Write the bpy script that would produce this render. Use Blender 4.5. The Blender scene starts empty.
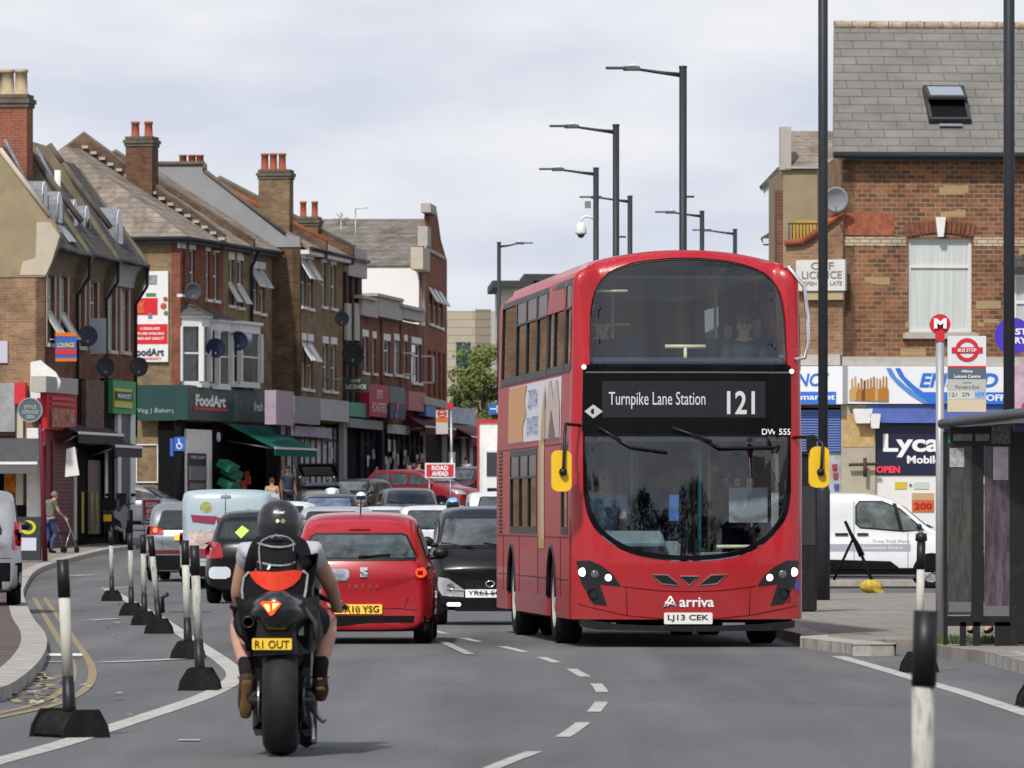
import bpy, bmesh, math, random
from math import sin, cos, pi, radians, sqrt, atan2
from mathutils import Vector, Matrix
from mathutils.bvhtree import BVHTree
random.seed(7)
S = bpy.context.scene
COL = S.collection
FPX = 7000.0      # focal length in pixels of a 1024 px wide frame
HZ = 517.0        # horizon row
CAMH = 1.4
# ---------------------------------------------------------------- camera
cam = bpy.data.cameras.new('camera'); camo = bpy.data.objects.new('camera', cam)
COL.objects.link(camo); S.camera = camo
cam.sensor_width = 36; cam.lens = 36*FPX/1024; cam.clip_start = 1; cam.clip_end = 6000
cam.shift_y = (HZ-384)/1024
cam.dof.use_dof = True; cam.dof.focus_distance = 74; cam.dof.aperture_fstop = 14
camo.location = (0, 0, CAMH); camo.rotation_euler = (pi/2, 0, 0)
# ---------------------------------------------------------------- light
SUN_EL, SUN_AZ = radians(48), radians(200)    # azimuth clockwise from +Y: behind the camera, to the left
S.view_settings.view_transform = 'Standard'; S.view_settings.look = 'None'
S.view_settings.exposure = 0.12; S.view_settings.gamma = 1
sd = bpy.data.lights.new('sun', 'SUN'); so = bpy.data.objects.new('sun', sd); COL.objects.link(so)
sd.energy = 3.3; sd.angle = radians(3); sd.color = (1, .955, .9)
dirv = Vector((sin(SUN_AZ)*cos(SUN_EL), cos(SUN_AZ)*cos(SUN_EL), sin(SUN_EL)))
so.rotation_euler = dirv.to_track_quat('Z', 'Y').to_euler(); so.location = dirv*100
W = bpy.data.worlds.new('World'); S.world = W; W.use_nodes = True
nt = W.node_tree; nt.nodes.clear()
def wn(t, **k):
    n = nt.nodes.new(t)
    for a, b in k.items(): setattr(n, a, b)
    return n
out = wn('ShaderNodeOutputWorld'); bg = wn('ShaderNodeBackground'); bg.inputs[1].default_value = 0.1
sky = wn('ShaderNodeTexSky', sky_type='NISHITA', sun_disc=False)
sky.sun_elevation = SUN_EL; sky.sun_rotation = SUN_AZ; sky.air_density = 1.2; sky.dust_density = 2.0
tc = wn('ShaderNodeTexCoord'); mp = wn('ShaderNodeMapping'); mp.inputs['Scale'].default_value = (10, 10, 27)
sep = wn('ShaderNodeSeparateXYZ')
mul = wn('ShaderNodeMath', operation='MULTIPLY'); mul.inputs[1].default_value = 1
n1 = wn('ShaderNodeTexNoise'); n1.inputs['Scale'].default_value = 1.6; n1.inputs['Detail'].default_value = 5; n1.inputs['Roughness'].default_value = .5; n1.inputs['Distortion'].default_value = .15
n2 = wn('ShaderNodeTexNoise'); n2.inputs['Scale'].default_value = 3; n2.inputs['Detail'].default_value = 3
mp2 = wn('ShaderNodeMapping'); mp2.inputs['Scale'].default_value = (1, 1, 2.2)
r1 = wn('ShaderNodeValToRGB'); r1.color_ramp.elements[0].position = .36; r1.color_ramp.elements[1].position = .60
r1.color_ramp.elements[0].color = (6.0, 6.4, 7.5, 1); r1.color_ramp.elements[1].color = (8.1, 8.2, 8.5, 1)
r2 = wn('ShaderNodeValToRGB'); r2.color_ramp.elements[0].position = .40; r2.color_ramp.elements[1].position = .56
mx = wn('ShaderNodeMixRGB')
L = nt.links.new
L(tc.outputs['Generated'], mp.inputs['Vector']); L(mp.outputs[0], n1.inputs['Vector'])
L(tc.outputs['Generated'], mp2.inputs['Vector']); L(mp2.outputs[0], n2.inputs['Vector'])
L(n1.outputs['Fac'], r1.inputs[0]); L(n2.outputs['Fac'], r2.inputs[0])
# cloud cover: complete low over the street, broken higher up
L(tc.outputs['Generated'], sep.inputs[0])
mr = wn('ShaderNodeMapRange'); mr.inputs['From Min'].default_value = .12; mr.inputs['From Max'].default_value = .35
mr.inputs['To Min'].default_value = 1; mr.inputs['To Max'].default_value = 0
L(sep.outputs['Z'], mr.inputs['Value'])
mxx = wn('ShaderNodeMath', operation='MAXIMUM'); L(mr.outputs[0], mxx.inputs[0]); L(r2.outputs[0], mxx.inputs[1])
L(mxx.outputs[0], mx.inputs[0]); L(sky.outputs[0], mx.inputs[1]); L(r1.outputs[0], mx.inputs[2])
L(mx.outputs[0], bg.inputs[0]); L(bg.outputs[0], out.inputs[0])

# ---------------------------------------------------------------- geometry of the place
def G(y):
    if y < 135: return 0.0
    if y < 175: return .015*(y-135)**2/80
    if y < 420: return .3+.015*(y-175)
    return .3+.015*245
def sc(D): return FPX/D
def PX(px, D): return (px-512)*D/FPX
def PZ(py, D): return CAMH+(HZ-py)*D/FPX
def PP(px, py, D): return Vector((PX(px, D), D, PZ(py, D)))
def gnd(px, py, h=0.0):
    lo, hi = 8.0, 420.0
    for _ in range(50):
        m = (lo+hi)/2
        row = HZ+(CAMH-G(m)-h)*FPX/m
        if row > py: lo = m
        else: hi = m
    return Vector((PX(px, lo), lo, G(lo)+h))

# ---------------------------------------------------------------- materials
MATS = {}
def mat(name, col, rough=.7, metal=0, coat=0, var=0, vscale=8, bump=0, bscale=60, emit=None, es=1, spec=.5, dirt=0, dcol=(.05,.045,.04), ior=1.5, dscale=3, stretch=None):
    if name in MATS: return MATS[name]
    if rough >= .5 and spec == .5: spec = .12
    m = bpy.data.materials.new(name); m.use_nodes = True; MATS[name] = m
    t = m.node_tree; b = t.nodes['Principled BSDF']
    b.inputs['Base Color'].default_value = (*col, 1); b.inputs['Roughness'].default_value = rough
    b.inputs['Metallic'].default_value = metal; b.inputs['Coat Weight'].default_value = coat
    b.inputs['Coat Roughness'].default_value = .05; b.inputs['IOR'].default_value = ior
    b.inputs['Specular IOR Level'].default_value = spec
    if emit: b.inputs['Emission Color'].default_value = (*emit, 1); b.inputs['Emission Strength'].default_value = es
    l = t.links.new; tcn = t.nodes.new('ShaderNodeTexCoord'); vec = tcn.outputs['Object']
    if stretch:
        q = t.nodes.new('ShaderNodeMapping'); q.inputs['Scale'].default_value = stretch; l(vec, q.inputs[0]); vec = q.outputs[0]
    cur = None
    if var:
        n = t.nodes.new('ShaderNodeTexNoise'); n.inputs['Scale'].default_value = vscale; n.inputs['Detail'].default_value = 6; n.inputs['Roughness'].default_value = .65
        l(vec, n.inputs['Vector'])
        r = t.nodes.new('ShaderNodeMapRange'); r.inputs['From Min'].default_value = .3; r.inputs['From Max'].default_value = .7
        r.inputs['To Min'].default_value = 1-var; r.inputs['To Max'].default_value = 1+var; l(n.outputs['Fac'], r.inputs['Value'])
        x = t.nodes.new('ShaderNodeMixRGB'); x.blend_type = 'MULTIPLY'; x.inputs[0].default_value = 1; x.inputs[1].default_value = (*col, 1)
        l(r.outputs[0], x.inputs[2]); cur = x.outputs[0]
    if dirt:
        n = t.nodes.new('ShaderNodeTexNoise'); n.inputs['Scale'].default_value = dscale; n.inputs['Detail'].default_value = 8; n.inputs['Roughness'].default_value = .7
        l(vec, n.inputs['Vector'])
        r = t.nodes.new('ShaderNodeMapRange'); r.inputs['From Min'].default_value = .5; r.inputs['From Max'].default_value = .72
        r.inputs['To Min'].default_value = 0; r.inputs['To Max'].default_value = dirt; l(n.outputs['Fac'], r.inputs['Value'])
        x = t.nodes.new('ShaderNodeMixRGB'); x.inputs[1].default_value = (*col, 1); x.inputs[2].default_value = (*dcol, 1)
        if cur: l(cur, x.inputs[1])
        l(r.outputs[0], x.inputs[0]); cur = x.outputs[0]
    if cur: l(cur, b.inputs['Base Color'])
    if bump:
        n = t.nodes.new('ShaderNodeTexNoise'); n.inputs['Scale'].default_value = bscale; n.inputs['Detail'].default_value = 4; l(vec, n.inputs['Vector'])
        q = t.nodes.new('ShaderNodeBump'); q.inputs['Strength'].default_value = bump; q.inputs['Distance'].default_value = .01
        l(n.outputs['Fac'], q.inputs['Height']); l(q.outputs[0], b.inputs['Normal'])
    return m
def brick(name, c1, c2, mortar=(.33,.3,.26), bw=.225, bh=.075, ms=.010, patch=None, rough=.9, tint=.35, pat=0.0):
    """bricks or slates laid in object space: works on any wall of the object's own frame"""
    if name in MATS: return MATS[name]
    m = bpy.data.materials.new(name); m.use_nodes = True; MATS[name] = m
    t = m.node_tree; b = t.nodes['Principled BSDF']; b.inputs['Roughness'].default_value = rough; l = t.links.new
    b.inputs['Specular IOR Level'].default_value = .08
    tcn = t.nodes.new('ShaderNodeTexCoord'); s = t.nodes.new('ShaderNodeSeparateXYZ'); l(tcn.outputs['Object'], s.inputs[0])
    a = t.nodes.new('ShaderNodeMath'); a.operation = 'ADD'; l(s.outputs[0], a.inputs[0]); l(s.outputs[1], a.inputs[1])
    c = t.nodes.new('ShaderNodeCombineXYZ'); l(a.outputs[0], c.inputs[0]); l(s.outputs[2], c.inputs[1])
    k = t.nodes.new('ShaderNodeTexBrick'); l(c.outputs[0], k.inputs['Vector'])
    k.inputs['Scale'].default_value = 1; k.inputs['Brick Width'].default_value = bw; k.inputs['Row Height'].default_value = bh
    k.inputs['Mortar Size'].default_value = ms; k.inputs['Mortar Smooth'].default_value = .3; k.inputs['Bias'].default_value = -.1
    k.inputs['Color1'].default_value = (*c1, 1); k.inputs['Color2'].default_value = (*c2, 1); k.inputs['Mortar'].default_value = (*mortar, 1)
    n = t.nodes.new('ShaderNodeTexNoise'); n.inputs['Scale'].default_value = 1.3; n.inputs['Detail'].default_value = 8; n.inputs['Roughness'].default_value = .7
    l(tcn.outputs['Object'], n.inputs['Vector'])
    r = t.nodes.new('ShaderNodeMapRange'); r.inputs['From Min'].default_value = .3; r.inputs['From Max'].default_value = .7
    r.inputs['To Min'].default_value = 1-tint; r.inputs['To Max'].default_value = 1+tint; l(n.outputs['Fac'], r.inputs['Value'])
    x = t.nodes.new('ShaderNodeMixRGB'); x.blend_type = 'MULTIPLY'; x.inputs[0].default_value = 1; l(k.outputs['Color'], x.inputs[1]); l(r.outputs[0], x.inputs[2])
    cur = x.outputs[0]
    if patch:
        n3 = t.nodes.new('ShaderNodeTexVoronoi'); n3.distance = 'CHEBYCHEV'; n3.inputs['Scale'].default_value = 2.2
        m3 = t.nodes.new('ShaderNodeMapping'); m3.inputs['Scale'].default_value = (.55, .55, 1.9); l(tcn.outputs['Object'], m3.inputs[0]); l(m3.outputs[0], n3.inputs['Vector'])
        s3 = t.nodes.new('ShaderNodeSeparateXYZ'); l(n3.outputs['Color'], s3.inputs[0])
        g = t.nodes.new('ShaderNodeMath'); g.operation = 'GREATER_THAN'; g.inputs[1].default_value = 1-pat; l(s3.outputs[0], g.inputs[0])
        g2 = t.nodes.new('ShaderNodeMath'); g2.operation = 'LESS_THAN'; g2.inputs[1].default_value = .33; l(n3.outputs['Distance'], g2.inputs[0])
        g3 = t.nodes.new('ShaderNodeMath'); g3.operation = 'MULTIPLY'; l(g.outputs[0], g3.inputs[0]); l(g2.outputs[0], g3.inputs[1])
        g4 = t.nodes.new('ShaderNodeMath'); g4.operation = 'MULTIPLY'; g4.inputs[1].default_value = .75; l(g3.outputs[0], g4.inputs[0])
        y = t.nodes.new('ShaderNodeMixRGB'); l(g4.outputs[0], y.inputs[0]); l(cur, y.inputs[1]); y.inputs[2].default_value = (*patch, 1); cur = y.outputs[0]
    l(cur, b.inputs['Base Color'])
    q = t.nodes.new('ShaderNodeBump'); q.inputs['Strength'].default_value = .5; q.inputs['Distance'].default_value = .01; q.invert = True
    l(k.outputs['Fac'], q.inputs['Height']); l(q.outputs[0], b.inputs['Normal'])
    return m
def glass(name, tint=(.8,.9,.9), refl=1.5, rough=.01):
    if name in MATS: return MATS[name]
    m = bpy.data.materials.new(name); m.use_nodes = True; MATS[name] = m; t = m.node_tree; t.nodes.clear(); l = t.links.new
    o = t.nodes.new('ShaderNodeOutputMaterial'); mi = t.nodes.new('ShaderNodeMixShader'); tr = t.nodes.new('ShaderNodeBsdfTransparent')
    g = t.nodes.new('ShaderNodeBsdfGlossy'); f = t.nodes.new('ShaderNodeFresnel'); f.inputs[0].default_value = refl
    tr.inputs[0].default_value = (*tint, 1); g.inputs['Roughness'].default_value = rough
    l(f.outputs[0], mi.inputs[0]); l(tr.outputs[0], mi.inputs[1]); l(g.outputs[0], mi.inputs[2]); l(mi.outputs[0], o.inputs[0])
    return m
def paint(name, col, metal=0, rough=.32): return mat('paint_'+name, col, rough=rough, metal=metal, coat=.5, spec=.4, var=.05, vscale=2, dirt=.10, dscale=6)
M_BLACK = mat('black_plastic', (.008,.008,.009), .45, spec=.35, dirt=.3, dcol=(.05,.048,.045), dscale=12)
M_BLACKM = mat('black_matt', (.009,.009,.010), .8, spec=.04, dirt=.3, dcol=(.04,.038,.035), dscale=10)
M_RUBBER = mat('rubber', (.010,.010,.010), .85, spec=.2, var=.3, dirt=.4, dcol=(.045,.042,.038), dscale=10)
M_GLASSD = mat('dark_glass', (.012,.016,.018), .04, ior=1.75, var=.3, vscale=3)
M_WHITE = mat('white_paint', (.72,.72,.70), .5, var=.06, vscale=5, dirt=.22, dcol=(.3,.28,.24))
M_WTXT = mat('white_letter', (.8,.8,.8), .5)
M_BTXT = mat('black_letter', (.015,.015,.015), .5)
M_CHROME = mat('chrome', (.75,.76,.78), .12, 1)
M_STEEL = mat('grey_steel', (.32,.33,.34), .4, .8, dirt=.3)
M_RED = mat('signal_red', (.55,.02,.03), .45)
M_YPLATE = mat('plate_yellow', (.85,.55,.04), .4)
M_WPLATE = mat('plate_white', (.78,.78,.74), .4)
M_LEAD = mat('lead', (.22,.235,.26), .6, dirt=.5, dcol=(.1,.1,.1), var=.15)
M_POST = mat('column_grey', (.022,.025,.031), .5, spec=.3, var=.1, dirt=.25)

# ---------------------------------------------------------------- object helpers
def link(o, parent=None):
    COL.objects.link(o)
    if parent is not None: o.parent = parent
    return o
def tag(o, label=None, cat=None, group=None, kind=None):
    if label: o['label'] = label
    if cat: o['category'] = cat
    if group: o['group'] = group
    if kind: o['kind'] = kind
    return o
def thing(name, label, cat, loc=(0,0,0), rz=0, group=None):
    o = bpy.data.objects.new(name, None); o.empty_display_size = .2; link(o)
    o.location = loc; o.rotation_euler = (0, 0, rz)
    return tag(o, label, cat, group)
class MB:
    def __init__(s): s.v = []; s.f = []; s.m = []; s.sm = []
    def add(s, vs, fs, mi=0, smooth=False):
        b = len(s.v); s.v += [Vector(p) for p in vs]
        for f in fs: s.f.append([b+i for i in f]); s.m.append(mi); s.sm.append(smooth)
        return s
    def box(s, c, d, rot=None, mi=0, taper=(1,1)):
        x, y, z = d[0]/2, d[1]/2, d[2]/2; tx, ty = taper
        vs = [Vector(p) for p in ((-x,-y,-z),(x,-y,-z),(x,y,-z),(-x,y,-z),(-x*tx,-y*ty,z),(x*tx,-y*ty,z),(x*tx,y*ty,z),(-x*tx,y*ty,z))]
        if rot is not None: vs = [rot @ p for p in vs]
        c = Vector(c)
        return s.add([p+c for p in vs], [(0,3,2,1),(4,5,6,7),(0,1,5,4),(1,2,6,5),(2,3,7,6),(3,0,4,7)], mi)
    def bx(s, x0, x1, y0, y1, z0, z1, mi=0): return s.box(((x0+x1)/2,(y0+y1)/2,(z0+z1)/2), (abs(x1-x0),abs(y1-y0),abs(z1-z0)), None, mi)
    def tube(s, pts, r, n=10, cap=True, mi=0):
        pts = [Vector(p) for p in pts]; rs = r if isinstance(r, (list, tuple)) else [r]*len(pts)
        rings = []; up = None
        for i, p in enumerate(pts):
            d = (pts[min(i+1, len(pts)-1)]-pts[max(i-1, 0)])
            if d.length < 1e-9: d = Vector((0,0,1))
            d.normalize()
            if up is None: a = d.orthogonal().normalized()
            else:
                a = up-d*up.dot(d)
                a = a.normalized() if a.length > 1e-6 else d.orthogonal().normalized()
            up = a; b = d.cross(a)
            rings.append([p+(a*cos(2*pi*k/n)+b*sin(2*pi*k/n))*rs[i] for k in range(n)])
        vs = [q for rg in rings for q in rg]; fs = []
        for i in range(len(pts)-1):
            for k in range(n):
                k2 = (k+1) % n; fs.append((i*n+k, i*n+k2, (i+1)*n+k2, (i+1)*n+k))
        s.add(vs, fs, mi, True)
        if cap:
            b = len(s.v)-len(vs)
            s.f.append([b+k for k in range(n)][::-1]); s.m.append(mi); s.sm.append(False)
            e = b+(len(pts)-1)*n; s.f.append([e+k for k in range(n)]); s.m.append(mi); s.sm.append(False)
        return s
    def lathe(s, prof, n=20, c=(0,0,0), axis='z', mi=0, smooth=True, sx=1, sy=1):
        if len(prof) == 4 and axis != 'z': smooth = False
        vs = []; c = Vector(c)
        for r, h in prof:
            for k in range(n):
                a = 2*pi*k/n; p = (r*cos(a)*sx, r*sin(a)*sy, h)
                if axis == 'x': p = (h, p[0], p[1])
                elif axis == 'y': p = (p[0], h, p[1])
                vs.append(Vector(p)+c)
        fs = []
        for i in range(len(prof)-1):
            for k in range(n):
                k2 = (k+1) % n; fs.append((i*n+k, i*n+k2, (i+1)*n+k2, (i+1)*n+k))
        return s.add(vs, fs, mi, smooth)
    def prism(s, poly, y0, y1, mi=0, plane='xz'):
        """extrude a 2D polygon; plane xz along y, yz along x, xy along z"""
        def P(a, b, h): return {'xz': (a, h, b), 'yz': (h, a, b), 'xy': (a, b, h)}[plane]
        n = len(poly); vs = [P(a, b, y0) for a, b in poly]+[P(a, b, y1) for a, b in poly]
        fs = [tuple(range(n)), tuple(range(2*n-1, n-1, -1))]+[(i, (i+1) % n, n+(i+1) % n, n+i) for i in range(n)]
        return s.add(vs, fs, mi)
    def sphere(s, c, r, n=14, m=9, sq=(1,1,1), mi=0, a0=-pi/2, a1=pi/2):
        vs = []; fs = []; c = Vector(c)
        for i in range(m+1):
            t = a0+(a1-a0)*i/m
            for k in range(n):
                a = 2*pi*k/n; vs.append(c+Vector((cos(t)*cos(a)*r*sq[0], cos(t)*sin(a)*r*sq[1], sin(t)*r*sq[2])))
        for i in range(m):
            for k in range(n): k2 = (k+1) % n; fs.append((i*n+k, i*n+k2, (i+1)*n+k2, (i+1)*n+k))
        return s.add(vs, fs, mi, True)
    def build(s, name, mats, parent=None, bevel=0, smooth=None, loc=None):
        me = bpy.data.meshes.new(name); me.from_pydata([tuple(p) for p in s.v], [], s.f)
        if not isinstance(mats, (list, tuple)): mats = [mats]
        for m in mats: me.materials.append(m)
        for i, p in enumerate(me.polygons):
            p.material_index = min(s.m[i], len(mats)-1); p.use_smooth = s.sm[i] if smooth is None else smooth
        bm = bmesh.new(); bm.from_mesh(me); bmesh.ops.remove_doubles(bm, verts=bm.verts, dist=1e-5)
        if bevel: bmesh.ops.bevel(bm, geom=[e for e in bm.edges if len(e.link_faces) == 2 and e.calc_face_angle(0) > .6], offset=bevel, segments=2, affect='EDGES', clamp_overlap=True)
        bmesh.ops.recalc_face_normals(bm, faces=bm.faces); bm.to_mesh(me); bm.free()
        o = bpy.data.objects.new(name, me); link(o, parent)
        if loc is not None: o.location = loc
        return o
def sheet(name, outer, holes, f, m, parent=None, step=.3, off=0.0, thick=.0, smooth=True, step2=None):
    """a panel cut out in 2D (with holes), laid on a surface f(u, v, offset) and given a thickness inward"""
    bm = bmesh.new(); es = []
    for loop in [outer]+list(holes):
        vs = [bm.verts.new((a, b, 0)) for a, b in loop]
        es += [bm.edges.new((vs[i], vs[(i+1) % len(vs)])) for i in range(len(vs))]
    bmesh.ops.triangle_fill(bm, edges=es, use_beauty=True)
    if step:
        us = [p[0] for p in outer]; vs_ = [p[1] for p in outer]
        for ax, lo, hi, st in ((0, min(us), max(us), step), (1, min(vs_), max(vs_), step2 or step)):
            k = math.ceil(lo/st)
            while k*st < hi:
                co = [0,0,0]; co[ax] = k*st; no = [0,0,0]; no[ax] = 1
                if k*st > lo+1e-4: bmesh.ops.bisect_plane(bm, geom=bm.verts[:]+bm.edges[:]+bm.faces[:], plane_co=co, plane_no=no, dist=1e-5)
                k += 1
    flat = {v: (v.co.x, v.co.y) for v in bm.verts}
    if thick:
        bnd = [e for e in bm.edges if len(e.link_faces) == 1]; back = {}
        for e in bnd:
            for v in e.verts:
                if v not in back:
                    nv = bm.verts.new(v.co); back[v] = nv
        for e in bnd:
            a, b = e.verts; fc = bm.faces.new((a, b, back[b], back[a])); fc.smooth = False
        for v, nv in back.items(): nv.co = f(*flat[v], off-thick); 
    for v, (a, b) in flat.items(): v.co = f(a, b, off)
    me = bpy.data.meshes.new(name); 
    for fc in bm.faces:
        if smooth: fc.smooth = True
    if thick:
        for fc in bm.faces:
            pass
        bmesh.ops.recalc_face_normals(bm, faces=bm.faces)
        for e in bm.edges:
            if len(e.link_faces) == 2 and e.calc_face_angle(0) > .7: e.smooth = False
    bm.to_mesh(me); bm.free()
    for x in (m if isinstance(m, (list, tuple)) else [m]): me.materials.append(x)
    o = bpy.data.objects.new(name, me); link(o, parent); return o
def rect(x0, z0, x1, z1): return [(x0,z0),(x1,z0),(x1,z1),(x0,z1)]
def rrect(x0, z0, x1, z1, r=.02, n=3):
    o = []
    for cx, cz, a in ((x1-r, z0+r, -pi/2), (x1-r, z1-r, 0), (x0+r, z1-r, pi/2), (x0+r, z0+r, pi)):
        for k in range(n+1): t = a+pi/2*k/n; o.append((cx+r*cos(t), cz+r*sin(t)))
    return o
def circ(x, z, r, n=16, sx=1): return [(x+r*sx*cos(2*pi*k/n), z+r*sin(2*pi*k/n)) for k in range(n)]
def plane_f(y0=0): return lambda u, v, o: Vector((u, y0-o, v))        # a facade in the local x-z plane, outward = -y
def side_f(x0=0, sgn=1): return lambda u, v, o: Vector((x0+sgn*o, u, v))
_tc = {}
def text(name, s, w, h, f, m, parent, cx=0, cz=0, off=.004, bold=0.0, flip=False, italic=0, one=True):
    """lettering: glyph outlines fitted into w x h centred on cx, cz and laid on surface f"""
    cu = bpy.data.curves.new('t', 'FONT'); cu.body = s; cu.size = 1; cu.offset = bold; cu.align_x = 'CENTER'; cu.resolution_u = 3; cu.space_line = 1.0
    o = bpy.data.objects.new('t', cu); COL.objects.link(o)
    dg = bpy.context.evaluated_depsgraph_get(); me = bpy.data.meshes.new_from_object(o.evaluated_get(dg)); COL.objects.unlink(o); bpy.data.objects.remove(o)
    xs = [v.co.x for v in me.vertices]; ys = [v.co.y for v in me.vertices]
    x0, x1, y0, y1 = min(xs), max(xs), min(ys), max(ys)
    for v in me.vertices:
        a = (v.co.x-x0)/(x1-x0)-.5; b = (v.co.y-y0)/(y1-y0)-.5
        if flip: a = -a
        v.co = f(cx+a*w+italic*b*h, cz+b*h, off)
    me.materials.clear(); me.materials.append(m); me.name = name
    o = bpy.data.objects.new(name, me); link(o, parent); return o
def children(o): return [c for c in bpy.data.objects if c.parent == o]
def copy_tree(o, parent=None, loc=None, rz=None, label=None):
    c = o.copy(); COL.objects.link(c); c.parent = parent
    if loc is not None: c.location = loc
    if rz is not None: c.rotation_euler = (0, 0, rz)
    if label: c['label'] = label
    for ch in children(o): copy_tree(ch, c)
    return c
def evalmesh(o):
    dg = bpy.context.evaluated_depsgraph_get(); return bpy.data.meshes.new_from_object(o.evaluated_get(dg))
# ================================================================ ground, road, pavements, markings
def kind(o, k='structure'): o['kind'] = k; return o
def asphalt():
    m = bpy.data.materials.new('asphalt'); m.use_nodes = True; t = m.node_tree; b = t.nodes['Principled BSDF']; l = t.links.new
    tcn = t.nodes.new('ShaderNodeTexCoord'); mpp = t.nodes.new('ShaderNodeMapping'); mpp.inputs['Scale'].default_value = (1, .12, 1); l(tcn.outputs['Object'], mpp.inputs[0])
    n = t.nodes.new('ShaderNodeTexNoise'); n.inputs['Scale'].default_value = .9; n.inputs['Detail'].default_value = 9; n.inputs['Roughness'].default_value = .6; l(mpp.outputs[0], n.inputs['Vector'])
    n2 = t.nodes.new('ShaderNodeTexNoise'); n2.inputs['Scale'].default_value = 45; n2.inputs['Detail'].default_value = 2; l(tcn.outputs['Object'], n2.inputs['Vector'])
    r = t.nodes.new('ShaderNodeValToRGB'); e = r.color_ramp.elements
    e[0].position = .3; e[0].color = (.088,.088,.091,1); e[1].position = .7; e[1].color = (.138,.137,.139,1); l(n.outputs['Fac'], r.inputs[0])
    q = t.nodes.new('ShaderNodeMapRange'); q.inputs['From Min'].default_value = .3; q.inputs['From Max'].default_value = .7; q.inputs['To Min'].default_value = .66; q.inputs['To Max'].default_value = 1.36; l(n2.outputs['Fac'], q.inputs['Value'])
    x = t.nodes.new('ShaderNodeMixRGB'); x.blend_type = 'MULTIPLY'; x.inputs[0].default_value = 1; l(r.outputs[0], x.inputs[1]); l(q.outputs[0], x.inputs[2])
    # worn, darker wheel tracks and repair seams running along the road
    wv = t.nodes.new('ShaderNodeTexNoise'); wv.inputs['Scale'].default_value = .35; wv.inputs['Detail'].default_value = 3; m2 = t.nodes.new('ShaderNodeMapping'); m2.inputs['Scale'].default_value = (2.6, .03, 1); l(tcn.outputs['Object'], m2.inputs[0]); l(m2.outputs[0], wv.inputs['Vector'])
    q2 = t.nodes.new('ShaderNodeMapRange'); q2.inputs['From Min'].default_value = .35; q2.inputs['From Max'].default_value = .65; q2.inputs['To Min'].default_value = .84; q2.inputs['To Max'].default_value = 1.12; l(wv.outputs['Fac'], q2.inputs['Value'])
    x2 = t.nodes.new('ShaderNodeMixRGB'); x2.blend_type = 'MULTIPLY'; x2.inputs[0].default_value = 1; l(x.outputs[0], x2.inputs[1]); l(q2.outputs[0], x2.inputs[2])
    l(x2.outputs[0], b.inputs['Base Color']); b.inputs['Roughness'].default_value = .85; b.inputs['Specular IOR Level'].default_value = .3
    bp = t.nodes.new('ShaderNodeBump'); bp.inputs['Strength'].default_value = .4; bp.inputs['Distance'].default_value = .01; l(n2.outputs['Fac'], bp.inputs['Height']); l(bp.outputs[0], b.inputs['Normal'])
    return m
M_ASPH = asphalt()
M_LINE = mat('road_line', (.43,.42,.39), .8, var=.2, vscale=6, dirt=1, dcol=(.13,.13,.13), dscale=7)
M_LINEOLD = mat('road_line_old', (.34,.335,.32), .85, var=.2, vscale=6, dirt=1, dcol=(.1,.1,.1), dscale=5)
M_YLINE = mat('yellow_line', (.28,.225,.13), .85, var=.25, vscale=6, dirt=1, dcol=(.12,.12,.11), dscale=6)
M_KERB = mat('kerb_granite', (.36,.34,.31), .9, var=.25, vscale=4, dirt=.5, dcol=(.16,.15,.13), bump=.2)
M_PAVE = brick('paving_slabs', (.25,.23,.205), (.22,.20,.18), (.15,.14,.125), bw=.6, bh=.6, ms=.010, tint=.25)
M_PAVER = brick('block_paving', (.14,.11,.10), (.11,.09,.082), (.06,.05,.045), bw=.2, bh=.1, ms=.01, tint=.3)
for _m in (M_PAVE, M_PAVER):   # paving lies flat: use x,y
    t = _m.node_tree; c = [n for n in t.nodes if n.type == 'COMBXYZ'][0]; s = [n for n in t.nodes if n.type == 'SEPXYZ'][0]
    for l_ in list(c.inputs[0].links)+list(c.inputs[1].links): t.links.remove(l_)
    t.links.new(s.outputs[0], c.inputs[0]); t.links.new(s.outputs[1], c.inputs[1])
def gsheet(name, pts, m, h, step=6, thick=0, bias=None):
    return sheet(name, pts, [], lambda u, v, o: Vector((u, v, G(v)+h+o)), m, step=60, step2=step, thick=thick, smooth=False)
kind(sheet('ground', [(-900,-200),(900,-200),(900,3000),(-900,3000)], [], lambda u, v, o: Vector((u, v, G(v)-.02)), mat('earth', (.12,.115,.10), .95, var=.2, vscale=.5), step=300, step2=8, smooth=False))
kind(gsheet('road', [(-45,6),(70,6),(70,430),(-45,430)], M_ASPH, 0, step=4))
def poly_px(pts, h=0): return [(q.x, q.y) for q in (gnd(a, b, h) for a, b in pts)]
def smooth2(pts, n=6):
    """Catmull-Rom through 2D points"""
    o = []; P = [Vector((a, b)) for a, b in pts]
    for i in range(len(P)-1):
        p0, p1, p2, p3 = P[max(i-1,0)], P[i], P[i+1], P[min(i+2,len(P)-1)]
        for k in range(n):
            t = k/n; q = .5*((2*p1)+(p2-p0)*t+(2*p0-5*p1+4*p2-p3)*t*t+(3*p1-p0-3*p2+p3)*t**3); o.append((q.x, q.y))
    o.append(tuple(P[-1])); return o
def strip_pts(line, w, side=0):
    """offset polylines; side 0 centred, +1 all to the left of travel"""
    a, b = [], []
    for i, p in enumerate(line):
        p = Vector(p); d = Vector(line[min(i+1,len(line)-1)])-Vector(line[max(i-1,0)])
        n = Vector((-d.y, d.x)).normalized()
        if side == 0: a.append(p+n*w/2); b.append(p-n*w/2)
        else: a.append(p+n*w*side); b.append(p)
    return a, b
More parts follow.
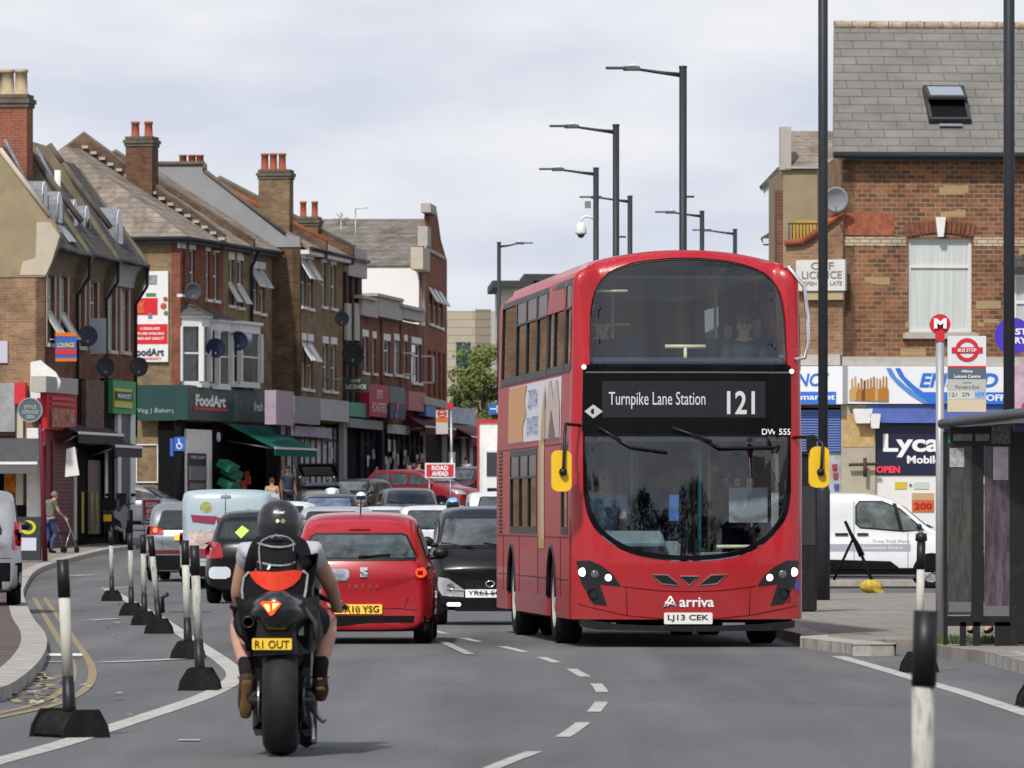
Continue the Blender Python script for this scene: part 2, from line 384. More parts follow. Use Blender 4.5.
def ribbon(name, line, w, m, h=.004, side=0, dash=None):
    a, b = strip_pts(line, w, side); mb = MB(); acc = 0
    for i in range(len(line)-1):
        seg = (Vector(line[i+1])-Vector(line[i])).length; on = True
        if dash: on = (acc % (dash[0]+dash[1])) < dash[0]
        acc += seg
        if on: mb.add([(q.x, q.y, G(q.y)+h) for q in (a[i], a[i+1], b[i+1], b[i])], [(0,1,2,3)])
    return mb.build(name, m)
def dense(line, step):
    o = []
    for i in range(len(line)-1):
        a, b = Vector(line[i]), Vector(line[i+1]); n = max(1, int((b-a).length/step))
        for k in range(n): o.append(tuple(a+(b-a)*k/n))
    o.append(tuple(line[-1])); return o
# left kerb: road edge, near to far
kl = smooth2(poly_px([(-60,712),(0,702),(22,690),(40,672),(47,655),(44,641),(33,626),(25,606),(24,594),(33,578),(52,568),(85,558.5),(112,552.5),(136,549.5)]), 5)
kl += [(kl[-1][0]-1.6, kl[-1][1]+4), (kl[-1][0]-9, kl[-1][1]+6), (-40, kl[-1][1]+7)]
def kerb(name, line, label=None, w=.3, h=.12):
    a, b = strip_pts(line, w, 1); mb = MB(); n = len(line)
    for i in range(n-1):
        A, B = a[i], a[i+1]; C, D = Vector(line[i+1]), Vector(line[i])
        mb.add([(A.x,A.y,G(A.y)+h),(B.x,B.y,G(B.y)+h),(C.x,C.y,G(C.y)+h-.008),(D.x,D.y,G(D.y)+h-.008),(C.x,C.y,G(C.y)-.01),(D.x,D.y,G(D.y)-.01)], [(0,1,2,3),(3,2,4,5)])
    o = mb.build(name, M_KERBJ); kind(o); return a
def kerbmat():
    m = M_KERB.copy(); t = m.node_tree; b = t.nodes['Principled BSDF']; src = b.inputs['Base Color'].links[0].from_socket
    tcn = t.nodes.new('ShaderNodeTexCoord'); s = t.nodes.new('ShaderNodeSeparateXYZ'); t.links.new(tcn.outputs['Object'], s.inputs[0])
    w = t.nodes.new('ShaderNodeMath'); w.operation = 'FRACT'; d = t.nodes.new('ShaderNodeMath'); d.operation = 'MULTIPLY'; d.inputs[1].default_value = 1.1
    t.links.new(s.outputs[1], d.inputs[0]); t.links.new(d.outputs[0], w.inputs[0])
    g = t.nodes.new('ShaderNodeMath'); g.operation = 'LESS_THAN'; g.inputs[1].default_value = .035; t.links.new(w.outputs[0], g.inputs[0])
    x = t.nodes.new('ShaderNodeMixRGB'); t.links.new(g.outputs[0], x.inputs[0]); t.links.new(src, x.inputs[1]); x.inputs[2].default_value = (.07,.065,.06,1)
    t.links.new(x.outputs[0], b.inputs['Base Color']); return m
M_KERBJ = kerbmat()
kin = kerb('kerb', kl, w=.27)
inner = [(q.x, q.y) for q in kin]
split = min(range(len(inner)), key=lambda i: abs(inner[i][1]-125))
pv = [(-60, inner[0][1])]+inner[:split+1]+[(-60, inner[split][1])]
kind(gsheet('block_pavement', pv, M_PAVER, .118, thick=.13))
pv = [(-60, inner[split][1])]+inner[split:]+[(-60, inner[-1][1]+.01)]
kind(gsheet('pavement', pv, M_PAVE, .118, thick=.13))
# far left pavement in front of the terrace
far = [(-40, 232.0), (-8.9, 232.0), (-6.4, 236), (-4.4, 254), (-2.6, 275), (.8, 300), (6, 330), (14, 365)]
fk = smooth2(far, 4); kin = kerb('kerb', fk, w=.3)
kind(gsheet('pavement', [(q.x, q.y) for q in kin]+[(-40, 365)], M_PAVE, .118, thick=.13))
# right pavement: a tongue ending beside the bus, shelter kerb, far side of the side road
ra = [gnd(865, 656, 0), gnd(800, 648, 0)]
edge = [(ra[0].x+.02, ra[0].y), (ra[1].x, ra[1].y), (3.18, 77), (3.1, 80), (3.1, 95), (3.3, 113)]
edge = dense(edge, 2.0)
kin = kerb('kerb', edge[::-1], w=.3)
kinl = [(q.x, q.y) for q in kin][::-1]
MB().prism([(ra[0].x-.12,ra[0].y+.05),(ra[0].x+.06,ra[0].y-.03),(ra[0].x+.30,ra[0].y+.05),(ra[0].x+.34,ra[0].y+.5),(ra[0].x-.1,ra[0].y+.8)], -.01, .124, plane='xy').build('kerb', M_KERBJ, bevel=.01)['kind'] = 'structure'
sh = gnd(985, 651, .12); sh2 = gnd(1060, 671, .12)
pr = kinl+[(4.6, 118), (60, 118), (60, sh2.y-9), (sh2.x+6, sh2.y-4), (sh2.x, sh2.y), (sh.x, sh.y), (4.3, sh.y+2.2), (4.22, 73.4), (3.75, 73.2)]
kind(gsheet('pavement', pr, M_PAVE, .118, thick=.12))
ks = [(sh.x, sh.y), (sh2.x, sh2.y), (sh2.x+6, sh2.y-4), (60, sh2.y-9)]
kerb('kerb', dense([(a, b-.02) for a, b in ks], 1.5), w=.3)
fk2 = [(3.0, 141), (60, 141)]
kerb('kerb', dense(fk2, 2), w=.25)
kind(gsheet('pavement', [(3.0,141.25),(60,141.25),(60,160),(3.0,160)], M_PAVE, .118, thick=.13))
# painted lines
def pxline(pts, n=8): return smooth2(poly_px(pts), n)
kind(ribbon('road_line', pxline([(-60,778),(0,761),(59,745),(119,725.5),(178,706),(208,695),(230,683),(235.5,673.5),(224,662),(208,651),(178,631),(160,619),(122,597),(105,588)]), .17, M_LINE))
kind(ribbon('road_line', pxline([(838,656.5),(880,668.5),(925,682),(960,692),(1000,705),(1070,728)]), .15, M_LINE))
cl = dense(pxline([(490,769),(510,761),(545,747),(578,727),(598,707),(603,696),(596,684),(580,674),(560,664),(520,651),(475,641),(440,632.5),(425,628)], 10), .3)
kind(ribbon('centre_line', cl, .10, M_LINE, dash=(2.8, 2.8)))
yl = pxline([(34,598),(47,620),(60,642),(70,660),(73,672),(69,684),(56,695),(30,706),(0,713),(-40,721)])
kind(ribbon('yellow_line', yl, .075, M_YLINE)); kind(ribbon('yellow_line', [(a+.17, b+.1) for a, b in yl], .075, M_YLINE, h=.006))
yl = pxline([(968,653),(995,661),(1030,672),(1080,690)], 5)
kind(ribbon('yellow_line', yl, .08, M_YLINE)); kind(ribbon('yellow_line', [(a-.02, b-.9) for a, b in yl], .08, M_YLINE, h=.006))
for pts, w in (([(104,663),(150,661),(178,659.5)], .22), ([(86,621),(119,619)], .25), ([(68,576),(90,575)], .6), ([(60,604),(105,605)], .12), ([(100,589),(135,587)],.3),
               ([(178,741),(200,741)], .22), ([(640,562),(700,563)],.2), ([(860,594.5),(940,594.5)], .25), ([(50,662),(62,663)], .3), ([(470,655),(440,641)], .1), ([(995,649.5),(1030,650)], .1)):
    kind(ribbon('road_mark', pxline(pts, 4), w, M_LINEOLD if w != .22 else M_LINE, h=.008))
# tar repair bands and a drain cover on the carriageway
M_TAR = mat('tar', (.07,.07,.072), .7, var=.2)
for pts, w in (([(640,700),(760,702),(900,706)], .02),):
    kind(ribbon('tar_seam', pxline(pts, 5), w, M_TAR, h=.003))
M_IRON = mat('iron_cover', (.06,.055,.05), .7, var=.3, vscale=20, bump=.5, bscale=40)
def patch(name, x0, x1, y0, y1, m, h=.003): kind(gsheet(name, [(x0,y0),(x1,y0),(x1,y1),(x0,y1)], m, h))
q = gnd(190, 612); patch('manhole_cover', q.x-.3, q.x+.3, q.y-.3, q.y+.3, M_IRON, .006)
# fallen leaves and litter in the left gutter
lm = MB(); rnd = random.Random(3)
for i in range(130):
    if i < 105: q = gnd(rnd.gauss(30, 13)+8, 0 or rnd.uniform(674, 706), 0)
    else: q = gnd(rnd.uniform(45, 130), rnd.uniform(600, 720), 0)
    if q.x > -1.0: continue
    a = rnd.uniform(0, 6.3); r = rnd.uniform(.02, .05)
    lm.add([(q.x+r*cos(a+k*1.57), q.y+r*2*sin(a+k*1.57), G(q.y)+.012+rnd.uniform(0,.02)) for k in range(4)], [(0,1,2,3)], rnd.choice((0,0,1,2)))
tag(lm.build('fallen_leaves', [mat('leaf_y', (.33,.25,.09), .8), mat('leaf_b', (.2,.12,.05), .8), mat('leaf_w', (.45,.42,.36), .8)]), 'yellow and brown fallen leaves along the left kerb', 'leaves', kind='stuff')
q = gnd(58, 657); o = MB().box((0,0,.02), (.5,.18,.03)).build('litter', M_WHITE, loc=(q.x,q.y,0), bevel=.008); tag(o, 'flat white scrap of litter lying in the gutter', 'litter')
# grass tufts under the shelter
gm = MB()
for i in range(1500):
    x = rnd.uniform(4.32, 5.3); y = 70.6+rnd.uniform(0, .8); h = rnd.uniform(.03, .11); a = rnd.uniform(0, 3.14); w = .012
    gm.add([(x-w*cos(a), y-w*sin(a), .115), (x+w*cos(a), y+w*sin(a), .115), (x+rnd.uniform(-.04,.04), y+rnd.uniform(-.04,.04), .115+h)], [(0,1,2)])
tag(gm.build('grass', mat('grass', (.09,.13,.04), .9, var=.3, vscale=20)), 'weeds and grass growing under the bus shelter panels', 'grass', kind='stuff')
# ================================================================ the double-decker bus
def make_bus():
    t = thing('double_decker_bus', 'red double-decker bus on route 121 driving towards the camera', 'bus', (1.905, 75.15, 0), radians(4.6))
    Lb, HWB, ZB, ZT = 10.4, 1.262, .30, 4.285
    R = .30                                    # corner radius between front and sides
    red = mat('bus_red', (.40,.006,.013), .34, coat=.45, spec=.4, var=.05, vscale=2, dirt=.12, dcol=(.2,.03,.03), dscale=5); redside = mat('bus_red_side', (.40,.010,.018), .42, coat=.15, dirt=.3, dcol=(.2,.05,.05), spec=.35)
    for gm_ in (red, redside):        # road film thrown up along the skirts
        t_ = gm_.node_tree; b_ = t_.nodes['Principled BSDF']; src = b_.inputs['Base Color'].links[0].from_socket; tc_ = t_.nodes.new('ShaderNodeTexCoord'); se = t_.nodes.new('ShaderNodeSeparateXYZ'); t_.links.new(tc_.outputs['Object'], se.inputs[0])
        r_ = t_.nodes.new('ShaderNodeMapRange'); r_.inputs['From Min'].default_value = .3; r_.inputs['From Max'].default_value = 1.15; r_.inputs['To Min'].default_value = .55; r_.inputs['To Max'].default_value = .0; t_.links.new(se.outputs[2], r_.inputs['Value'])
        n_ = t_.nodes.new('ShaderNodeTexNoise'); n_.inputs['Scale'].default_value = 5; n_.inputs['Detail'].default_value = 8; t_.links.new(tc_.outputs['Object'], n_.inputs['Vector'])
        m_ = t_.nodes.new('ShaderNodeMath'); m_.operation = 'MULTIPLY'; t_.links.new(r_.outputs[0], m_.inputs[0]); t_.links.new(n_.outputs['Fac'], m_.inputs[1])
        x_ = t_.nodes.new('ShaderNodeMixRGB'); t_.links.new(m_.outputs[0], x_.inputs[0]); t_.links.new(src, x_.inputs[1]); x_.inputs[2].default_value = (.10,.07,.06,1); t_.links.new(x_.outputs[0], b_.inputs['Base Color'])
    # perimeter: u = 0 at front centre, positive to viewer's right; front is slightly bowed
    ufr = HWB-R; arc = pi/2*R
    def per(u):
        s = 1 if u >= 0 else -1; a = abs(u); bow = .10
        if a <= ufr:
            x = a; y = bow*(a/ufr)**2; nx, ny = 2*bow*a/ufr**2, -1
        elif a <= ufr+arc:
            th = (a-ufr)/R; x = ufr+R*sin(th); y = bow+R*(1-cos(th)); b0 = math.atan(2*bow/ufr)*(1-th/(pi/2)); nx, ny = sin(th)+sin(b0)*cos(th), -cos(th)
        else: x = HWB; y = bow+R+(a-ufr-arc); nx, ny = 1, 0
        l = sqrt(nx*nx+ny*ny); return s*x, y, s*nx/l, ny/l
    US = lambda v: ufr+arc+(v-.10-R)           # side position v metres behind the front -> u
    def arch(x): return ZT-.15*(abs(x)/1.1)**2.2
    def F(u, z, o):
        x, y, nx, ny = per(u)
        zt = arch(min(abs(x), HWB)); r = .17; d = max(zt-z, 0); ins = 0
        if d < r: ins = r-sqrt(max(r*r-(r-d)**2, 0))
        fw = max(0, 1-max(0, abs(u)-ufr)/arc)  # rake only on the front face
        lean = fw*(.05*max(0, min(z, 2.3)-.9)+.045*max(0, min(z, 2.3)-.9)**2+.13*max(0, z-3.0)+.05*max(0, .9-z))
        side = .02*max(0, z-2)
        x -= (1 if u > 0 else -1)*side*(1-fw)
        return Vector((x-nx*ins+nx*o, y+lean-ny*ins+ny*o, z))
    UE = US(Lb)
    # outer outlines
    def top(u): return arch(min(abs(per(u)[0]), HWB))-.001
    def X(px): return (px-689.0)/93.3
    def Z(py): return CAMH-(py-517)/93.3
    upw = [(-1.06,Z(363)),(-1.055,Z(316)),(-1.0,Z(291)),(-.84,Z(271)),(-.57,Z(261)),(-.28,Z(257.2)),(0,Z(256)),(.28,Z(257.2)),(.57,Z(261)),(.87,Z(272)),(1.03,Z(291)),(1.085,Z(316)),(1.10,Z(363))]
    low = [(-1.14,Z(430)),(-1.14,Z(490)),(-1.10,Z(512)),(-1.0,Z(530)),(-.82,Z(545)),(-.55,Z(556)),(-.2,Z(561)),(.2,Z(561)),(.55,Z(556)),(.80,Z(545)),(.98,Z(530)),(1.09,Z(512)),(1.13,Z(490)),(1.13,Z(430))]
    low = smooth2(low[1:-1], 3); low = [(-1.14,Z(430))]+low+[(1.13,Z(430))]
    upw = smooth2(upw[1:-1], 3); upw = [(-1.06,Z(364))]+upw+[(1.10,Z(364))]
    black = [(-1.14,Z(429)),(-1.13,Z(364.5)),(1.14,Z(364.5)),(1.13,Z(429))]
    front_hole = low[:1]+low[1:-1]+[low[-1]]
    # red front skin, cut round the upper windscreen, black display band and lower windscreen
    hole = [(-1.06,Z(366))]+upw[1:-1]+[(1.10,Z(366)),(1.14,Z(367)),(1.13,Z(430))]+[low[k] for k in range(len(low)-2, 0, -1)]+[(-1.14,Z(430)),(-1.13,Z(367))]
    uc = ufr+arc+.0
    n = 40; outl = [(-uc, ZB),(uc, ZB)]+[(uc-2*uc*k/n, top(uc-2*uc*k/n)) for k in range(n+1)]
    body = sheet('body', outl, [hole], F, red, t, step=.07, thick=.05)
    # sides with window openings
    def W4(a, b, z0, z1): return [(a,z0),(b,z0),(b,z1),(a,z1)]
    upper = [(.42,1.12),(1.30,2.55),(2.63,3.35),(3.50,4.85),(4.95,6.30),(6.40,7.75),(7.85,9.9)]
    lowerw = [(.62,1.35),(4.6,5.75),(5.85,7.0),(7.1,8.3)]
    def arches(v0): return [(v0+.56*cos(a), .52+.56*sin(a)) for a in [pi*k/12 for k in range(13)]]
    for sg in (-1, 1):
        holes = [[(sg*US(a), z) for a, z in W4(p, q, 3.02, 3.94)] for p, q in upper]
        lw = lowerw if sg < 0 else [(2.1,3.3),(4.6,5.75),(5.85,7.0),(7.1,8.3)]
        holes += [[(sg*US(a), z) for a, z in W4(p, q, 1.25, 2.14)] for p, q in lw]
        o = [(sg*uc, ZB)]
        for vc in (2.65, 8.15): o += [(sg*US(vc-.56), ZB)]+[(sg*US(vc-.56*cos(a)), .52+.56*sin(a)) for a in [pi*k/12 for k in range(13)]]+[(sg*US(vc+.56), ZB)]
        o += [(sg*UE, ZB), (sg*UE, top(UE)), (sg*uc, top(uc))]
        sd_ = sheet('side_panel', o, holes, F, redside, t, step=.5, step2=.12, thick=.05)
        for vc in (2.65, 8.15): MB().tube([F(sg*US(vc-.56*cos(a)), .52+.56*sin(a), -.012) for a in [pi*k/16 for k in range(17)]], .028, 6).build('arch_lip', M_BLACK, sd_)
        seams = MB()
        for v in (1.45, 4.4, 7.0, 9.35):
            p, q = F(sg*US(v), .5, .003), F(sg*US(v), 1.2, .003); seams.box((p+q)/2, (.006,.012,.66))
        for z in (.72, 1.18, 2.2, 2.97):
            for a, b in (((.5, 1.45), (1.45, 1.95), (3.3, 7.5), (8.8, 10.3)) if z < 1 else ((.5, 10.3),)):
                p, q = F(sg*US(a), z, .003), F(sg*US(b), z, .003); seams.box((p+q)/2, (.006, b-a, .012))
        seams.build('panel_seam', mat('seam', (.15,.004,.008), .5), sd_)
        for p, q in [(p, q) for p, q in upper]+[(p, q) for p, q in lw]:
            up = (p, q) in upper; z0, z1 = (3.02, 3.94) if up else (1.25, 2.14)
            fr = sheet('window', [(sg*US(a), z) for a, z in W4(p-.04, q+.04, z0-.04, z1+.04)], [[(sg*US(a), z) for a, z in W4(p+.03, q-.03, z0+.04, z1-.03)]], F, M_BLACK, t, step=.5, off=.006, thick=.04)
            sheet('pane', [(sg*US(a), z) for a, z in W4(p, q, z0, z1)], [], F, glass('bus_side_glass', (.5,.55,.55), 1.6), fr, step=.5, off=-.012)
            if (p, q) in upper[3:6]+upper[:1]+lw[1:]:
                zz = z1-.28
                sheet('opener', [(sg*US(a), z) for a, z in W4(p+.02, q-.02, zz-.012, zz+.012)], [], F, M_BLACK, fr, step=.5, off=.010, thick=.02)
                sheet('vent_pane', [(sg*US(a), z) for a, z in W4(p+.03, q-.03, zz, z1-.03)], [], F, mat('vent_glass', (.012,.012,.014), .25), fr, step=.5, off=-.004)
    # stair panel of upper deck, offside (solid red over the top of the glass)
    sheet('stair_panel', [(-US(a), z) for a, z in W4(1.25, 3.4, 3.66, 3.99)], [], F, redside, t, step=.4, off=.012, thick=.01)
    # wheel arch lips, battery grille at rear
    g = MB()
    for k in range(22):
        p = F(-US(9.75), 1.22+k*.045, .004); g.box(p, (.012,.42,.022))
    g.build('grille', mat('grille_dark', (.03,.008,.01), .5), t)
    # roof
    mb = MB(); yy = [.5, .6, .8, 1.0, 1.4, 2.5, 5, 8, 9.8, 10.2, 10.35]; nx = 24; rows = []
    for y in yy:
        drop = .17-sqrt(max(.17**2-(.17-min(.17, y-.0+.0))**2, 0)) if y < .17 else 0
        rows.append([Vector(((-1+2*k/nx)*1.045, y+.24, arch((-1+2*k/nx)*1.045)+.002-drop*0)) for k in range(nx+1)])
    vs = [p for r in rows for p in r]; fs = [(i*(nx+1)+k, i*(nx+1)+k+1, (i+1)*(nx+1)+k+1, (i+1)*(nx+1)+k) for i in range(len(yy)-1) for k in range(nx)]
    # close the roof onto the shell edge
    mb.add(vs, fs, 0, True)
    ring = [F(uc-2*uc*k/60, top(uc-2*uc*k/60), 0) for k in range(61)]
    pts = ring+[Vector((x, .74, arch(x)+.002)) for x in [(-1+2*k/60)*1.045 for k in range(61)]]
    mb.add(pts, [(k, k+1, 61+60-(k+1), 61+60-k) for k in range(60)], 0, True)
    for sg in (-1, 1):
        a = [F(sg*(uc+(UE-uc)*k/10), top(US(3)), 0) for k in range(11)]; b = [Vector((sg*1.045, p.y, arch(1.045)+.002)) for p in a]
        mb.add(a+b, [(k, k+1, 12+k, 11+k) for k in range(10)], 0, True)
    mb.build('roof', mat('roof_red', (.52,.02,.03), .3, coat=.5, dirt=.3, dcol=(.5,.3,.3)), t)
    # rear wall
    MB().prism([(-HWB+.03,ZB),(HWB-.03,ZB),(HWB-.04,arch(HWB)-.2),(HWB-.12,arch(HWB)-.06),(HWB-.3,arch(HWB-.3)-.01),(0,ZT-.01),(-HWB+.3,arch(HWB-.3)-.01),(-HWB+.12,arch(HWB)-.06),(-HWB+.04,arch(HWB)-.2)], Lb-.02, Lb+.01).build('rear_wall', redside, t)
    # black masks
    band = [(-1.06,Z(363.5)),(1.10,Z(363.5)),(1.145,Z(366)),(1.14,Z(431)),(-1.15,Z(431)),(-1.14,Z(366))]
    disp = rect(X(603.5), Z(417), X(768), Z(380.5))
    sheet('display_surround', band, [], F, mat('bus_gloss_black', (.004,.004,.005), .15, spec=.15), t, step=.1, off=.004, thick=.03)
    dd = sheet('destination_display', disp, [], F, mat('display_glass', (.022,.023,.026), .3, spec=.2), t, step=.1, off=.008, thick=.003)
    M_LED = mat('display_letter', (.5,.52,.53), .5, emit=(.75,.8,.82), es=.12)
    text('lettering', 'Turnpike Lane Station', X(706.5)-X(610), .185, F, M_LED, dd, cx=X(658.3), cz=Z(400), off=.012, bold=.0)
    text('lettering', '121', X(757)-X(728.5), .25, F, M_LED, dd, cx=X(742.7), cz=Z(402), off=.012, bold=.02)
    logo = sheet('emblem', [(X(585),Z(411)),(X(594.5),Z(418)),(X(604),Z(411)),(X(594.5),Z(404))], [], F, mat('silver_sticker', (.5,.5,.5), .4), t, step=0, off=.008)
    sheet('emblem_mark', circ(X(594.5), Z(411), .03, 8), [], F, M_BLACK, logo, step=0, off=.010)
    text('fleet_number', 'DW 555', X(794)-X(764.5), .065, F, M_WTXT, t, cx=X(779), cz=Z(431.3), off=.010, bold=.012)
    for u, z in ((X(587)-.03, Z(366.5)), (X(793)+.03, Z(370.5))): MB().sphere(F(u, z, .012), .026).build('marker_light', mat('marker_lamp', (.9,.9,.9), .3, emit=(1,1,.95), es=1.2), t)
    sheet('trim_line', rect(-1.10, Z(372.4), 1.12, Z(371.0)), [], F, mat('trim_grey', (.12,.12,.13), .4), t, step=.1, off=.012, thick=.008)
    # glazing
    def inset(poly, d, cx=0, cz=None):
        c = Vector((sum(p[0] for p in poly)/len(poly), sum(p[1] for p in poly)/len(poly)))
        o = []
        for i, p in enumerate(poly):
            p0, p1 = Vector(poly[i-1]), Vector(poly[(i+1) % len(poly)]); dd_ = (p1-p0); nn = Vector((-dd_.y, dd_.x)).normalized()
            q = Vector(p); 
            if (q+nn*d-c).length > (q-nn*d-c).length: nn = -nn
            o.append(tuple(q+nn*d))
        return o
    uo = [(-1.06,Z(363.5))]+upw[1:-1]+[(1.10,Z(363.5))]
    mw = sheet('upper_windscreen', inset(uo, -.018), [inset(uo, .022)], F, M_BLACK, t, step=.12, off=.004, thick=.03)
    sheet('pane', inset(uo, .01), [], F, glass('windscreen_upper', (.78,.84,.86), 1.85), mw, step=.1, off=-.008)
    lo = low
    ml = sheet('lower_windscreen', inset(lo, -.012), [inset(lo, .065)], F, mat('bus_gloss_black', (0,0,0)), t, step=.12, off=.007, thick=.03)
    sheet('pane', inset(lo, .03), [], F, glass('windscreen_lower', (.78,.84,.86), 1.85), ml, step=.1, off=-.008)
    # wipers
    for a, b, c in (((X(600),Z(427)), (X(622),Z(440)), (X(668),Z(452))), ((X(672),Z(427)), (X(712),Z(441)), (X(778),Z(447)))):
        w = MB().tube([F(*a, .04), F(*b, .06)], .016, 6).tube([F(b[0]-.12,b[1]+.06,.055), F(b[0]+.1, b[1]-.07, .06), F(*c, .04)], .014, 6); w.build('wiper', M_BLACK, t)
    # headlamps
    for s in (-1, 1):
        def q(pts): return [((X(a) if s < 0 else 2*.005-X(a)), Z(b)) for a, b in pts]
        hc = sheet('headlight', q([(574,561),(590,560.5),(602,566),(613,575),(621,586.5),(600,584.5),(607,606),(594,604.5),(580,582)]), [], F, mat('lamp_black', (.015,.015,.017), .25), t, step=.08, off=.006, thick=.01)
        for (a, b), r in (((582.5,572.3),.048), ((608.3,577.8),.038)):
            ce = F(X(a) if s < 0 else .01-X(a), Z(b), .008); lamps = MB().sphere(ce, r, sq=(1,.35,1)); lamps.build('lamp', mat('lit_lamp', (.9,.9,.9), .2, emit=(.86,.93,1), es=1.8), hc)
        ce = F(X(595) if s < 0 else .01-X(595), Z(574.5), .006); MB().sphere(ce, .045, sq=(1,.3,1)).build('indicator_lens', mat('lens_grey', (.10,.10,.11), .15), hc)
        ce = F(X(593) if s < 0 else .01-X(593), Z(594), .006); MB().lathe([(.055,-.02),(.055,.0),(.045,.0),(.04,.01)], 16, ce, 'y').build('fog_lamp', M_BLACKM, hc)
    # badge between the lamps
    for pts in ([(651,574.5),(667.5,574.5),(680.5,586),(661,584.5)], [(679,575.8),(699,575.8),(689,586)], [(727,574.5),(710.5,574.5),(697.5,586),(717,584.5)]):
        pp = [(X(a), Z(b)) for a, b in pts]
        o = sheet('badge', pp, [], F, M_CHROME, t, step=.1, off=.010, thick=.01); sheet('badge_insert', inset(pp, .014), [], F, M_BLACK, o, step=.1, off=.014)
    text('operator_name', 'arriva', X(714)-X(679), .105, F, M_WTXT, t, cx=X(696.5), cz=Z(602.3), off=.008, bold=.02)
    lg = MB()
    for k, (a, b) in enumerate((((664,607),(670,596.5)), ((670,596.5),(676,607)), ((664.5,602.5),(675,605)), ((667,606.5),(672,600)))): lg.tube([F(X(a[0]),Z(a[1]),.008), F(X(b[0]),Z(b[1]),.008)], .010, 5)
    lg.build('operator_emblem', M_WTXT, t)
    pl = sheet('number_plate', rrect(X(663.8), Z(624.3), X(712.3), Z(612.8), .012), [], F, M_WPLATE, t, step=.2, off=.02, thick=.02)
    text('lettering', 'LJ13 CEK', .44, .078, F, M_BTXT, pl, cx=X(688), cz=Z(618.5), off=.023, bold=.015)
    # bumper seams
    seam = mat('seam', (.15,.004,.008), .5)
    for pts in ([(622,586.5),(660,590.8),(689,591.5),(718,590.8),(756,586.5)], [(576,604),(626,615.5),(663,619)], [(713,619),(750,615.5),(801,606)], [(626,588),(627,616)], [(751,588),(750,616)]):
        ln = dense([(X(a), Z(b)) for a, b in pts], .08); MB().tube([F(a, b, .001) for a, b in ln], .006, 4).build('bumper_seam', seam, t)
    sheet('bumper_lip', [(X(579),Z(627)),(X(600),Z(630)),(X(690),Z(632)),(X(778),Z(631)),(X(798),Z(628)),(X(798),Z(621)),(X(760),Z(624.5)),(X(713),Z(626)),(X(663),Z(626)),(X(620),Z(624.5)),(X(579),Z(619))][::-1], [], F, M_BLACK, t, step=.1, off=.012, thick=.02)
    sheet('sticker', circ(1.2, Z(586), .055, 14, .7), [], F, mat('blue_sticker', (.03,.09,.45), .4), t, step=.1, off=.012)
    # underside, chassis
    MB().bx(-1.15, 1.15, .35, 10.2, .26, .36).bx(-.5, .5, 2.2, 3.1, .2, .3).bx(-.35,.35,7.7,8.6,.2,.3).build('chassis', M_BLACKM, t)
    for v in (2.65, 8.15):
        for sg in (-1, 1): MB().bx(sg*.62, sg*.86, v-.62, v+.62, .34, 1.12).bx(sg*.62, sg*1.2, v-.62, v+.62, 1.10, 1.13).build('wheel_housing', M_BLACKM, t)
    # wheels
    for v in (2.65, 8.15):
        for s in (-1, 1):
            w = MB().lathe([(.30,-.14),(.44,-.145),(.478,-.11),(.482,0),(.478,.11),(.44,.145),(.30,.14)], 28, (0,0,0), 'x').build('wheel', M_RUBBER, t, loc=(s*(HWB-.175), v, .478))
            if v > 5: w2 = MB().lathe([(.30,-.14),(.44,-.145),(.478,-.11),(.478,.11),(.44,.145),(.30,.14)], 28, (-s*.32,0,0), 'x').build('inner_tyre', M_RUBBER, w)
            MB().lathe([(.30,s*.14),(.27,s*.10),(.15,s*.06),(.13,s*.13),(.0,s*.14)], 20, (0,0,0), 'x').build('rim', mat('rim_grey', (.4,.4,.38), .5, dirt=.5), w)
    # mirrors
    for s, cx, cz, w_ in ((-1, X(559.5), Z(471), .17), (1, X(818.5), Z(467), .17)):
        arm = MB().tube([F(s*1.18, Z(425 if s < 0 else 437), .0), (s*1.34, -.05, Z(424 if s < 0 else 436)), (cx+.03, -.17, Z(436 if s < 0 else 444)), (cx+.015, -.20, Z(466)), (cx+.01, -.18, Z(472))], .018, 8)
        arm.sphere((cx+.01, -.185, Z(472)), .045)
        arm.build('mirror_arm', M_BLACK, t)
        m_ = MB().prism(rrect(cx-w_/2, cz-.20, cx+w_/2, cz+.20, .05, 4), -.15, -.03).build('mirror', mat('mirror_yellow', (.80,.50,.015), .4, dirt=.2), t, bevel=.02)
        MB().prism(rrect(cx-w_/2+.02, cz-.18, cx+w_/2-.02, cz+.18, .04, 4), -.028, -.022).build('mirror_glass', M_CHROME, m_)
    MB().prism(rrect(1.26, Z(452), 1.36, Z(436), .03), -.12, -.02).build('mirror', M_BLACK, t)
    # branch guard rail on the nearside corner
    MB().tube([F(1.13, Z(266), .0), F(1.19, Z(265), .06), F(1.26, Z(285), .10), F(1.30, Z(315), .11), F(1.31, Z(342), .11), F(1.28, Z(357), .08), F(1.2, Z(358), .0)], .022, 8).build('branch_guard', M_CHROME, t)
    # advert on the offside
    def ad(a, b, z0, z1, m, off=.008): return sheet('advert_panel', [(-US(v), z) for v, z in W4(a, b, z0, z1)], [], F, m, t, step=.8, step2=.4, off=off, thick=.004)
    A = ad(1.5, 8.6, 2.27, 2.94, mat('ad_white', (.72,.73,.76), .4))
    def adp(pts, m, off): return sheet('advert_panel', [(-US(v), z) for v, z in pts], [], F, m, t, step=.8, off=off)
    adp([(6.4,2.28),(8.58,2.28),(8.58,2.93),(6.0,2.93),(6.3,2.75),(6.0,2.6),(6.5,2.45)], mat('ad_orange', (.62,.28,.06), .4), .014)
    skin = mat('ad_skin', (.55,.44,.36), .4)
    adp([(1.55,2.28),(3.4,2.28),(3.5,2.5),(3.2,2.7),(3.0,2.9),(2.7,2.93),(2.4,2.7),(2.2,2.9),(1.9,2.92),(1.55,2.6)], skin, .016)
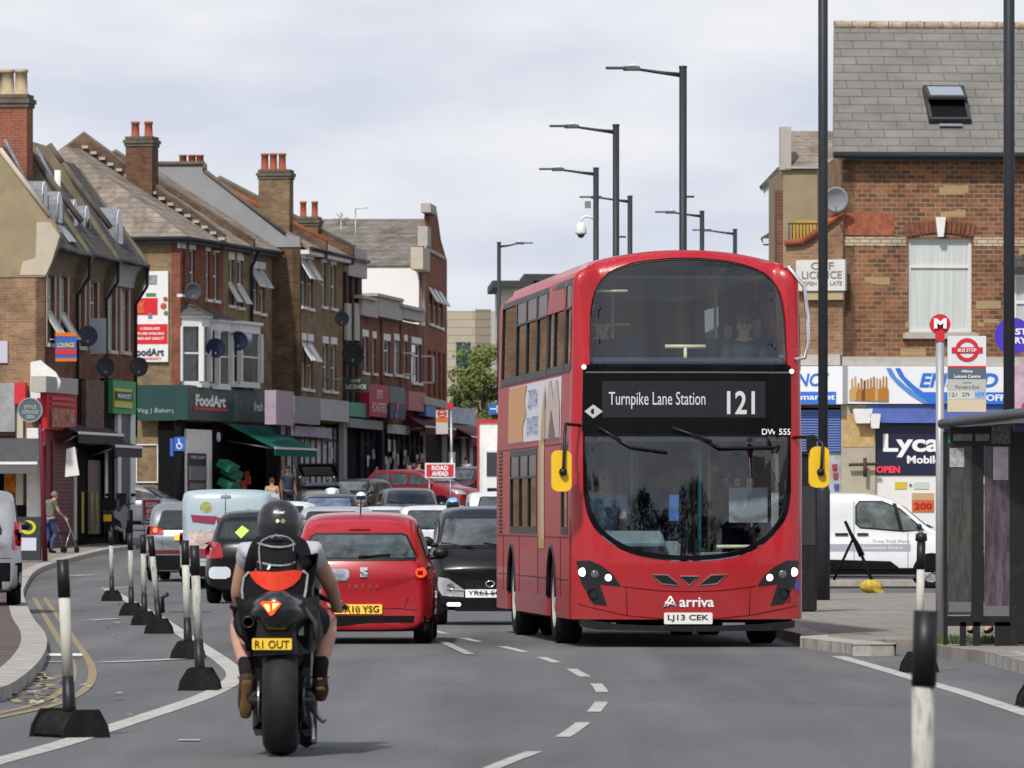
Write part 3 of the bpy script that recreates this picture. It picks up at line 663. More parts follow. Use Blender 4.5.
    adp([(2.0,2.28),(2.9,2.28),(2.6,2.6)], mat('ad_brown', (.1,.04,.02), .4), .020)
    adp([(3.3,2.28),(3.9,2.28),(3.75,2.6),(3.45,2.9)], mat('ad_gold', (.5,.33,.08), .4), .021)
    T_ = ad(3.55, 4.25, 1.05, 2.27, mat('ad_gold', (0,0,0)), .009); ad(3.6, 3.85, 1.15, 2.2, skin, .013)
    blue = mat('ad_blue', (.2,.3,.5), .5)
    text('lettering', 'ZITA', 1.3, .2, lambda u, v, o: F(-u, v, o), blue, A, cx=US(5.1), cz=2.76, off=.02, flip=True)
    text('lettering', 'DATES', 1.5, .2, lambda u, v, o: F(-u, v, o), blue, A, cx=US(5.1), cz=2.45, off=.02, flip=True)
    # ----- interior
    blue_seat = mat('seat_moquette', (.02,.05,.16), .9, var=.3, vscale=30); grey = mat('interior_grey', (.38,.40,.43), .7); cream = mat('grab_rail', (.75,.72,.45), .4)
    MB().bx(-1.2, 1.2, .55, 10.2, 2.22, 2.27).build('upper_floor', grey, t)
    MB().bx(-1.2, 1.2, .6, 10.2, .55, .6).build('lower_floor', mat('floor_dark', (.05,.05,.055), .8), t)
    MB().bx(-1.0, 1.0, 1.4, 10.2, 4.02, 4.04).build('ceiling', grey, t)
    MB().bx(-1.12, 1.12, .34, .40, 2.4, 3.12).build('front_bulkhead', mat('bulkhead', (.05,.07,.10), .7), t)
    MB().tube([(-.22,.42,3.24),(.22,.42,3.24)], .022, 8).tube([(0,.42,3.24),(0,.42,3.0)], .02, 8).tube([(-1.05,.5,3.84),(-.62,.5,3.84)], .016, 6).build('grab_rail', cream, t)
    MB().tube([(-.62,2.2,2.3),(-.62,2.2,4.0)], .018, 6).tube([(.62,3.1,2.3),(.62,3.1,4.0)], .018, 6).tube([(-1.05,2.0,3.52),(-.45,2.0,3.52)], .016, 6).build('grab_rail', cream, t)
    MB().tube([(-.72+.2*cos(a), .95, 3.06+.2*sin(a)) for a in [pi*k/10 for k in range(11)]], .02, 6).build('grab_rail', M_BLACK, t)
    for iy in range(7):
        for xc in (-.72, .72):
            if iy in (2, 3) and xc < 0: continue
            y = 1.15+iy*1.05
            st = MB()
            for dx in (-.23, .23):
                st.box((xc+dx, y+.25, 2.72), (.42,.42,.1)); st.box((xc+dx, y+.48, 3.02), (.42,.09,.68), Matrix.Rotation(-.12, 3, 'X'))
            st.build('seat', blue_seat, t, bevel=.03)
    MB().tube([(.165,.55,.6),(.165,.55,2.2)], .022, 8).build('grab_rail', mat('teal_rail', (.02,.35,.40), .4), t)
    MB().box((-.55,.62,1.0), (1.0,.35,.28)).box((-.62,.5,1.16), (.8,.5,.05), Matrix.Rotation(.3, 3, 'X')).box((.32,.55,.92), (.55,.3,.2)).build('dashboard', mat('dash_grey', (.20,.25,.28), .6), t, bevel=.03)
    MB().lathe([(.20,-.012),(.215,0),(.20,.012)], 20, (-.62,.88,1.22), 'y').build('steering_wheel', M_BLACK, t)
    MB().box((.08,.7,1.45), (.02,.9,1.5)).build('cab_screen', glass('cab_screen', (.7,.75,.75), 1.4), t)
    MB().box((-.1,.66,1.5), (.1,.08,.28)).build('ticket_machine', mat('machine_blue', (.02,.15,.5), .4), t)
    MB().box((.72,.75,1.53), (.42,.02,.38)).build('notice', mat('notice', (.35,.37,.4), .6), t)
    MB().tube([(.35,.5,1.08),(.88,.5,1.08)], .02, 6).build('grab_rail', cream, t)
    for iy in range(4):
        y = 4.6+iy*1.1
        for xc in (-.72, .72): MB().box((xc, y, 1.05), (.86,.42,.1)).box((xc, y+.25, 1.4), (.86,.09,.7)).build('seat', blue_seat, t, bevel=.03)
    for v in (1.8, 3.2): MB().tube([(-.45,v,.6),(-.45,v,2.2)], .018, 6).tube([(.45,v+.4,.6),(.45,v+.4,2.2)], .018, 6).build('grab_rail', cream, t)
    MB().bx(-1.14, -.2, 3.55, 3.6, .6, 2.2).build('staircase_wall', grey, t)
    return t
bus = make_bus()
# ================================================================ cars and vans
# local frame: x to the right seen from behind, front towards +y, origin on the ground under the middle
def lerp(a, b, t): return a+(b-a)*t
def interp(tab, y):
    if y <= tab[0][0]: return tab[0][1]
    for i in range(len(tab)-1):
        if y <= tab[i+1][0]: return lerp(tab[i][1], tab[i+1][1], (y-tab[i][0])/(tab[i+1][0]-tab[i][0]))
    return tab[-1][1]
PROF = {  # top line (fraction of length from rear, height), belt, bottom
 'hatch': dict(L=4.05, W=1.70, H=1.45, top=[(0,.72),(.02,.95),(.05,1.02),(.10,1.30),(.16,1.415),(.30,1.45),(.50,1.43),(.60,1.36),(.78,.97),(.95,.78),(1,.60)], belt=[(0,.86),(.5,.90),(.8,.88),(1,.6)], roof=.47, wb=2.5, r=.31),
 'city':  dict(L=2.70, W=1.56, H=1.54, top=[(0,.8),(.03,1.15),(.10,1.48),(.30,1.54),(.55,1.50),(.66,1.40),(.86,1.02),(.96,.86),(1,.70)], belt=[(0,.9),(.5,.95),(.86,.97),(1,.7)], roof=.50, wb=1.87, r=.29),
 'suv':   dict(L=4.45, W=1.83, H=1.68, top=[(0,.85),(.02,1.10),(.05,1.20),(.09,1.52),(.14,1.65),(.30,1.68),(.50,1.66),(.60,1.58),(.76,1.12),(.95,.98),(1,.75)], belt=[(0,1.0),(.5,1.06),(.78,1.05),(1,.75)], roof=.62, wb=2.65, r=.35),
 'estate':dict(L=4.5, W=1.78, H=1.50, top=[(0,.75),(.02,1.0),(.05,1.12),(.09,1.38),(.13,1.47),(.3,1.50),(.5,1.48),(.6,1.40),(.76,.98),(.95,.80),(1,.6)], belt=[(0,.9),(.5,.93),(.78,.92),(1,.6)], roof=.60, wb=2.65, r=.32),
 'van':   dict(L=4.60, W=1.86, H=1.88, top=[(0,.9),(.01,1.3),(.02,1.72),(.05,1.85),(.12,1.88),(.55,1.86),(.66,1.74),(.81,1.18),(.96,.98),(1,.7)], belt=[(0,1.05),(.6,1.08),(.82,1.08),(1,.7)], roof=.74, wb=2.8, r=.32),
}
class Car:
    def __init__(s, typ, name, label, cat, col, loc, rz, group=None, **k):
        p = dict(PROF[typ]); p.update(k); s.p = p; s.typ = typ
        s.root = thing(name, label, cat, loc, rz, group); t = s.root
        Lc, Wc, H = p['L'], p['W'], p['H']; hw = Wc/2; n = 30
        zb = p.get('zb', .18)
        ys = sorted(set([0,.008,.02,.035,.055,.08,.11,.14,.18,.24]+[.3+.04*k for k in range(8)]+[.6,.64,.68,.72,.76,.80,.84,.88,.92,.95,.975,.99,1]))
        mb = MB(); rings = []
        for f in ys:
            e = min(f, 1-f)*Lc
            rc = p.get('rc', .55); tap = 1-.16*(max(0, 1-e/rc))**2.2
            w = hw*tap; T = interp(p['top'], f); B = min(interp(p['belt'], f), T-.03)
            cab = max(0, min(1, (T-B)/.35)); wr = lerp(w*.93, hw*p['roof']+.24, cab) if True else 0
            wr = min(wr, w*.97)
            bot = zb+.03*max(0, 1-e/.5)**1.5
            rings.append([(0,bot),(.8*w,bot),(.95*w,bot+.05),(.995*w,bot+.22*(B-bot)),(.995*w,bot+.60*(B-bot)),(.97*w,B-.09),(.925*w,B-.005),(lerp(w*.9,wr,1),lerp(B+.02,T-.09,cab) if T-.09>B+.02 else B+.02),(wr*.9,T-.02),(wr*.55,T+.004),(0,T+.012)])
        m = len(rings[0]); full = 2*m-2
        vs = []
        for f, r in zip(ys, rings):
            y = (f-.5)*Lc
            bowr = 0
            vsr = [(x, z) for x, z in r]+[(-x, z) for x, z in r[-2:0:-1]]
            for x, z in vsr:
                e = min(f, 1-f)*Lc; dy = 0
                if e < .45: dy = .14*(abs(x)/hw)**2.5*(1-e/.45)*(1 if f < .5 else -1)
                vs.append((x, y+dy, z))
        fs = [(i*full+k, i*full+(k+1) % full, (i+1)*full+(k+1) % full, (i+1)*full+k) for i in range(len(ys)-1) for k in range(full)]
        mb.add(vs, fs, 0, True); 
        for i in (0, len(ys)-1): mb.f.append([i*full+k for k in range(full)]); mb.m.append(0); mb.sm.append(True)
        tmp = mb.build('tmp', col); md = tmp.modifiers.new('s', 'SUBSURF'); md.levels = 1
        me = evalmesh(tmp); bpy.data.objects.remove(tmp); me.name = 'body'
        for q in me.polygons: q.use_smooth = True
        s.body = link(bpy.data.objects.new('body', me), t)
        bm = bmesh.new(); bm.from_mesh(me); s.bvh = BVHTree.FromBMesh(bm); bm.free()
        s.L, s.hw, s.H = Lc, hw, H
        s.wheels()
    def hit(s, o, d):
        l, nn, i, di = s.bvh.ray_cast(Vector(o), Vector(d)); return l, nn
    def rear(s, u, z, o):
        u2 = max(-s.hw*.985, min(s.hw*.985, u)); l, nn = s.hit((u2, -6, z), (0, 1, 0))
        if l is None:
            l, nn = s.hit((u2*.93, -6, min(z, s.H-.05)), (0, 1, 0))
            if l is None: return Vector((u, -s.L/2, z))
            l = Vector((u, l.y, z))
        return l+Vector((nn.x*.5, nn.y, nn.z)).normalized()*o if nn.y < 0 else l
    def front(s, u, z, o):
        u2 = max(-s.hw*.985, min(s.hw*.985, u)); l, nn = s.hit((u2, 6, z), (0, -1, 0))
        if l is None:
            l, nn = s.hit((u2*.93, 6, min(z, s.H-.05)), (0, -1, 0))
            if l is None: return Vector((u, s.L/2, z))
            l = Vector((u, l.y, z))
        return l+Vector((nn.x*.5, nn.y, nn.z)).normalized()*o
    def side(s, sg):
        def f(u, z, o):
            l, nn = s.hit((sg*5, u, z), (-sg, 0, 0))
            if l is None: l = Vector((sg*s.hw, u, z)); nn = Vector((sg,0,0))
            return l+Vector((sg, 0, nn.z*.4)).normalized()*o
        return f
    def wheels(s):
        p = s.p; r = p['r']
        for y in (-p['wb']/2, p['wb']/2):
            for sg in (-1, 1):
                x = sg*(s.hw-.125)
                w = MB().lathe([(r*.62,-.10),(r*.9,-.105),(r*.985,-.08),(r,0),(r*.985,.08),(r*.9,.105),(r*.62,.10)], 24, (0,0,0), 'x').build('wheel', M_RUBBER, s.root, loc=(x, y, r))
                rm = MB().lathe([(r*.64,sg*.098),(r*.58,sg*.07),(r*.15,sg*.085),(0,sg*.09)], 20, (0,0,0), 'x')
                for k in range(5):
                    a = 2*pi*k/5; rm.box((sg*.09, r*.36*cos(a), r*.36*sin(a)), (.02, r*.5, r*.12), Matrix.Rotation(a, 3, 'X'))
                rm.build('rim', mat('alloy', (.45,.46,.47), .35, .6, dirt=.4), w)
                ar = [(y+(r+.055)*cos(a), r+(r+.055)*sin(a)) for a in [pi*k/14 for k in range(15)]]+[(y-r-.055, p.get('zb',.18)+.02), (y+r+.055, p.get('zb',.18)+.02)]
                sheet('wheel_arch', ar, [], s.side(sg), M_BLACKM, s.root, step=.2, off=.004)
    def patch(s, name, poly, where, m, off=.006, parent=None, thick=0, step=.12, holes=()):
        f = {'r': s.rear, 'f': s.front, 'sl': s.side(-1), 'sr': s.side(1)}[where]
        return sheet(name, poly, holes, f, m, parent or s.root, step=step, off=off, thick=thick)
    def frame(s, name, poly, where, gm, rim=.035, off=.006, parent=None):
        o = s.patch(name, poly, where, M_BLACK, off, parent)
        c = Vector((sum(a for a, b in poly)/len(poly), sum(b for a, b in poly)/len(poly)))
        inner = []
        for i, q in enumerate(poly):
            a, b = Vector(poly[i-1]), Vector(poly[(i+1) % len(poly)]); d = b-a; nn = Vector((-d.y, d.x)).normalized(); q = Vector(q)
            if (q+nn*.01-c).length > (q-nn*.01-c).length: nn = -nn
            inner.append(tuple(q+nn*rim))
        s.patch('pane', inner, where, gm, off+.005, o); return o
    def sides(s, gm=None):
        gm = gm or M_GLASSD; L, H = s.L, s.H; top = s.p['top']; belt = s.p['belt']
        for sg, w in ((-1, 'sl'), (1, 'sr')):
            def P(f, dz=-.13): return ((f-.5)*L, interp(top, f)+dz)
            def B(f): return ((f-.5)*L, interp(belt, f)+.05)
            cuts = [(.10 if s.typ != 'van' else .68, .30), (.31, .48), (.49, .72)] if s.typ != 'van' else [(.5, .78)]
            if s.typ == 'city': cuts = [(.10,.30),(.31,.78)]
            for a, b in cuts:
                if b > .7:
                    poly = [B(a), B(b), (((b+.0)-.5)*L-.02, B(b)[1]+.03)]+[P(x) for x in (.66, .62, .56, a+.01) if P(x)[1] > B(x)[1]+.04]
                    if s.typ == 'van': poly = [B(a), B(.80), P(.74, -.12), P(.68, -.14), P(.62, -.15), P(a, -.24)]
                elif a == .10: poly = [B(.14), B(b), P(b-.005), P(.19), P(.145, -.14)]
                else: poly = [B(a), B(b), P(b-.004), P(a+.004)]
                s.frame('side_window', poly, w, gm, .025)
            for x in (.31, .49) if s.typ != 'van' else (.5, .76):
                yv = (x-.5)*L; s.patch('door_seam', rect(yv-.006, .34, yv+.006, interp(belt, x)), w, M_BLACK, .003)
            for x in (.34, .52) if s.typ != 'van' else (.44, .53):
                yv = (x-.5)*L; s.patch('door_handle', rrect(yv, interp(belt,x)-.13, yv+.17, interp(belt,x)-.10, .012), w, s.body.data.materials[0] if s.typ != 'van' else M_BLACK, .02, thick=.02)
            s.patch('sill', rect(-s.p['wb']/2+s.p['r']+.07, .21, s.p['wb']/2-s.p['r']-.07, .30), w, M_BLACKM, .006)
    def mirrors(s, m, f=.70, z=None):
        y = (f-.5)*s.L; z = z or interp(s.p['belt'], f)+.10
        for sg in (-1, 1):
            MB().sphere((sg*(s.hw+.03), y, z), .09, sq=(1.0,.6,.75)).tube([(sg*(s.hw-.14), y, z-.06), (sg*(s.hw+.02), y, z-.03)], .03, 6).build('wing_mirror', m, s.root)
    def plate(s, where, z, txt, m, u=0, w=.52, hh=.11):
        o = s.patch('number_plate', rrect(u-w/2, z-hh/2, u+w/2, z+hh/2, .01), where, m, .03, thick=.03, step=0)
        f = s.rear if where == 'r' else s.front
        if txt: text('lettering', txt, w*.87, hh*.66, f, M_BTXT, o, cx=u, cz=z, off=.036, bold=.012, flip=(where == 'f'))
        return o
    def rearset(s, z0=.98, z1=1.33, w0=.60, w1=.50, lampc=None, plz=.75, txt=None, pm=None, lamps=None, bz=.46, gm=None, gname='rear_window', lit=False, lz=(.78,.98), lw=(.60,.80)):
        poly = [(-w0,z0),(w0,z0),(w0+.01,z0+.06),(w1,z1-.03),(w1-.06,z1),(-w1+.06,z1),(-w1,z1-.03),(-w0-.01,z0+.06)]
        rw = s.frame(gname, poly, 'r', gm or M_GLASSD, .03)
        MB().tube([s.rear(.0, z0+.03, .03), s.rear(w0*.55, z0+.05, .03)], .012, 5).build('rear_wiper', M_BLACK, s.root)
        lm = mat('tail_lens', (.30,.008,.01), .15, coat=.5)
        for sg in (-1, 1):
            a, b = lw; q = [(sg*a, lz[0]+.04),(sg*(a+.03), lz[0]),(sg*b, lz[0]+.0),(sg*b, lz[1]-.03),(sg*(b-.03),lz[1]),(sg*(a+.06),lz[1]-.03)]
            o = s.patch('tail_light', q, 'r', lm, .008, thick=.01, step=.05)
            if lit: s.patch('lamp', circ(sg*(a+b)/2, (lz[0]+lz[1])/2, .05, 12), 'r', mat('brake_lamp', (.9,.1,.05), .3, emit=(1,.10,.03), es=2.2), .014, o)
        s.patch('rear_bumper', [(-s.hw*.90,s.p.get('zb',.18)+.015),(s.hw*.90,s.p.get('zb',.18)+.015),(s.hw*.98,.27),(s.hw*.985,bz),(-s.hw*.985,bz),(-s.hw*.98,.27)], 'r', M_BLACKM, .008, thick=.01)
        for pts in ([(-.55,plz+.14),(-.50,bz+.08),(.50,bz+.08),(.55,plz+.14)], [(-s.hw*.95,bz+.06),(-.5,bz+.07)], [(s.hw*.95,bz+.06),(.5,bz+.07)]):
            ln = dense(pts, .1); MB().tube([s.rear(a, b, .001) for a, b in ln], .005, 4).build('panel_seam', mat('seam_dark', (.02,.01,.01), .6), s.root)
        s.plate('r', plz, txt, pm or M_YPLATE)
        return rw
    def frontset(s, z0=1.02, z1=1.36, w0=.66, w1=.54, lz=(.62,.80), lw=(.42,.76), gz=(.50,.62), plz=.45, txt=None, plu=0, gm=None, lit=False):
        poly = [(-w0,z0),(w0,z0),(w0-.01,z0+.08),(w1,z1-.02),(w1-.05,z1),(-w1+.05,z1),(-w1,z1-.02),(-w0+.01,z0+.08)]
        s.frame('windscreen', poly, 'f', gm or M_GLASSD, .03)
        for u in (-.35, .2): MB().tube([s.front(u, z0-.01, .02), s.front(u+.42, z0+.05, .02)], .01, 5).build('wiper', M_BLACK, s.root)
        for sg in (-1, 1):
            a, b = lw; q = [(sg*a,lz[0]),(sg*(b-.06),lz[0]+.02),(sg*b,lz[0]+.12),(sg*(b-.02),lz[1]),(sg*(b-.14),lz[1]-.02),(sg*a,lz[0]+.10)]
            o = s.patch('headlight', q, 'f', mat('headlamp_glass', (.42,.44,.46), .1, .3, coat=1), .01, thick=.01, step=.05)
            s.patch('lamp', circ(sg*(a+b)/2, (lz[0]+lz[1])/2, .055, 12), 'f', mat('lit_lamp', (0,0,0)) if lit else M_CHROME, .014, o)
        s.patch('grille', [(-lw[0]+.04,gz[0]),(lw[0]-.04,gz[0]),(lw[0]-.01,gz[1]),(-lw[0]+.01,gz[1])], 'f', M_BLACK, .008, thick=.01)
        s.patch('front_bumper', [(-.62,.20),(.62,.20),(.66,.34),(-.66,.34)], 'f', M_BLACKM, .008, thick=.01)
        s.plate('f', plz, txt, M_WPLATE, u=plu)
def place(px, D): return (PX(px, D), D, G(D))
YR = radians
# --- red hatchback directly ahead of the motorcycle
c = Car('hatch', 'hatchback', 'bright red hatchback with yellow number plate behind the motorcyclist', 'car', paint('seat_red', (.36,.008,.016)), place(363.5, 79), YR(-.4), W=1.65, zb=.13)
c.mirrors(M_BLACK); c.sides()
def ZI(py): return CAMH-(py-517)/91.0
c.rearset(z0=ZI(561), z1=ZI(533), w0=.63, w1=.54, plz=ZI(609.5), txt='DA10 YSG', lamps=None, bz=ZI(616), lz=(ZI(580), ZI(564)), lw=(.60,.79), gm=mat('rear_glass_pale', (.045,.06,.062), .05, ior=1.9, var=.9, vscale=4))
c.patch('fuel_badge_glare', rrect(-.32, ZI(581), -.10, ZI(569), .05), 'r', mat('sticker_silver', (.5,.52,.54), .15, .8, var=.4, vscale=6), .010)  # glare on the tailgate, painted as a silvery patch
em = c.patch('emblem', [(.02,ZI(568)),(.10,ZI(568)),(.10,ZI(571)),(.05,ZI(571)),(.10,ZI(573)),(.10,ZI(577)),(.02,ZI(577)),(.02,ZI(574)),(.07,ZI(574)),(.02,ZI(572))], 'r', M_CHROME, .02, thick=.02, step=0)
for k, ch in enumerate('IBIZA'): text('lettering', ch, .03 if ch != 'I' else .008, .035, c.rear, M_CHROME, c.root, cx=-.10+k*.075, cz=ZI(586), off=.012)
c.patch('brake_light', rect(-.12, ZI(530.5), .12, ZI(528.5)), 'r', mat('tail_lens', (0,0,0)), .02)
c.patch('lamp', circ(.68, ZI(573), .055, 14), 'r', mat('brake_lamp_dim', (.8,.08,.03), .3, emit=(1,.08,.02), es=.9), .016)
MB().tube([(0,-1.15,1.44),(0.01,-1.28,1.62)], .008, 5).build('aerial', M_BLACK, c.root)
# --- small black city car facing the camera
c = Car('city', 'city_car', 'small black city car with lit fog lamp, half hidden behind the bus', 'car', mat('paint_black', (.006,.006,.008), .28, coat=.1, spec=.35), place(487, 92), pi+YR(2), W=1.56)
c.mirrors(M_BLACK, f=.80, z=1.08); c.sides()
def ZS(py): return CAMH-(py-517)/77.0
c.frontset(z0=ZS(548), z1=ZS(517), w0=.66, w1=.58, lz=(ZS(597), ZS(577)), lw=(.34,.68), gz=(ZS(590), ZS(580)), plz=ZS(593.5), txt='YR63 ECJ', plu=.06, gm=mat('windscreen_pale', (.05,.058,.06), .05, ior=1.9, var=.8, vscale=3))
MB().tube([c.front(u, ZS(589)-.06*(1-abs(u)/.5)*1.0, .012) for u in [-.56+.08*k for k in range(15)]], .013, 6).build('grille_bar', M_CHROME, c.root)
lg = MB(); cc = c.front(0, ZS(583.5), .02); lg.tube([cc+Vector((.055*cos(a), 0, .038*sin(a))) for a in [2*pi*k/14 for k in range(15)]], .011, 6, cap=False); lg.build('emblem', M_CHROME, c.root)
for sg in (-1, 1): c.patch('fog_lamp', rrect(sg*.47-.09, ZS(606), sg*.47+.09, ZS(602.5), .02), 'f', mat('fog_lit', (.9,.9,.8), .3, emit=(1,1,.75), es=2.2), .012)
c.patch('lower_grille', rect(-.45, ZS(611), .45, ZS(601)), 'f', M_BLACKM, .006)
# --- black hatchback ahead on the left with a green sticker
c = Car('hatch', 'hatchback', 'black hatchback with green diamond sticker in its rear window', 'car', mat('paint_black_met', (.008,.007,.009), .28, coat=.1, spec=.3), place(267, 115), YR(-3.5), W=1.73, H=1.5, top=[(0,.72),(.02,.98),(.05,1.06),(.10,1.36),(.16,1.475),(.30,1.51),(.50,1.49),(.60,1.42),(.78,.97),(.95,.78),(1,.60)])
c.mirrors(M_BLACK); c.sides()
def ZK(py): return CAMH-(py-517)/61.0
c.rearset(z0=1.02, z1=1.34, w0=.62, w1=.56, plz=.62, bz=.44, lz=(ZK(558), ZK(541)), lw=(.52,.84), txt='')
c.patch('sticker', [(-.35,ZK(533)),(-.24,ZK(526)),(-.12,ZK(531)),(-.24,ZK(539))], 'r', mat('sticker_green', (.45,.65,.12), .5), .02)
c.patch('panel_glare', rrect(-.76, ZK(578), -.40, ZK(566), .08), 'r', mat('headlamp_like', (.75,.82,.88), .15, .3), .010)  # bright glare on the black panel, painted as a pale patch
# --- painted van
c = Car('van', 'van', 'pale blue van with printed picture on its rear doors in the left queue', 'van', paint('sky_blue', (.34,.43,.47)), place(235, 138), YR(-2.5), W=1.86, H=1.93, top=[(0,.9),(.006,1.3),(.014,1.74),(.03,1.88),(.1,1.93),(.55,1.91),(.66,1.78),(.81,1.18),(.96,.98),(1,.7)], roof=.80)
c.mirrors(M_BLACK, z=1.18)
def ZV(py): return CAMH-(py-517)/50.7
c.rearset(z0=.66, z1=.72, w0=.2, w1=.2, plz=.62, bz=.45, lz=(.72,1.12), lw=(.80,.91), txt='')
c.patch('door_seam', rect(-.008, .5, .008, 1.86), 'r', M_BLACK, .006)
c.patch('brake_light', rrect(-.1, ZV(498.5), .1, ZV(496), .015), 'r', mat('dark_red', (.06,.02,.02), .4), .02, thick=.02)
pr = c.patch('printed_panel', [(-.84,.78),(.84,.78),(.84,1.15),(.3,1.1),(-.3,1.16),(-.84,1.10)], 'r', mat('print_pink', (.55,.45,.42), .4, var=.5, vscale=6, dirt=.6, dcol=(.35,.08,.12), dscale=5), .005)
for a, b, w in ((-.42,ZV(519),.26), (.02,ZV(521.5),.20)): c.patch('print', [(a-w,b+.08),(a+w,b+.05),(a+w*.8,b-.11),(a-w*.85,b-.06)], 'r', mat('print_maroon', (.22,.04,.08), .5), .009)
c.patch('print', circ(-.38, ZV(508.5)+.02, .11, 9, 1.1), 'r', mat('print_green', (.30,.32,.10), .5, var=.5, vscale=12), .007)
c.patch('print', [(-.84,.60),(.84,.60),(.84,.74),(-.84,.8)], 'r', mat('print_maroon', (0,0,0)), .008)
text('lettering', '3w', .3, .14, c.rear, mat('print_brown', (.25,.2,.15), .5), c.root, cx=.55, cz=ZV(513), off=.01, bold=.03)
# --- silver SUV
c = Car('suv', 'suv', 'grey SUV braking with its left tail light glowing, left of the blue van', 'car', paint('silver_grey', (.25,.27,.29), .5), place(196, 150), YR(-2.5), W=1.84, H=1.72)
c.mirrors(M_BLACK); c.sides()
c.rearset(z0=1.08, z1=1.50, w0=.64, w1=.56, plz=.92, bz=.55, lz=(.98,1.17), lw=(.48,.88), txt='', lit=True)
c.patch('brake_light', rect(-.05, 1.525, .28, 1.575), 'r', mat('brake_lamp', (0,0,0)), .03)
c.patch('bumper_strip', rect(-.85, .58, .85, .66), 'r', mat('dark_red2', (.10,.01,.015), .4), .012)
# --- silver car at the left edge, parked on the forecourt
c = Car('suv', 'parked_car', 'silver car parked on the left forecourt, cut off by the left edge', 'car', paint('silver_mid', (.36,.37,.39), .5), (PX(-39, 103), 103, .12), YR(4), W=1.8, H=1.62)
c.mirrors(M_BLACK); c.sides(); c.rearset(z0=1.02, z1=1.42, w0=.6, w1=.5, plz=.8, bz=.62, lz=(.80,1.22), lw=(.74,.88), txt='')
# --- the far queue, facing the camera
def simple(typ, label, col, px, D, rz, front=True, **k):
    c = Car(typ, {'hatch':'hatchback','estate':'estate_car','suv':'suv','van':'van','city':'city_car'}[typ], label, 'van' if typ == 'van' else 'car', col, place(px, D), rz, None, **k)
    c.mirrors(M_BLACK if k.get('bm') else col); c.sides(k.get('gm'))
    H = c.H
    if front: c.frontset(z0=H*.69, z1=H*.935, w0=c.hw*.80, w1=c.hw*.68, lz=(H*.44,H*.55), lw=(c.hw*.55,c.hw*.92), gz=(H*.36,H*.45), plz=H*.30, gm=k.get('gm'), lit=k.get('lit', False))
    else: c.rearset(z0=H*.68, z1=H*.92, w0=c.hw*.74, w1=c.hw*.65, plz=H*.52, bz=.46, lz=(H*.56,H*.69), lw=(c.hw*.7,c.hw*.95), txt='', lit=k.get('lit', False))
    return c
wht = paint('white', (.72,.73,.74)); slv = paint('silver', (0,0,0)); gm2 = mat('windscreen_pale', (0,0,0)); dgr = paint('dark_grey', (.08,.09,.10), .4)
simple('suv', 'white car facing us behind the red hatchback and the black city car', wht, 437, 146, pi+YR(2), gm=gm2, W=1.78, H=1.62, top=[(0,.85),(.02,1.05),(.05,1.15),(.09,1.44),(.14,1.58),(.30,1.62),(.50,1.60),(.60,1.52),(.76,1.08),(.95,.94),(1,.75)])
simple('hatch', 'white hatchback facing us, in the gap left of the larger white car', wht, 386, 168, pi+YR(4), gm=gm2)
simple('van', 'white van at the bus flank behind the black city car', wht, 507, 158, pi+YR(2), gm=gm2)
simple('estate', 'dark grey car whose roof shows behind the white hatchback', dgr, 408, 205, pi+YR(6))
c = simple('suv', 'dark red SUV turning across the road with a driver at its open window', paint('deep_red', (.22,.014,.025)), 423, 250, YR(-122), gm=mat('window_grey', (.07,.085,.09), .08, ior=1.8, var=.6, vscale=3), H=1.74)
simple('suv', 'dark maroon SUV far behind the red SUV, facing us', paint('maroon_black', (.05,.012,.016)), 466, 262, pi-YR(25), gm=gm2)
simple('hatch', 'pinkish red hatchback farthest away, beside the white lorry', paint('rose_red', (.35,.03,.05)), 490, 285, pi-YR(10))
simple('estate', 'silver estate facing us with blue reflections in its windscreen', slv, 331, 190, pi+YR(-6), gm=mat('windscreen_blue', (.10,.14,.22), .06, ior=1.9, var=.9, vscale=2))  # blue reflection is put into the windscreen's own colour
simple('estate', 'silver grey car low behind the roof of the red hatchback', paint('pale_grey', (.42,.44,.46), .3), 340, 163, YR(-4), front=False, gm=mat('glass_dark_blue', (.02,.03,.045), .05, ior=1.7))
simple('hatch', 'white hatchback with brake light on, ahead of the rider helmet', wht, 291, 178, YR(-6), front=False, lit=True)
simple('hatch', 'silver hatchback beside the raised boot, under the lettered shopfront', slv, 357, 240, pi+YR(-20), gm=gm2)
simple('hatch', 'grey car parked side on in the side street below the brick side wall', paint('mid_grey', (.20,.21,.22), .4), 138, 220, YR(-98))
# white panel van crossing on the right
c = Car('van', 'van', 'white panel van on the side road outside the corner shop', 'van', wht, (PX(858, 138.2), 138.2, G(138)), YR(-90), L=4.45, H=1.84, W=1.82)
c.mirrors(M_BLACK, f=.76, z=1.2); c.frontset(z0=1.18, z1=1.62, w0=.72, w1=.62, lz=(.8,1.0), lw=(.5,.86), gz=(.6,.75), plz=.5); c.rearset(z0=1.1, z1=1.6, w0=.6, w1=.55, plz=.8, txt='')
def yv(px): return (px-858)/50.65
def zv(py): return CAMH-(py-517)/50.65
c.frame('side_window', [(yv(853),zv(524)),(yv(858),zv(528.5)),(yv(901),zv(532)),(yv(922),zv(530)),(yv(898),zv(508.5)),(yv(880),zv(501)),(yv(857),zv(501)),(yv(853),zv(506))], 'sr', mat('van_glass', (.10,.12,.12), .06, ior=1.7, var=.9, vscale=2.5), .03)
c.patch('window_pillar', [(yv(897),zv(531)),(yv(901),zv(531)),(yv(894),zv(504)),(yv(890),zv(503))], 'sr', M_BLACK, .016)
for a, b in ((833, 846), (855, 866)): c.patch('door_handle', rrect(yv(a), zv(535.5), yv(b), zv(533), .012), 'sr', M_BLACK, .03, thick=.02)
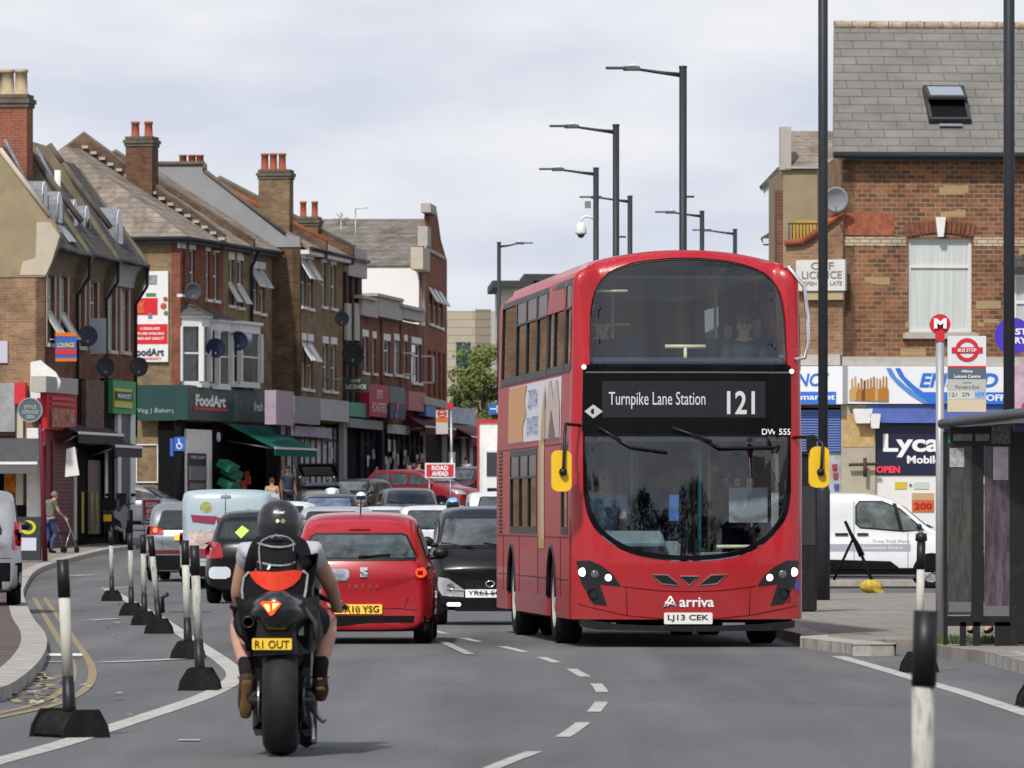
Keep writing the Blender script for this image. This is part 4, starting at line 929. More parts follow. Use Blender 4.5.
for x in (851.5, 905): c.patch('door_seam', rect(yv(x), .36, yv(x)+.014, 1.7 if x < 900 else 1.1), 'sr', mat('seam_grey', (.2,.2,.2), .6), .004)
c.patch('side_stripe', rect(yv(820), zv(551), yv(908), zv(544)), 'sr', mat('stripe_grey', (.33,.35,.38), .5), .006)
c.patch('rub_strip', [(yv(816),zv(569)),(yv(894),zv(569)),(yv(896),zv(567)),(yv(888),zv(561)),(yv(816),zv(559))], 'sr', M_BLACKM, .03, thick=.03)
c.patch('sill', rect(yv(812), .27, yv(920), .40), 'sr', M_BLACKM, .012)
text('lettering', 'Free Fuel Rent', .72, .06, c.side(1), mat('stripe_grey', (0,0,0)), c.root, cx=yv(889), cz=zv(541), off=.008)
text('lettering', 'Automotive Service', .8, .07, c.side(1), M_WTXT, c.root, cx=yv(880), cz=zv(547.5), off=.012)
# open-boot car by the kerb with its tailgate raised
c = Car('hatch', 'hatchback', 'dark hatchback with raised tailgate outside the lettered shopfront', 'car', mat('paint_black_met', (0,0,0)), place(327, 226), YR(-8), W=1.72, top=[(0,.72),(.02,.8),(.05,.84),(.10,.86),(.13,1.3),(.30,1.45),(.50,1.43),(.60,1.36),(.78,.97),(.95,.78),(1,.60)])
c.mirrors(M_BLACK); c.rearset(z0=.86, z1=.9, w0=.6, w1=.55, plz=.55, lz=(.6,.82), lw=(.7,.84), txt='')
MB().box((0,-1.42,1.12), (1.3,.05,.42)).build('boot_opening', M_BLACKM, c.root)
tg = MB().box((0,-1.75,1.84), (1.20,.95,.05), Matrix.Rotation(-.42, 3, 'X')).build('tailgate', M_BLACKM, c.root, bevel=.02)
MB().box((0,-1.78,1.80), (.95,.60,.02), Matrix.Rotation(-.42, 3, 'X')).build('rear_window', mat('window_grey_matt', (.12,.14,.14), .4), tg)
for sg in (-1, 1): MB().tube([(sg*.55,-1.4,1.3),(sg*.55,-1.95,1.62)], .015, 5).build('gas_strut', M_STEEL, c.root)
# white box lorry mostly hidden by the bus
t = thing('lorry', 'white box lorry with red trim showing left of the bus', 'lorry', place(514, 240), pi)
MB().bx(-1.2,1.2,-3.2,3.0,.9,3.35).build('cargo_box', M_WHITE, t, bevel=.04)
for sg in (-1, 1): MB().bx(sg*1.2,sg*1.25,2.98,3.06,.85,3.4).build('edge_trim', M_RED, t)
MB().bx(-1.2,1.2,2.98,3.05,3.3,3.42).build('edge_trim', M_RED, t)
MB().bx(-1.05,1.05,3.08,4.9,.6,2.5).build('cab', M_WHITE, t, bevel=.12)
MB().bx(-.92,.92,4.88,4.93,1.5,2.3).build('windscreen', M_GLASSD, t)
MB().bx(-.9,.9,4.88,4.94,.75,1.1).build('grille', M_BLACK, t)
MB().bx(-.5,.5,-3.0,4.6,.5,.9).build('chassis', M_BLACKM, t)
for y in (-2.2, 3.9):
    for sg in (-1, 1): MB().lathe([(.0,-.13),(.42,-.14),(.46,0),(.42,.14),(.0,.13)], 20, (0,0,0), 'x').build('wheel', M_RUBBER, t, loc=(sg*1.0, y, .46))
# ================================================================ buildings
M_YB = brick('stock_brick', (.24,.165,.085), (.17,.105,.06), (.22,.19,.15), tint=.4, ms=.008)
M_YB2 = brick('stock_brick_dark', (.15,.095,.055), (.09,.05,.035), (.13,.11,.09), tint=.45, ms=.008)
M_RB = brick('red_brick', (.23,.075,.045), (.16,.055,.035), (.22,.15,.11), tint=.35, ms=.006)
M_RB2 = brick('red_brick_dull', (.20,.085,.055), (.14,.055,.04), (.2,.15,.12), tint=.4, ms=.007)
M_TB = brick('tawny_brick', (.30,.18,.10), (.22,.12,.07), (.27,.22,.17), tint=.4, ms=.009)
M_CB = brick('corner_brick', (.27,.115,.058), (.10,.055,.04), (.25,.185,.125), bw=.21, bh=.1, ms=.013, tint=.4, patch=(.40,.30,.16), pat=.2)
M_SLATE = brick('slates', (.19,.18,.165), (.165,.158,.148), (.09,.085,.08), bw=.62, bh=.19, ms=.010, tint=.2)
_t = M_SLATE.node_tree; _a = [n for n in _t.nodes if n.type == 'MATH'][0]; _t.links.remove(_a.inputs[1].links[0]); _a.inputs[1].default_value = 0
M_SLATE2 = brick('old_slates', (.115,.105,.10), (.085,.08,.078), (.05,.05,.05), bw=.3, bh=.15, ms=.008, tint=.4)
M_TILE = brick('brown_tiles', (.25,.21,.175), (.20,.17,.145), (.12,.105,.09), bw=.3, bh=.18, ms=.010, tint=.5)
M_REND = mat('render_beige', (.29,.24,.15), .95, var=.15, vscale=1.2, dirt=.55, dcol=(.18,.15,.10), dscale=.8, bump=.1)
M_RENDP = mat('render_pale', (.48,.42,.33), .95, var=.12, vscale=1.2)
M_RENDG = mat('render_grey', (.27,.28,.29), .95, var=.1, vscale=.8, dirt=.2, dcol=(.16,.165,.17), dscale=.7)
M_STONE = mat('stone_weathered', (.42,.40,.36), .9, var=.15, vscale=3, dirt=.6, dcol=(.16,.15,.13), dscale=3)
M_COPE = mat('coping', (.13,.11,.09), .9, var=.3, vscale=2)
M_TERR = mat('terracotta', (.32,.095,.05), .8, var=.2, vscale=5, dirt=.3)
M_BUFF = mat('buff_pot', (.44,.35,.22), .85, var=.2, vscale=5, dirt=.3)
M_UPVC = mat('window_white', (.66,.66,.64), .5, dirt=.2, dcol=(.4,.38,.34), dscale=4)
M_PANE = mat('house_pane', (.045,.05,.055), .08, ior=1.7, var=.7, vscale=1.5)
M_CURT = mat('net_curtain', (.45,.47,.46), .3, var=.12, vscale=7, stretch=(3,3,.15), ior=1.6)
M_GUT = mat('gutter', (.03,.032,.035), .5)
M_FASC = mat('dark_timber', (.05,.055,.055), .6)
M_SHOP = mat('shop_inside', (.016,.016,.018), .8, spec=.02, var=.8, vscale=2)
M_SHUT = mat('shutter_maroon', (.13,.035,.045), .5)
class Bld:
    def __init__(s, name, label, a, b, cat='building', za=None):
        s.A = Vector((PX(*a), a[1])); s.B = Vector((PX(*b), b[1])); d = s.B-s.A; s.len = d.length
        s.z0 = G(a[1]) if za is None else za
        s.rz = atan2(d.y, d.x); s.root = thing(name, label, cat, (s.A.x, s.A.y, s.z0), s.rz)
        s.M = Matrix.Translation((s.A.x, s.A.y, s.z0)) @ Matrix.Rotation(s.rz, 4, 'Z')
        s.f = plane_f(0); s.win0 = None
    def u(s, px, y=0):      # pixel column -> position along the facade
        n = Vector((-(s.B-s.A).y, (s.B-s.A).x)).normalized(); A = s.A+n*y; d = (s.B-s.A).normalized(); k = (px-512)/FPX
        return (k*A.y-A.x)/(d.x-k*d.y)
    def z(s, py, u=0, y=0):
        p = s.M @ Vector((u, y, 0)); return PZ(py, p.y)-s.z0
    def px(s, px, py): u = s.u(px); return (u, s.z(py, u))
    def sidepx(s, px, py, x=0):   # on the end wall facing the camera: (inward distance, height)
        lo, hi = -20.0, 60.0
        for _ in range(60):
            m = (lo+hi)/2; p = s.M @ Vector((x, m, 0)); q = 512+p.x*FPX/p.y
            if q > px: lo = m
            else: hi = m
        p = s.M @ Vector((x, lo, 0)); return (lo, PZ(py, p.y)-s.z0)
    def wall(s, name, outer, holes, m, thick=.25, f=None, off=0): return sheet(name, outer, holes, f or s.f, m, s.root, step=0, thick=thick, smooth=False, off=off)
    def window(s, u0, z0, u1, z1, bars='sash', pane=None, lintel=None, sill=True, y=.09, m=None, parent=None, openl=0, arch=0, fw=.055):
        m = m or M_UPVC; fr = MB(); w = fw
        fr.bx(u0,u0+w,y,y+.06,z0,z1).bx(u1-w,u1,y,y+.06,z0,z1).bx(u0+w,u1-w,y+.001,y+.059,z0,z0+w).bx(u0+w,u1-w,y+.001,y+.059,z1-w,z1)
        if bars == 'sash': zm = (z0+z1)/2; fr.bx(u0+w,u1-w,y-.01,y+.05,zm-.03,zm+.03)
        if bars == 'top': zm = z1-(z1-z0)*.30; fr.bx(u0+w,u1-w,y-.01,y+.05,zm-.03,zm+.03)
        if bars == 'cross':
            zm = z1-(z1-z0)*.3; fr.bx(u0+w,u1-w,y-.01,y+.05,zm-.03,zm+.03); fr.bx((u0+u1)/2-.03,(u0+u1)/2+.03,y+.002,y+.052,z0+w,zm-.03)
        o = fr.build('window', m, parent or s.root)
        MB().bx(u0+w*.5,u1-w*.5,y+.03,y+.04,z0+w*.5,z1-w*.5).build('pane', pane or random.choice((M_PANE, M_PANE, M_CURT)), o)
        if sill: MB().bx(u0-.06,u1+.06,-.09,.1,z0-.10,z0-.001).build('sill', M_STONE if sill is True else sill, o)
        if lintel: MB().bx(u0-.07,u1+.07,-.02,.08,z1+.001,z1+.26).build('lintel', lintel, o)
        if openl:
            zz = z0+(z1-z0)*(.0 if openl > 0 else .5); h = (z1-z0)*.48; R_ = Matrix.Rotation(-.55, 3, 'X')
            sa = MB(); c0 = Vector(((u0+u1)/2, y-.02, zz+h))
            for dx, dz, sx, sz in ((-(u1-u0)/2+.03,-h/2,.05,h),((u1-u0)/2-.03,-h/2,.05,h),(0,-.025,u1-u0-.1,.05),(0,-h+.025,u1-u0-.1,.05)): sa.box(c0+R_ @ Vector((dx,0,dz)), (sx,.05,sz), R_)
            sa.build('open_sash', m, o); MB().box(c0+R_ @ Vector((0,.01,-h/2)), (u1-u0-.1,.01,h-.1), R_).build('pane', M_CURT, o)
        return o
def hole(u0, z0, u1, z1): return [(u0,z0),(u1,z0),(u1,z1),(u0,z1)]
def chimney(parent, x, y, z0, z1, wx, wy, m, pots, potm, pr=.12, ph=.55, cap=M_STONE):
    mb = MB().bx(x-wx/2,x+wx/2,y-wy/2,y+wy/2,z0,z1-.35); o = mb.build('chimney', m, parent)
    MB().bx(x-wx/2-.04,x+wx/2+.04,y-wy/2-.04,y+wy/2+.04,z1-.35,z1-.24).bx(x-wx/2-.08,x+wx/2+.08,y-wy/2-.08,y+wy/2+.08,z1-.24,z1-.12).bx(x-wx/2-.02,x+wx/2+.02,y-wy/2-.02,y+wy/2+.02,z1-.10,z1).build('corbel', M_COPE, o)
    for (px_, py_) in pots:
        MB().lathe([(pr*1.1,0),(pr*1.1,.05),(pr*.95,.06),(pr*.85,ph-.1),(pr*1.0,ph-.09),(pr*1.0,ph),(pr*.7,ph),(pr*.65,ph-.2),(0,ph-.2)], 12).build('chimney_pot', potm, o, loc=(px_, py_, z1-.01))
    return o
def dish(name, label, loc, r, rz, tilt=.4, m=None, face=1):
    t = thing(name, label, 'satellite dish', loc, rz)
    R_ = Matrix.Rotation(tilt, 3, 'X')
    mb = MB(); mb.lathe([(0,.0),(r*.5,-.02*r/.4),(r*.8,-.06*r/.4),(r,-.10*r/.4),(r*1.0,-.085*r/.4),(r*.78,-.045*r/.4),(0,.02)], 20, (0,0,0), 'y', sy=1.12)
    mb.v = [R_ @ p for p in mb.v]; mb.build('reflector', m or mat('dish_grey', (.10,.11,.13), .55, dirt=.2), t)
    MB().tube([R_ @ Vector((0,-.02,-r*1.0)), R_ @ Vector((0,-r*.9,-r*.35))], .012, 5).box(R_ @ Vector((0,-r*.92,-r*.3)), (.05,.1,.06)).build('receiver_arm', M_STEEL, t)
    MB().tube([(0,.03,0),(0,.25,-.05),(0,.25,-.3)], .02, 6).build('bracket', M_STEEL, t)
    return t
def bldish(b, px, py, r, label, y=-.35, m=None, rzo=0):
    u = b.u(px, y); z = b.z(py, u, y); p = b.M @ Vector((u, y, z)); return dish('satellite_dish', label, p, r, b.rz*0+rzo, m=m)
def fascia(b, px0, px1, y0, y1, m, txt=None, tm=None, tw=.8, th=.5, y=-.25, bold=.02, d=.18, dz=0, ca=0, gap=0.0):
    u0, u1 = b.u(px0, y)+gap, b.u(px1, y)-gap; um = (u0+u1)/2; z1, z0 = b.z(y0, um, y), b.z(y1, um, y)
    o = MB().bx(u0,u1,y,y+d,z0,z1).build('shop_sign', m, b.root)
    if txt: text('lettering', txt, (u1-u0)*tw, (z1-z0)*th, plane_f(y), tm or M_WTXT, o, cx=um+ca*(u1-u0), cz=(z0+z1)/2+dz*(z1-z0), off=.012, bold=bold)
    return o
def shopfront(b, u0, u1, zt, col, kindn=0, fm=None, rec=.5):
    fm = fm or M_FASC; n = max(2, int((u1-u0)/1.3)); t = MB()
    t.bx(u0,u1,.12,.2,0,.45)
    for k in range(n+1): x = lerp(u0+.05,u1-.05,k/n); t.bx(x-.05,x+.05,.08,.2,.45,zt)
    t.bx(u0,u1,.09,.19,zt-.5,zt-.42)
    o = t.build('shopfront', fm, b.root)
    MB().bx(u0,u1,.14,.16,.45,zt).build('shop_window', col, o)
    return o
def goods(b, u0, u1, y, z0, z1, seed, cols, n=26):
    rr = random.Random(seed); mb = MB()
    for k in range(n):
        w = rr.uniform(.3,.9); h = rr.uniform(.12,.5); x = rr.uniform(u0, u1); z = rr.uniform(z0, z1); mb.box((x, y+rr.uniform(-.01,.01)*0+k*.0015, z), (w,.02,h), mi=rr.randrange(len(cols)))
    mb.build('window_display', cols, b.root)
POSTERC = [mat('pc%d' % i, c, .6) for i, c in enumerate([(.5,.5,.48),(.35,.05,.05),(.06,.10,.3),(.4,.3,.08),(.2,.2,.22),(.10,.2,.10),(.3,.22,.3)])]
def awning(b, u0, u1, z, out_, drop, m, val=.25, y=-.1, vm=None, name='awning'):
    mb = MB(); th = .03
    mb.add([(u0,y,z),(u1,y,z),(u1,y-out_,z-drop),(u0,y-out_,z-drop),(u0,y,z-th),(u1,y,z-th),(u1,y-out_,z-drop-th),(u0,y-out_,z-drop-th)], [(0,1,2,3),(4,7,6,5),(0,3,7,4),(1,5,6,2)])
    o = mb.build(name, m, b.root)
    MB().bx(u0,u1,y-out_-.02,y-out_+.01,z-drop-val,z-drop-.01).build('valance', vm or m, o)
    MB().bx(u0-.01,u1+.01,y-out_-.035,y-out_-.005,z-drop-.04,z-drop+.03).build('front_bar', M_WHITE, o)
    for x in (u0+.1, u1-.1): MB().tube([(x,y,z-.6),(x,y-out_,z-drop-.04)], .02, 5).build('awning_arm', M_STEEL, o)
    return o
def slab_roof(b, pts_eave, pts_ridge, m, name='roof', th=.12, parent=None):
    a, c = [Vector(p) for p in pts_eave], [Vector(p) for p in pts_ridge]; mb = MB(); vs = a+c[::-1]; n = len(vs)
    nn = (vs[1]-vs[0]).cross(vs[-1]-vs[0]).normalized(); 
    if nn.z < 0: nn = -nn
    mb.add(vs+[v-nn*th for v in vs], [tuple(range(n)), tuple(range(2*n-1, n-1, -1))]+[(i, (i+1) % n, n+(i+1) % n, n+i) for i in range(n)])
    return mb.build(name, m, parent or b.root)

# ---------------------------------------------------------------- B1: the gabled terrace at the left edge
b = Bld('terrace_building', 'gabled terrace with curved lead dormers and rendered end wall at left', (45,185), (135,197))
L1 = b.len; z = b.z
wins = [(47,54),(60,67),(77,84),(90,97),(108,115),(121,128)]
wz = [(276,343),(277,344),(281,346),(283,347),(288,350),(290,351)]
hs = []
for (p, q), (t0, t1) in zip(wins, wz): u0, u1 = b.u(p), b.u(q); hs.append((u0, b.z(t1, u0), u1, b.z(t0, u0)))
zfl = b.z(352, 2); zev = b.z(272, 0)
b.wall('wall', hole(0, 2.9, L1, zev), [hole(*h) for h in hs], M_RB2)
M_CREAM = mat('cream_paint', (.52,.48,.40), .7, dirt=.4, dcol=(.3,.26,.2))
for i, h in enumerate(hs): b.window(*h, bars='top', m=M_CREAM, lintel=mat('dark_lintel', (.10,.08,.06), .9), sill=M_CREAM, openl=1 if i < 2 else 0, fw=.07, pane=(M_CURT if i != 3 else M_PANE))
# cream strips beside the windows
for i, h in enumerate(hs):
    for x in (h[0]-.16, h[2]+.06): MB().bx(x,x+.10,-.03,.0-.003,h[1]-.1,h[3]+.05).build('pilaster_strip', M_CREAM, b.root)
# end wall: brick below, render above, with coved eaves profile
prof = [b.sidepx(*p) for p in ((45,277),(50,264),(57,248),(60,236),(56,226),(50,217),(0,150),(-14,130))]
pk = prof[-1]; prof2 = prof+[(4.6, pk[1]+.9), (9.2-pk[0], pk[1]), (9.2, prof[5][1]), (9.2, prof[0][1])]
sf = lambda u, v, o: Vector((-o, u, v))
b.wall('end_wall', [(0,0)]+[(9.2,0),(9.2,prof[0][1]),(0,prof[0][1])], [], M_TB, f=sf)
b.wall('render_gable', prof2, [], M_REND, f=sf, thick=.3, off=.03)
MB().prism([(a, c) for a, c in [b.sidepx(*p) for p in ((60,236),(52,262),(46,275),(20,275),(23,262),(36,258),(37,222),(50,222))]], -.045, -.034, plane='yz').build('render_repair', M_RENDP, b.root)
mb = MB()
for i in range(5, 7): p, q = prof[i], prof[i+1]; mb.tube([(-.03,p[0],p[1]+.03),(-.03,q[0],q[1]+.03)], .07, 5)
mb.build('coping', M_RENDP, b.root)
# roof between party walls
ev = [(-.30, prof[3][1]-.35), (.35, prof[5][1]-.25)]; top = (pk[0]+.1, pk[1]-.3)
xs = [0, L1*.34, L1*.66, L1]
for i in range(3):
    x0, x1 = xs[i]+(.3 if i == 0 else .18), xs[i+1]-.18
    slab_roof(b, [(x0,-.38,ev[0][1]),(x1,-.38,ev[0][1])], [(x0,top[0],top[1]),(x1,top[0],top[1])], M_SLATE2)
    slab_roof(b, [(x0,top[0]+.02,top[1]),(x1,top[0]+.02,top[1])], [(x0,4.6,top[1]+.9),(x1,4.6,top[1]+.9)], M_SLATE2)
    slab_roof(b, [(x0,9.3,ev[0][1]),(x1,9.3,ev[0][1])], [(x0,4.6,top[1]+.9),(x1,4.6,top[1]+.9)], M_SLATE2)
    # coved timber eaves
    n = 6; pr_ = [(-.02-.34*(1-cos(pi/2*k/n)), zev-.05+(ev[0][1]-zev)*sin(pi/2*k/n)) for k in range(n+1)]; mb = MB()
    mb.add([(x, y_, z_) for x in (x0, x1) for y_, z_ in pr_], [(k, k+1, n+2+k, n+1+k) for k in range(n)], 0, True); mb.build('coved_eaves', mat('eaves_timber', (.16,.12,.085), .8, var=.3, vscale=6) if i < 2 else M_STONE, b.root)
    MB().tube([(x0,-.42,ev[0][1]-.02),(x1,-.42,ev[0][1]-.02)], .06, 8).build('gutter', M_GUT, b.root)
    MB().tube([(x1-.1,-.42,ev[0][1]-.05),(x1-.1,-.40,ev[0][1]-.6),(x1-.1,-.08,zev-.5),(x1-.1,-.08,3.2)], .045, 6).build('downpipe', M_GUT, b.root)
for x in xs[1:]:
    pts = [(a, c-(.02 if x < L1 and a > .0 else .42)) for a, c in prof2]; MB().prism(pts, x-.17, x+.17, plane='yz').build('party_wall', mat('stone_olive', (.19,.165,.11), .95, var=.3, vscale=2), b.root)
    mb = MB()
    if x < L1:
        for i in range(5, 7): p, q = prof[i], prof[i+1]; mb.tube([(x,p[0],p[1]+.04),(x,q[0],q[1]+.04)], .09, 5)
        mb.build('coping', M_COPE, b.root)
def dormer(x, w, z0, z1, y0, dep):
    n = 8; ar = [(-w/2, z0), (w/2, z0)]+[(w/2*cos(pi*k/n), z1-w/2+w/2*sin(pi*k/n)) for k in range(n+1)]
    o = MB().prism([(x+a, c) for a, c in ar], y0, y0+dep).build('dormer', M_LEAD, b.root)
    MB().prism([(x+a*.86, z0+.06+(c-z0)*.92) for a, c in ar], y0-.03, y0-.004).build('window', M_WHITE, o)
    MB().bx(x-w*.3, x+w*.3, y0-.045, y0-.034, z0+.15, z1-w*.45).build('pane', M_PANE, o)
    for a in (-w/2, w/2): MB().tube([(x+a, y0-.02, z0-.0), (x+a, y0-.02, z1-w/2)], .035, 5).build('dormer_cheek', M_LEAD, o)
zd = ev[0][1]
for x, w, a, c, y0, dp in ((.9,.75,1.15,2.05,.22,.9),(2.5,.75,.95,1.85,.15,.9),(5.0,.7,.95,1.75,.25,.9),(6.6,.7,.85,1.65,.25,.9),(10.1,1.0,.55,1.75,.05,1.3)):
    dormer(x, w, zd+a-.2, zd+c-.2, y0, dp)
    MB().box((x, y0-.22, zd+a-.45), (w*1.1,.55,.05), Matrix.Rotation(.9, 3, 'X')).build('lead_apron', mat('lead_pale', (.36,.37,.40), .6), b.root)
MB().tube([(4.2,.55,zd+1.2),(4.2,.55,zd+2.3)], .09, 8).build('vent_pipe', M_WHITE, b.root)
for xx in (1.9, 5.9): MB().tube([(xx,.75,zd+1.6),(xx,1.5,zd+3.0)], .045, 6).build('lead_flashing', M_LEAD, b.root)
p0 = b.sidepx(11, 145, 3.0); chimney(b.root, 3.2, p0[0], prof[5][1], b.sidepx(14, 95, 3.2)[1], .8, .95, brick('chimney_red', (.29,.095,.06), (.21,.075,.05), (.3,.2,.15), ms=.007, tint=.3), [(3.2,p0[0]+.13),(3.2,p0[0]-.24),(3.5,p0[0]+.5)], M_BUFF, pr=.19, ph=.70)
# ---- ground floor shops
zt = 3.0
MB().bx(0, L1, .06, .3, 0, 3.3).build('ground_floor', M_SHOP, b.root)
def ff(b, p0, p1, y0, y1, m, name='pilaster', y=-.12, d=.14, par=None):
    u0, u1 = b.u(p0, y), b.u(p1, y); return MB().bx(u0, u1, y, y+d, b.z(y1, u0, y), b.z(y0, u0, y)).build(name, m, par or b.root)
# big white scroll console at the corner
sc_ = [(30,362),(40,360),(47,366),(55,372),(60,381),(58,390),(50,394),(47,400),(47,412),(40,420),(30,420)]
pts = [(-b.u(45)+(p-45)/37.8*1.0, 0) for p, q in sc_]
pts = [((p-45)/37.8, PZ(q, 184.6)-b.z0) for p, q in sc_]
cons = MB().prism(pts, -.25, .05).build('corner_console', M_WHITE, b.root); cons.location = (.05, -.02, 0); cons.rotation_euler = (0, 0, -b.rz)
ff(b, 46, 78, 376, 392, M_STONE, 'cornice', -.35, .4); 
fascia(b, 47, 77, 393, 430, mat('sign_red', (.42,.02,.03), .5), None)
u0, u1 = b.u(52,-.3), b.u(74,-.3); [MB().bx(u0,u1,-.30,-.255,b.z(q_+3,u0,-.3),b.z(q_,u0,-.3)).build('sign_stripe', mat('stripe_red', (.6,.06,.05), .5), b.root) for q_ in (396.5,402)]; MB().bx(u0,u1,-.31,-.255,b.z(427,u0,-.3),b.z(408,u0,-.3)).build('sign_picture', mat('food_print', (.35,.12,.09), .6, var=.8, vscale=6, dirt=.7, dcol=(.6,.5,.4), dscale=5), b.root)
ff(b, 78, 86, 378, 540, M_BLACKM); ff(b, 104, 112.5, 378, 535, M_BLACKM)
fascia(b, 86, 104, 380, 434, mat('sign_brown', (.12,.07,.06), .6, var=.8, vscale=7), None)
fascia(b, 113, 136, 381, 414, mat('sign_green', (.06,.30,.10), .5), None)
u0, u1 = b.u(115,-.3), b.u(132,-.3); sg = MB().bx(u0,u1,-.30,-.255,b.z(407,u0,-.3),b.z(388,u0,-.3)).build('sign_panel', mat('sign_yellow', (.6,.5,.12), .5), b.root)
MB().bx(u0,u1,-.33,-.304,b.z(400,u0,-.3),b.z(391,u0,-.3)).build('sign_band', mat('sign_dgreen', (.02,.10,.03), .5), sg); text('lettering', 'MARKET', (u1-u0)*.8, .12, plane_f(-.33), M_WTXT, sg, cx=(u0+u1)/2, cz=b.z(395.5,u0,-.33), off=.01, bold=.02)
for a, c, t0 in ((118,121.5,414),(131,135.5,414),(105.5,108,452)): ff(b, a, c, t0, 505 if a < 110 else 510, M_UPVC, 'column', -.14, .1)
ff(b, 122, 130, 414, 520, mat('shop_navy', (.012,.02,.05), .4), 'shopfront', -.1, .1)
# maroon roller shutter with ribs
u0, u1 = b.u(50), b.u(75); sh_ = MB().bx(u0,u1,-.06,.02,0,b.z(441,u0)).build('shutter', M_SHUT, b.root)
mb = MB(); nz = 26
for k in range(nz): zz = .06+k*(b.z(446,u0)-.1)/nz; mb.bx(u0+.05,u1-.05,-.085,-.062,zz,zz+.035)
mb.build('shutter_slats', mat('shutter_maroon_l', (.20,.07,.08), .5), sh_)
ff(b, 46, 50.5, 430, 540, mat('maroon_frame', (.20,.015,.03), .5), 'door_frame', -.1, .12); ff(b, 74.5, 77, 448, 540, M_CREAM, 'door_frame', -.1, .12)
pa = MB().prism([(0,0),(.38,.05),(.26,.80),(.04,.74)], -.01, 0).build('paper_notice', M_WHITE, b.root); pa.location = (b.u(65,-.5), -.5, b.z(477, b.u(65,-.5), -.5)); pa.rotation_euler = (0,0,-b.rz)
awning(b, b.u(58,-.1), b.u(103,-.1), b.z(424, 3), .55, .25, mat('canopy_dark', (.05,.035,.04), .7), .28, vm=mat('canopy_dark', (0,0,0)))
awning(b, b.u(86,-.1), b.u(113,-.1), b.z(436, 6), .8, .28, mat('canopy_brown', (.06,.045,.045), .7), .3)
ff(b, 88, 102, 460, 534, mat('door_dark', (.015,.016,.018), .3), 'door', -.05, .08)
for a, c in ((82,84),(91,93),(96.5,98)): ff(b, a, c, 492, 533, POSTERC[3], 'door_poster', -.16, .02)
# side of the corner shop: awning, grey box, posters
sp = lambda px, py: b.sidepx(px, py)
def sbox(p0, p1, y0, y1, m, name, x0=-.3, x1=-.03):
    a, c = sp(p1, y0), sp(p0, y1); return MB().bx(x0, x1, a[0], c[0], c[1], a[1]).build(name, m, b.root)
sbox(-60, 17, 383, 432, mat('sheet_grey', (.30,.30,.31), .6, var=.2, vscale=3), 'shop_sign'); sbox(17, 28, 383, 404, M_RED, 'shop_sign', -.34, -.05)
sbox(-20, 5, 455, 545, M_SHOP, 'shop_window', -.08, -.04); sbox(5, 18, 468, 510, mat('orange_goods', (.45,.14,.03), .7, var=.8, vscale=5), 'window_display', -.10, -.05)
sbox(17, 24, 400, 505, M_CREAM, 'pilaster', -.14, -.04); sbox(28, 45, 428, 520, M_WHITE, 'pilaster', -.16, -.04); sbox(-60,28,505,548,M_BLACKM,'stall_riser',-.12,-.04)
a, c = sp(-50, 436), sp(48, 436); mb = MB(); th = .03; zt_ = c[1]; 
mb.add([(-.05,c[0],zt_),(-.05,a[0],zt_),(-1.3,a[0],zt_-.72),(-1.3,c[0],zt_-.72),(-.05,c[0],zt_-th),(-.05,a[0],zt_-th),(-1.3,a[0],zt_-.72-th),(-1.3,c[0],zt_-.72-th)], [(0,1,2,3),(4,7,6,5),(0,3,7,4),(1,5,6,2)])
aw = mb.build('awning', mat('awning_grey', (.075,.078,.082), .8, var=.15, vscale=3), b.root)
MB().bx(-1.33,-1.30,c[0],a[0],zt_-1.0,zt_-.73).build('valance', mat('valance_grey', (.12,.12,.125), .8), aw); MB().bx(-1.345,-1.305,c[0],a[0],zt_-.76,zt_-.69).build('front_bar', M_WHITE, aw)
sbox(-6, 8, 341, 363, mat('poster_lilac', (.5,.48,.55), .6), 'poster', -.06, -.035)
B1 = b
# projecting sign on the terrace
u = b.u(66, -.5); p = b.M @ Vector((u, -.5, b.z(347, u, -.5)))
t = thing('projecting_sign', 'blue and orange projecting sign above the red shop sign', 'sign', p)
MB().bx(-.28,.28,-.04,.04,-.38,.38).build('board', mat('sign_blue', (.05,.12,.4), .5), t)
for z0_, z1_, m in ((.28,.38,mat('sign_orange', (.6,.16,.03), .5)),(-.2,-.06,M_RED),(-.38,-.30,mat('sign_orange', (0,0,0)))): MB().bx(-.28,.28,-.052,-.043,z0_,z1_).build('stripe', m, t)
text('lettering', 'LOUNGE', .46, .13, plane_f(-.05), mat('sign_yellow', (0,0,0)), t, cx=0, cz=.05, off=.01, bold=.03)
MB().tube([(-.28,0,.2),(-.6,.1,.2)], .02, 6).build('bracket', M_STEEL, t)
bldish(b, 88, 335, .27, 'oval satellite dish beside a grey panel on the gabled terrace'); bldish(b, 106, 366, .26, 'satellite dish low under the sills of the gabled terrace'); bldish(b, 139, 366, .26, 'satellite dish at the far end of the gabled terrace')
u = b.u(98, -.4); p = b.M @ Vector((u, -.4, b.z(336, u, -.4))); tag(MB().bx(-.22,.22,-.03,.03,-.48,.48).build('wall_panel', mat('panel_grey', (.35,.38,.41), .4), None, loc=p), 'grey flat panel standing between window and dish', 'panel')
